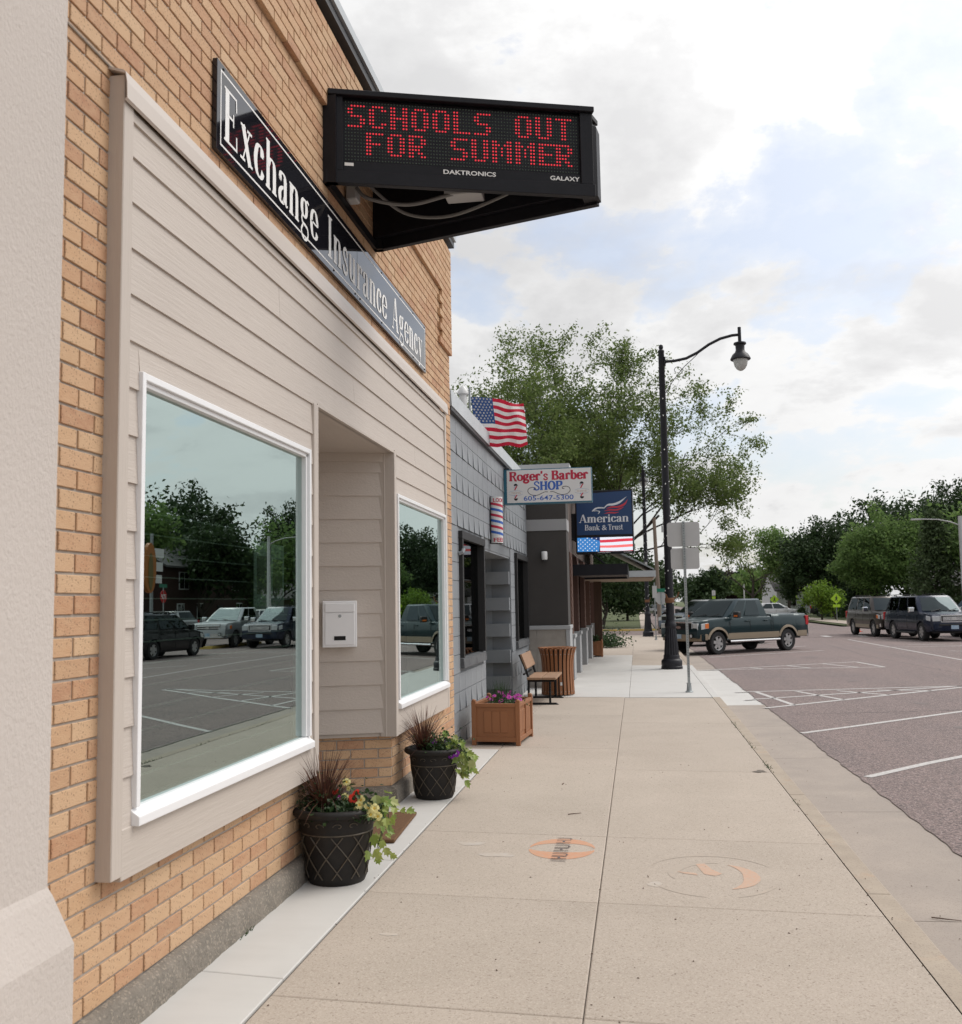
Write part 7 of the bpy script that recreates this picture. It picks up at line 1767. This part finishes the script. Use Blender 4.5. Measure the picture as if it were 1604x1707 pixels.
tree('purple_tree', 'small dark purple leaved tree far down the street', (15.6, 170, -.1), 7.0, 2.6, .2, 6, 'leaf_purple', 3600, .30, levels=3, crown0=.15, inner=.5)
tree('green_tree', 'distant rounded green tree behind the pale poles', (18.4, 165, -.1), 7.4, 4.2, .2, 16, 'leaf_mid', 5000, .30, levels=3, crown0=.1, inner=.4)
tree('bare_tree', 'thin half bare tree with forked trunk above the pickup cab', (13.6, 120, -.1), 9.6, 3.2, .42, 7, 'leaf_spring', 900, .16, levels=4, crown0=.3, cluster=.35, bare=.3)
tree('green_tree', 'tall green tree with a visible trunk before the white house', (18.2, 124, -.1), 10.4, 4.3, .26, 9, 'leaf_mid', 14000, .17, levels=4, crown0=.22, cluster=.34, inner=.2)
tree('maple_tree', 'big dark maple with a dense crown behind the small bright trees', (21.6, 112, -.1), 11.8, 5.0, .2, 10, 'leaf_dark', 22000, .18, levels=4, crown0=.14, cluster=.38, inner=.45)
tree('maple_tree', 'wide bright green tree right of the dark maple', (21.9, 92, -.1), 9.7, 4.5, .2, 12, 'leaf_mid', 24000, .14, levels=4, crown0=.12, cluster=.32, inner=.45)
tree('young_tree', 'grey green upright tree right of the wide bright tree', (23.8, 84, -.1), 8.8, 2.7, .2, 13, 'leaf_grey', 7000, .15, levels=3, crown0=.08, conifer=True, cluster=.25)
tree('tall_tree', 'tallest dark tree at the right edge behind the highway light', (29.6, 97, -.1), 12.9, 4.5, .25, 14, 'leaf_dark', 20000, .15, levels=5, crown0=.12, cluster=.34, inner=.25)
tree('small_tree', 'small lime green tree left of the right hand crossing sign', (15.2, 86, -.1), 3.7, 1.35, .3, 15, 'leaf_lime2', 2200, .12, levels=3, crown0=.25, cluster=.25, inner=.3)
tree('small_tree', 'smaller lime green tree beside the right hand crossing sign', (16.4, 86, -.1), 2.9, 1.0, .3, 17, 'leaf_lime2', 1500, .11, levels=3, crown0=.25, cluster=.22, inner=.3)
tree('spruce_tree', 'low dark spruce under the bright tree', (20.3, 96, -.1), 4.4, 2.2, .2, 18, 'leaf_dark', 3600, .16, levels=3, crown0=.02, conifer=True, cluster=.2)
for i, (x, y, h, r, mat_, lb) in enumerate(((27.5, 130, 8.6, 5.0, 'leaf_dark', 'background dark tree between the maple and the bright tree'), (33, 122, 11.4, 5.0, 'leaf_dark', 'background dark tree behind the grey green tree'), (37, 110, 11, 5.0, 'leaf_mid', 'background tree past the right edge'), (11.8, 215, 8, 4.5, 'leaf_dark', 'far tree closing the view down the street'), (6.5, 240, 9, 5, 'leaf_mid', 'far tree left of the street end'), (-2, 200, 10, 6, 'leaf_mid', 'far tree behind the corner lawn'), (21, 190, 9, 6, 'leaf_dark', 'far dark tree behind the purple tree'), (-9, 120, 12, 6, 'leaf_mid', 'far tree behind the bank'), (24.5, 150, 9, 5, 'leaf_mid', 'far tree behind the maple'))):
    tree('background_tree', lb, (x, y, -.1), h, r, .2, 40 + i, mat_, 5200, .30, levels=3, crown0=.05, cluster=.6, inner=.5)
# trees across the street that the shop windows mirror
for i, (x, y, h, r, mat_, n_, lb) in enumerate(((31, 64, 13.5, 4.6, 'leaf_mid', 8000, 'tall airy tree across the street mirrored at the left of the shop window'), (33.5, 75, 13.0, 5.2, 'leaf_dark', 11000, 'dark leafy tree across the street mirrored in the middle of the shop window'), (27, 84, 9.5, 3.2, 'leaf_mid', 4500, 'slim tree across the street mirrored at the right of the shop window'),
                                              (38, 57, 12, 5, 'leaf_dark', 7000, 'background tree across the street near the stop sign'), (27.5, 70, 9.5, 3.6, 'leaf_dark', 8000, 'dark tree in front of the mirrored brick house'), (26, 100, 12.5, 5, 'leaf_dark', 9000, 'dark tree across the street mirrored in the second window'), (35, 118, 13.5, 6, 'leaf_dark', 9000, 'farther dark tree across the street mirrored in the second window'))):
    tree('street_tree', lb, (x, y, -.1), h, r, .25, 70 + i, mat_, n_, .20, levels=4, crown0=.22 if i else .3, cluster=.5, inner=.15 if i else 0)

# ================================================================== houses
def house(name, label, loc, rz, L_, W_, Hh, Hr, wall, roof, wins, door=None, over=.35, chim=False):
    t = empty(name, loc, rz, label=label, cat='house', group='houses across the street')
    m_ = MB(); m_.box(-L_ / 2, L_ / 2, -W_ / 2, W_ / 2, 0, Hh); m_.prism([(-L_ / 2, -W_ / 2, Hh), (-L_ / 2, W_ / 2, Hh), (-L_ / 2, 0, Hh + Hr)], (L_, 0, 0)); m_.build('wall', M[wall], t, recalc=True)
    k = Hr / (W_ / 2); m_ = MB()
    for s in (1, -1): m_.prism([(-L_ / 2 - over, s * (W_ / 2 + over), Hh - k * over + .02), (-L_ / 2 - over, 0, Hh + Hr + .02), (-L_ / 2 - over, 0, Hh + Hr + .16), (-L_ / 2 - over, s * (W_ / 2 + over), Hh - k * over + .16)], (L_ + 2 * over, 0, 0))
    rf = m_.build('roof', M[roof], t, recalc=True)
    if chim: MB().box(L_ * .2, L_ * .2 + .6, -.3, .3, Hh + Hr * .4, Hh + Hr + .8).build('chimney', M['red_brick'], rf)
    for (side, x, z, w_, h_) in wins:
        if side == 's': b = (x - w_ / 2, x + w_ / 2, -W_ / 2 - .06, -W_ / 2 - .005, z, z + h_); g = (x - w_ / 2 + .08, x + w_ / 2 - .08, -W_ / 2 - .07, -W_ / 2 - .061, z + .08, z + h_ - .08)
        else: b = (-L_ / 2 - .06, -L_ / 2 - .005, x - w_ / 2, x + w_ / 2, z, z + h_); g = (-L_ / 2 - .07, -L_ / 2 - .061, x - w_ / 2 + .08, x + w_ / 2 - .08, z + .08, z + h_ - .08)
        f = boxpart('window', M['house_w'], t, *b); boxpart('pane', M['glassB'], f, *g)
        if side == 's': boxpart('glazing_bar', M['house_w'], f, x - .03, x + .03, g[2] - .01, g[2] - .001, g[4], g[5])
        else: boxpart('glazing_bar', M['house_w'], f, g[0] - .01, g[0] - .001, x - .03, x + .03, g[4], g[5])
    if door: boxpart('door', M['blackpl'], t, door - .5, door + .5, -W_ / 2 - .05, -W_ / 2 - .004, 0, 2.1)
    return t
house('white_house', 'distant white clapboard house behind the green tree trunk', (20.8, 132, -.1), rad(8), 8, 7, 3.0, 2.2, 'house_w', 'asph_sh', [('s', -2.2, .9, 1.2, 1.3), ('s', -.4, .9, .9, 1.3), ('s', 1.6, .9, 1.2, 1.3), ('w', -1, .9, 1, 1.3)], 3.0)
house('tan_house', 'low house with grey hipped roof behind the navy suv at the right', (30.0, 90, -.1), rad(-6), 10, 8, 2.7, 1.8, 'house_t', 'asph_sh', [('s', -3, 1.0, 1.4, 1.1), ('s', 1, 1.0, 1.4, 1.1), ('w', 0, 1.0, 1.2, 1.1)], -1.0)
house('brick_house', 'two storey dark brick house across the street mirrored in the shop window', (33.5, 74, -.1), rad(90), 16, 9, 5.0, 2.4, 'red_brick', 'asph_sh', [('s', -5, 3.3, 2.2, 1.3), ('s', 5, 3.3, 1.6, 1.3), ('s', -5.5, .9, 1.2, 1.4), ('s', 2, .9, 1.2, 1.4), ('s', 5.5, .9, 1.2, 1.4), ('w', 0, .9, 1.2, 1.4)], -1.5, chim=True)
house('brick_house', 'second dark brick house farther along the mirrored side of the street', (31.5, 96, -.1), rad(90), 13, 9, 4.6, 2.4, 'red_brick', 'asph_sh', [('s', -4, 3.0, 1.6, 1.2), ('s', 3, 3.0, 1.6, 1.2), ('s', -3, .9, 1.2, 1.4), ('s', 3.5, .9, 1.2, 1.4)], 0)
D.objects['brick_house'].rotation_euler = (0, 0, rad(-90)); D.objects['brick_house.001'].rotation_euler = (0, 0, rad(-90))
# hedge and low shrubs at the far lawns
for i, (x, y, h, r, lb) in enumerate(((-7.5, 88, 7.5, 4.6, 'dark tree at the back of the corner lawn'), (-1.0, 98, 6.5, 3.6, 'second dark tree at the back of the corner lawn'), (3.2, 150, 8, 3.8, 'far tree on the left side of the far street'))):
    tree('lawn_tree', lb, (x, y, -.1), h, r, .15, 90 + i, 'leaf_dark', 9000, .2, levels=3, crown0=.05, cluster=.6, inner=.5)
for i, (x, y, sx_, sz_, lb) in enumerate(((19.0, 101, 2.6, 1.0, 'clipped dark hedge before the white house'), (-4.5, 76, 1.5, 1.2, 'round shrub by the big trunk on the corner lawn'), (13.9, 88, .8, 1.1, 'small dark shrub left of the lime green tree'))):
    hg = empty('shrub', (x, y, -.1), label=lb, cat='shrub'); mb = MB(); mound(mb, (0, 0, .1), sx_ * .5, sx_ * .5, sz_ * .8, 900, .12, .26); tag(mb.build('foliage', M['leaf_dark'], hg), kind='stuff')

# old drive-in sign across the street, mirrored at the left of the shop window
py_ = empty('pylon_sign', (22.0, 50.2, -.1), 0, label='orange oval pylon sign with white side boards across the street, mirrored in the shop window', cat='sign')
MB().tube([(0, -.5, 0), (0, -.5, 6.0)], .09, 8).build('post', M['galv'], py_); MB().tube([(0, .5, 0), (0, .5, 6.0)], .09, 8).build('post', M['galv'], py_)
MB().prism([(-.22, .62 * math.cos(a), 4.1 + 1.35 * math.sin(a)) for a in [i * PI / 16 for i in range(32)]], (.2, 0, 0)).build('oval_panel', material('orange_sign_panel', (.42, .14, .02), .5), py_, recalc=True)
MB().prism([(-.24, .26 * math.cos(a), 3.9 + 1.0 * math.sin(a)) for a in [i * PI / 16 for i in range(32)]], (.02, 0, 0)).build('inner_panel', material('olive_sign_print', (.16, .12, .03), .5), py_, recalc=True)
for k, (z, h) in enumerate(((4.7, .5), (3.95, .5), (3.3, .45))):
    for s_ in (1, -1): boxpart('side_board', M['sgn_white'], py_, -.1, -.04, s_ * (.75 + .06 * k), s_ * (1.7 - .12 * k), z, z + h)
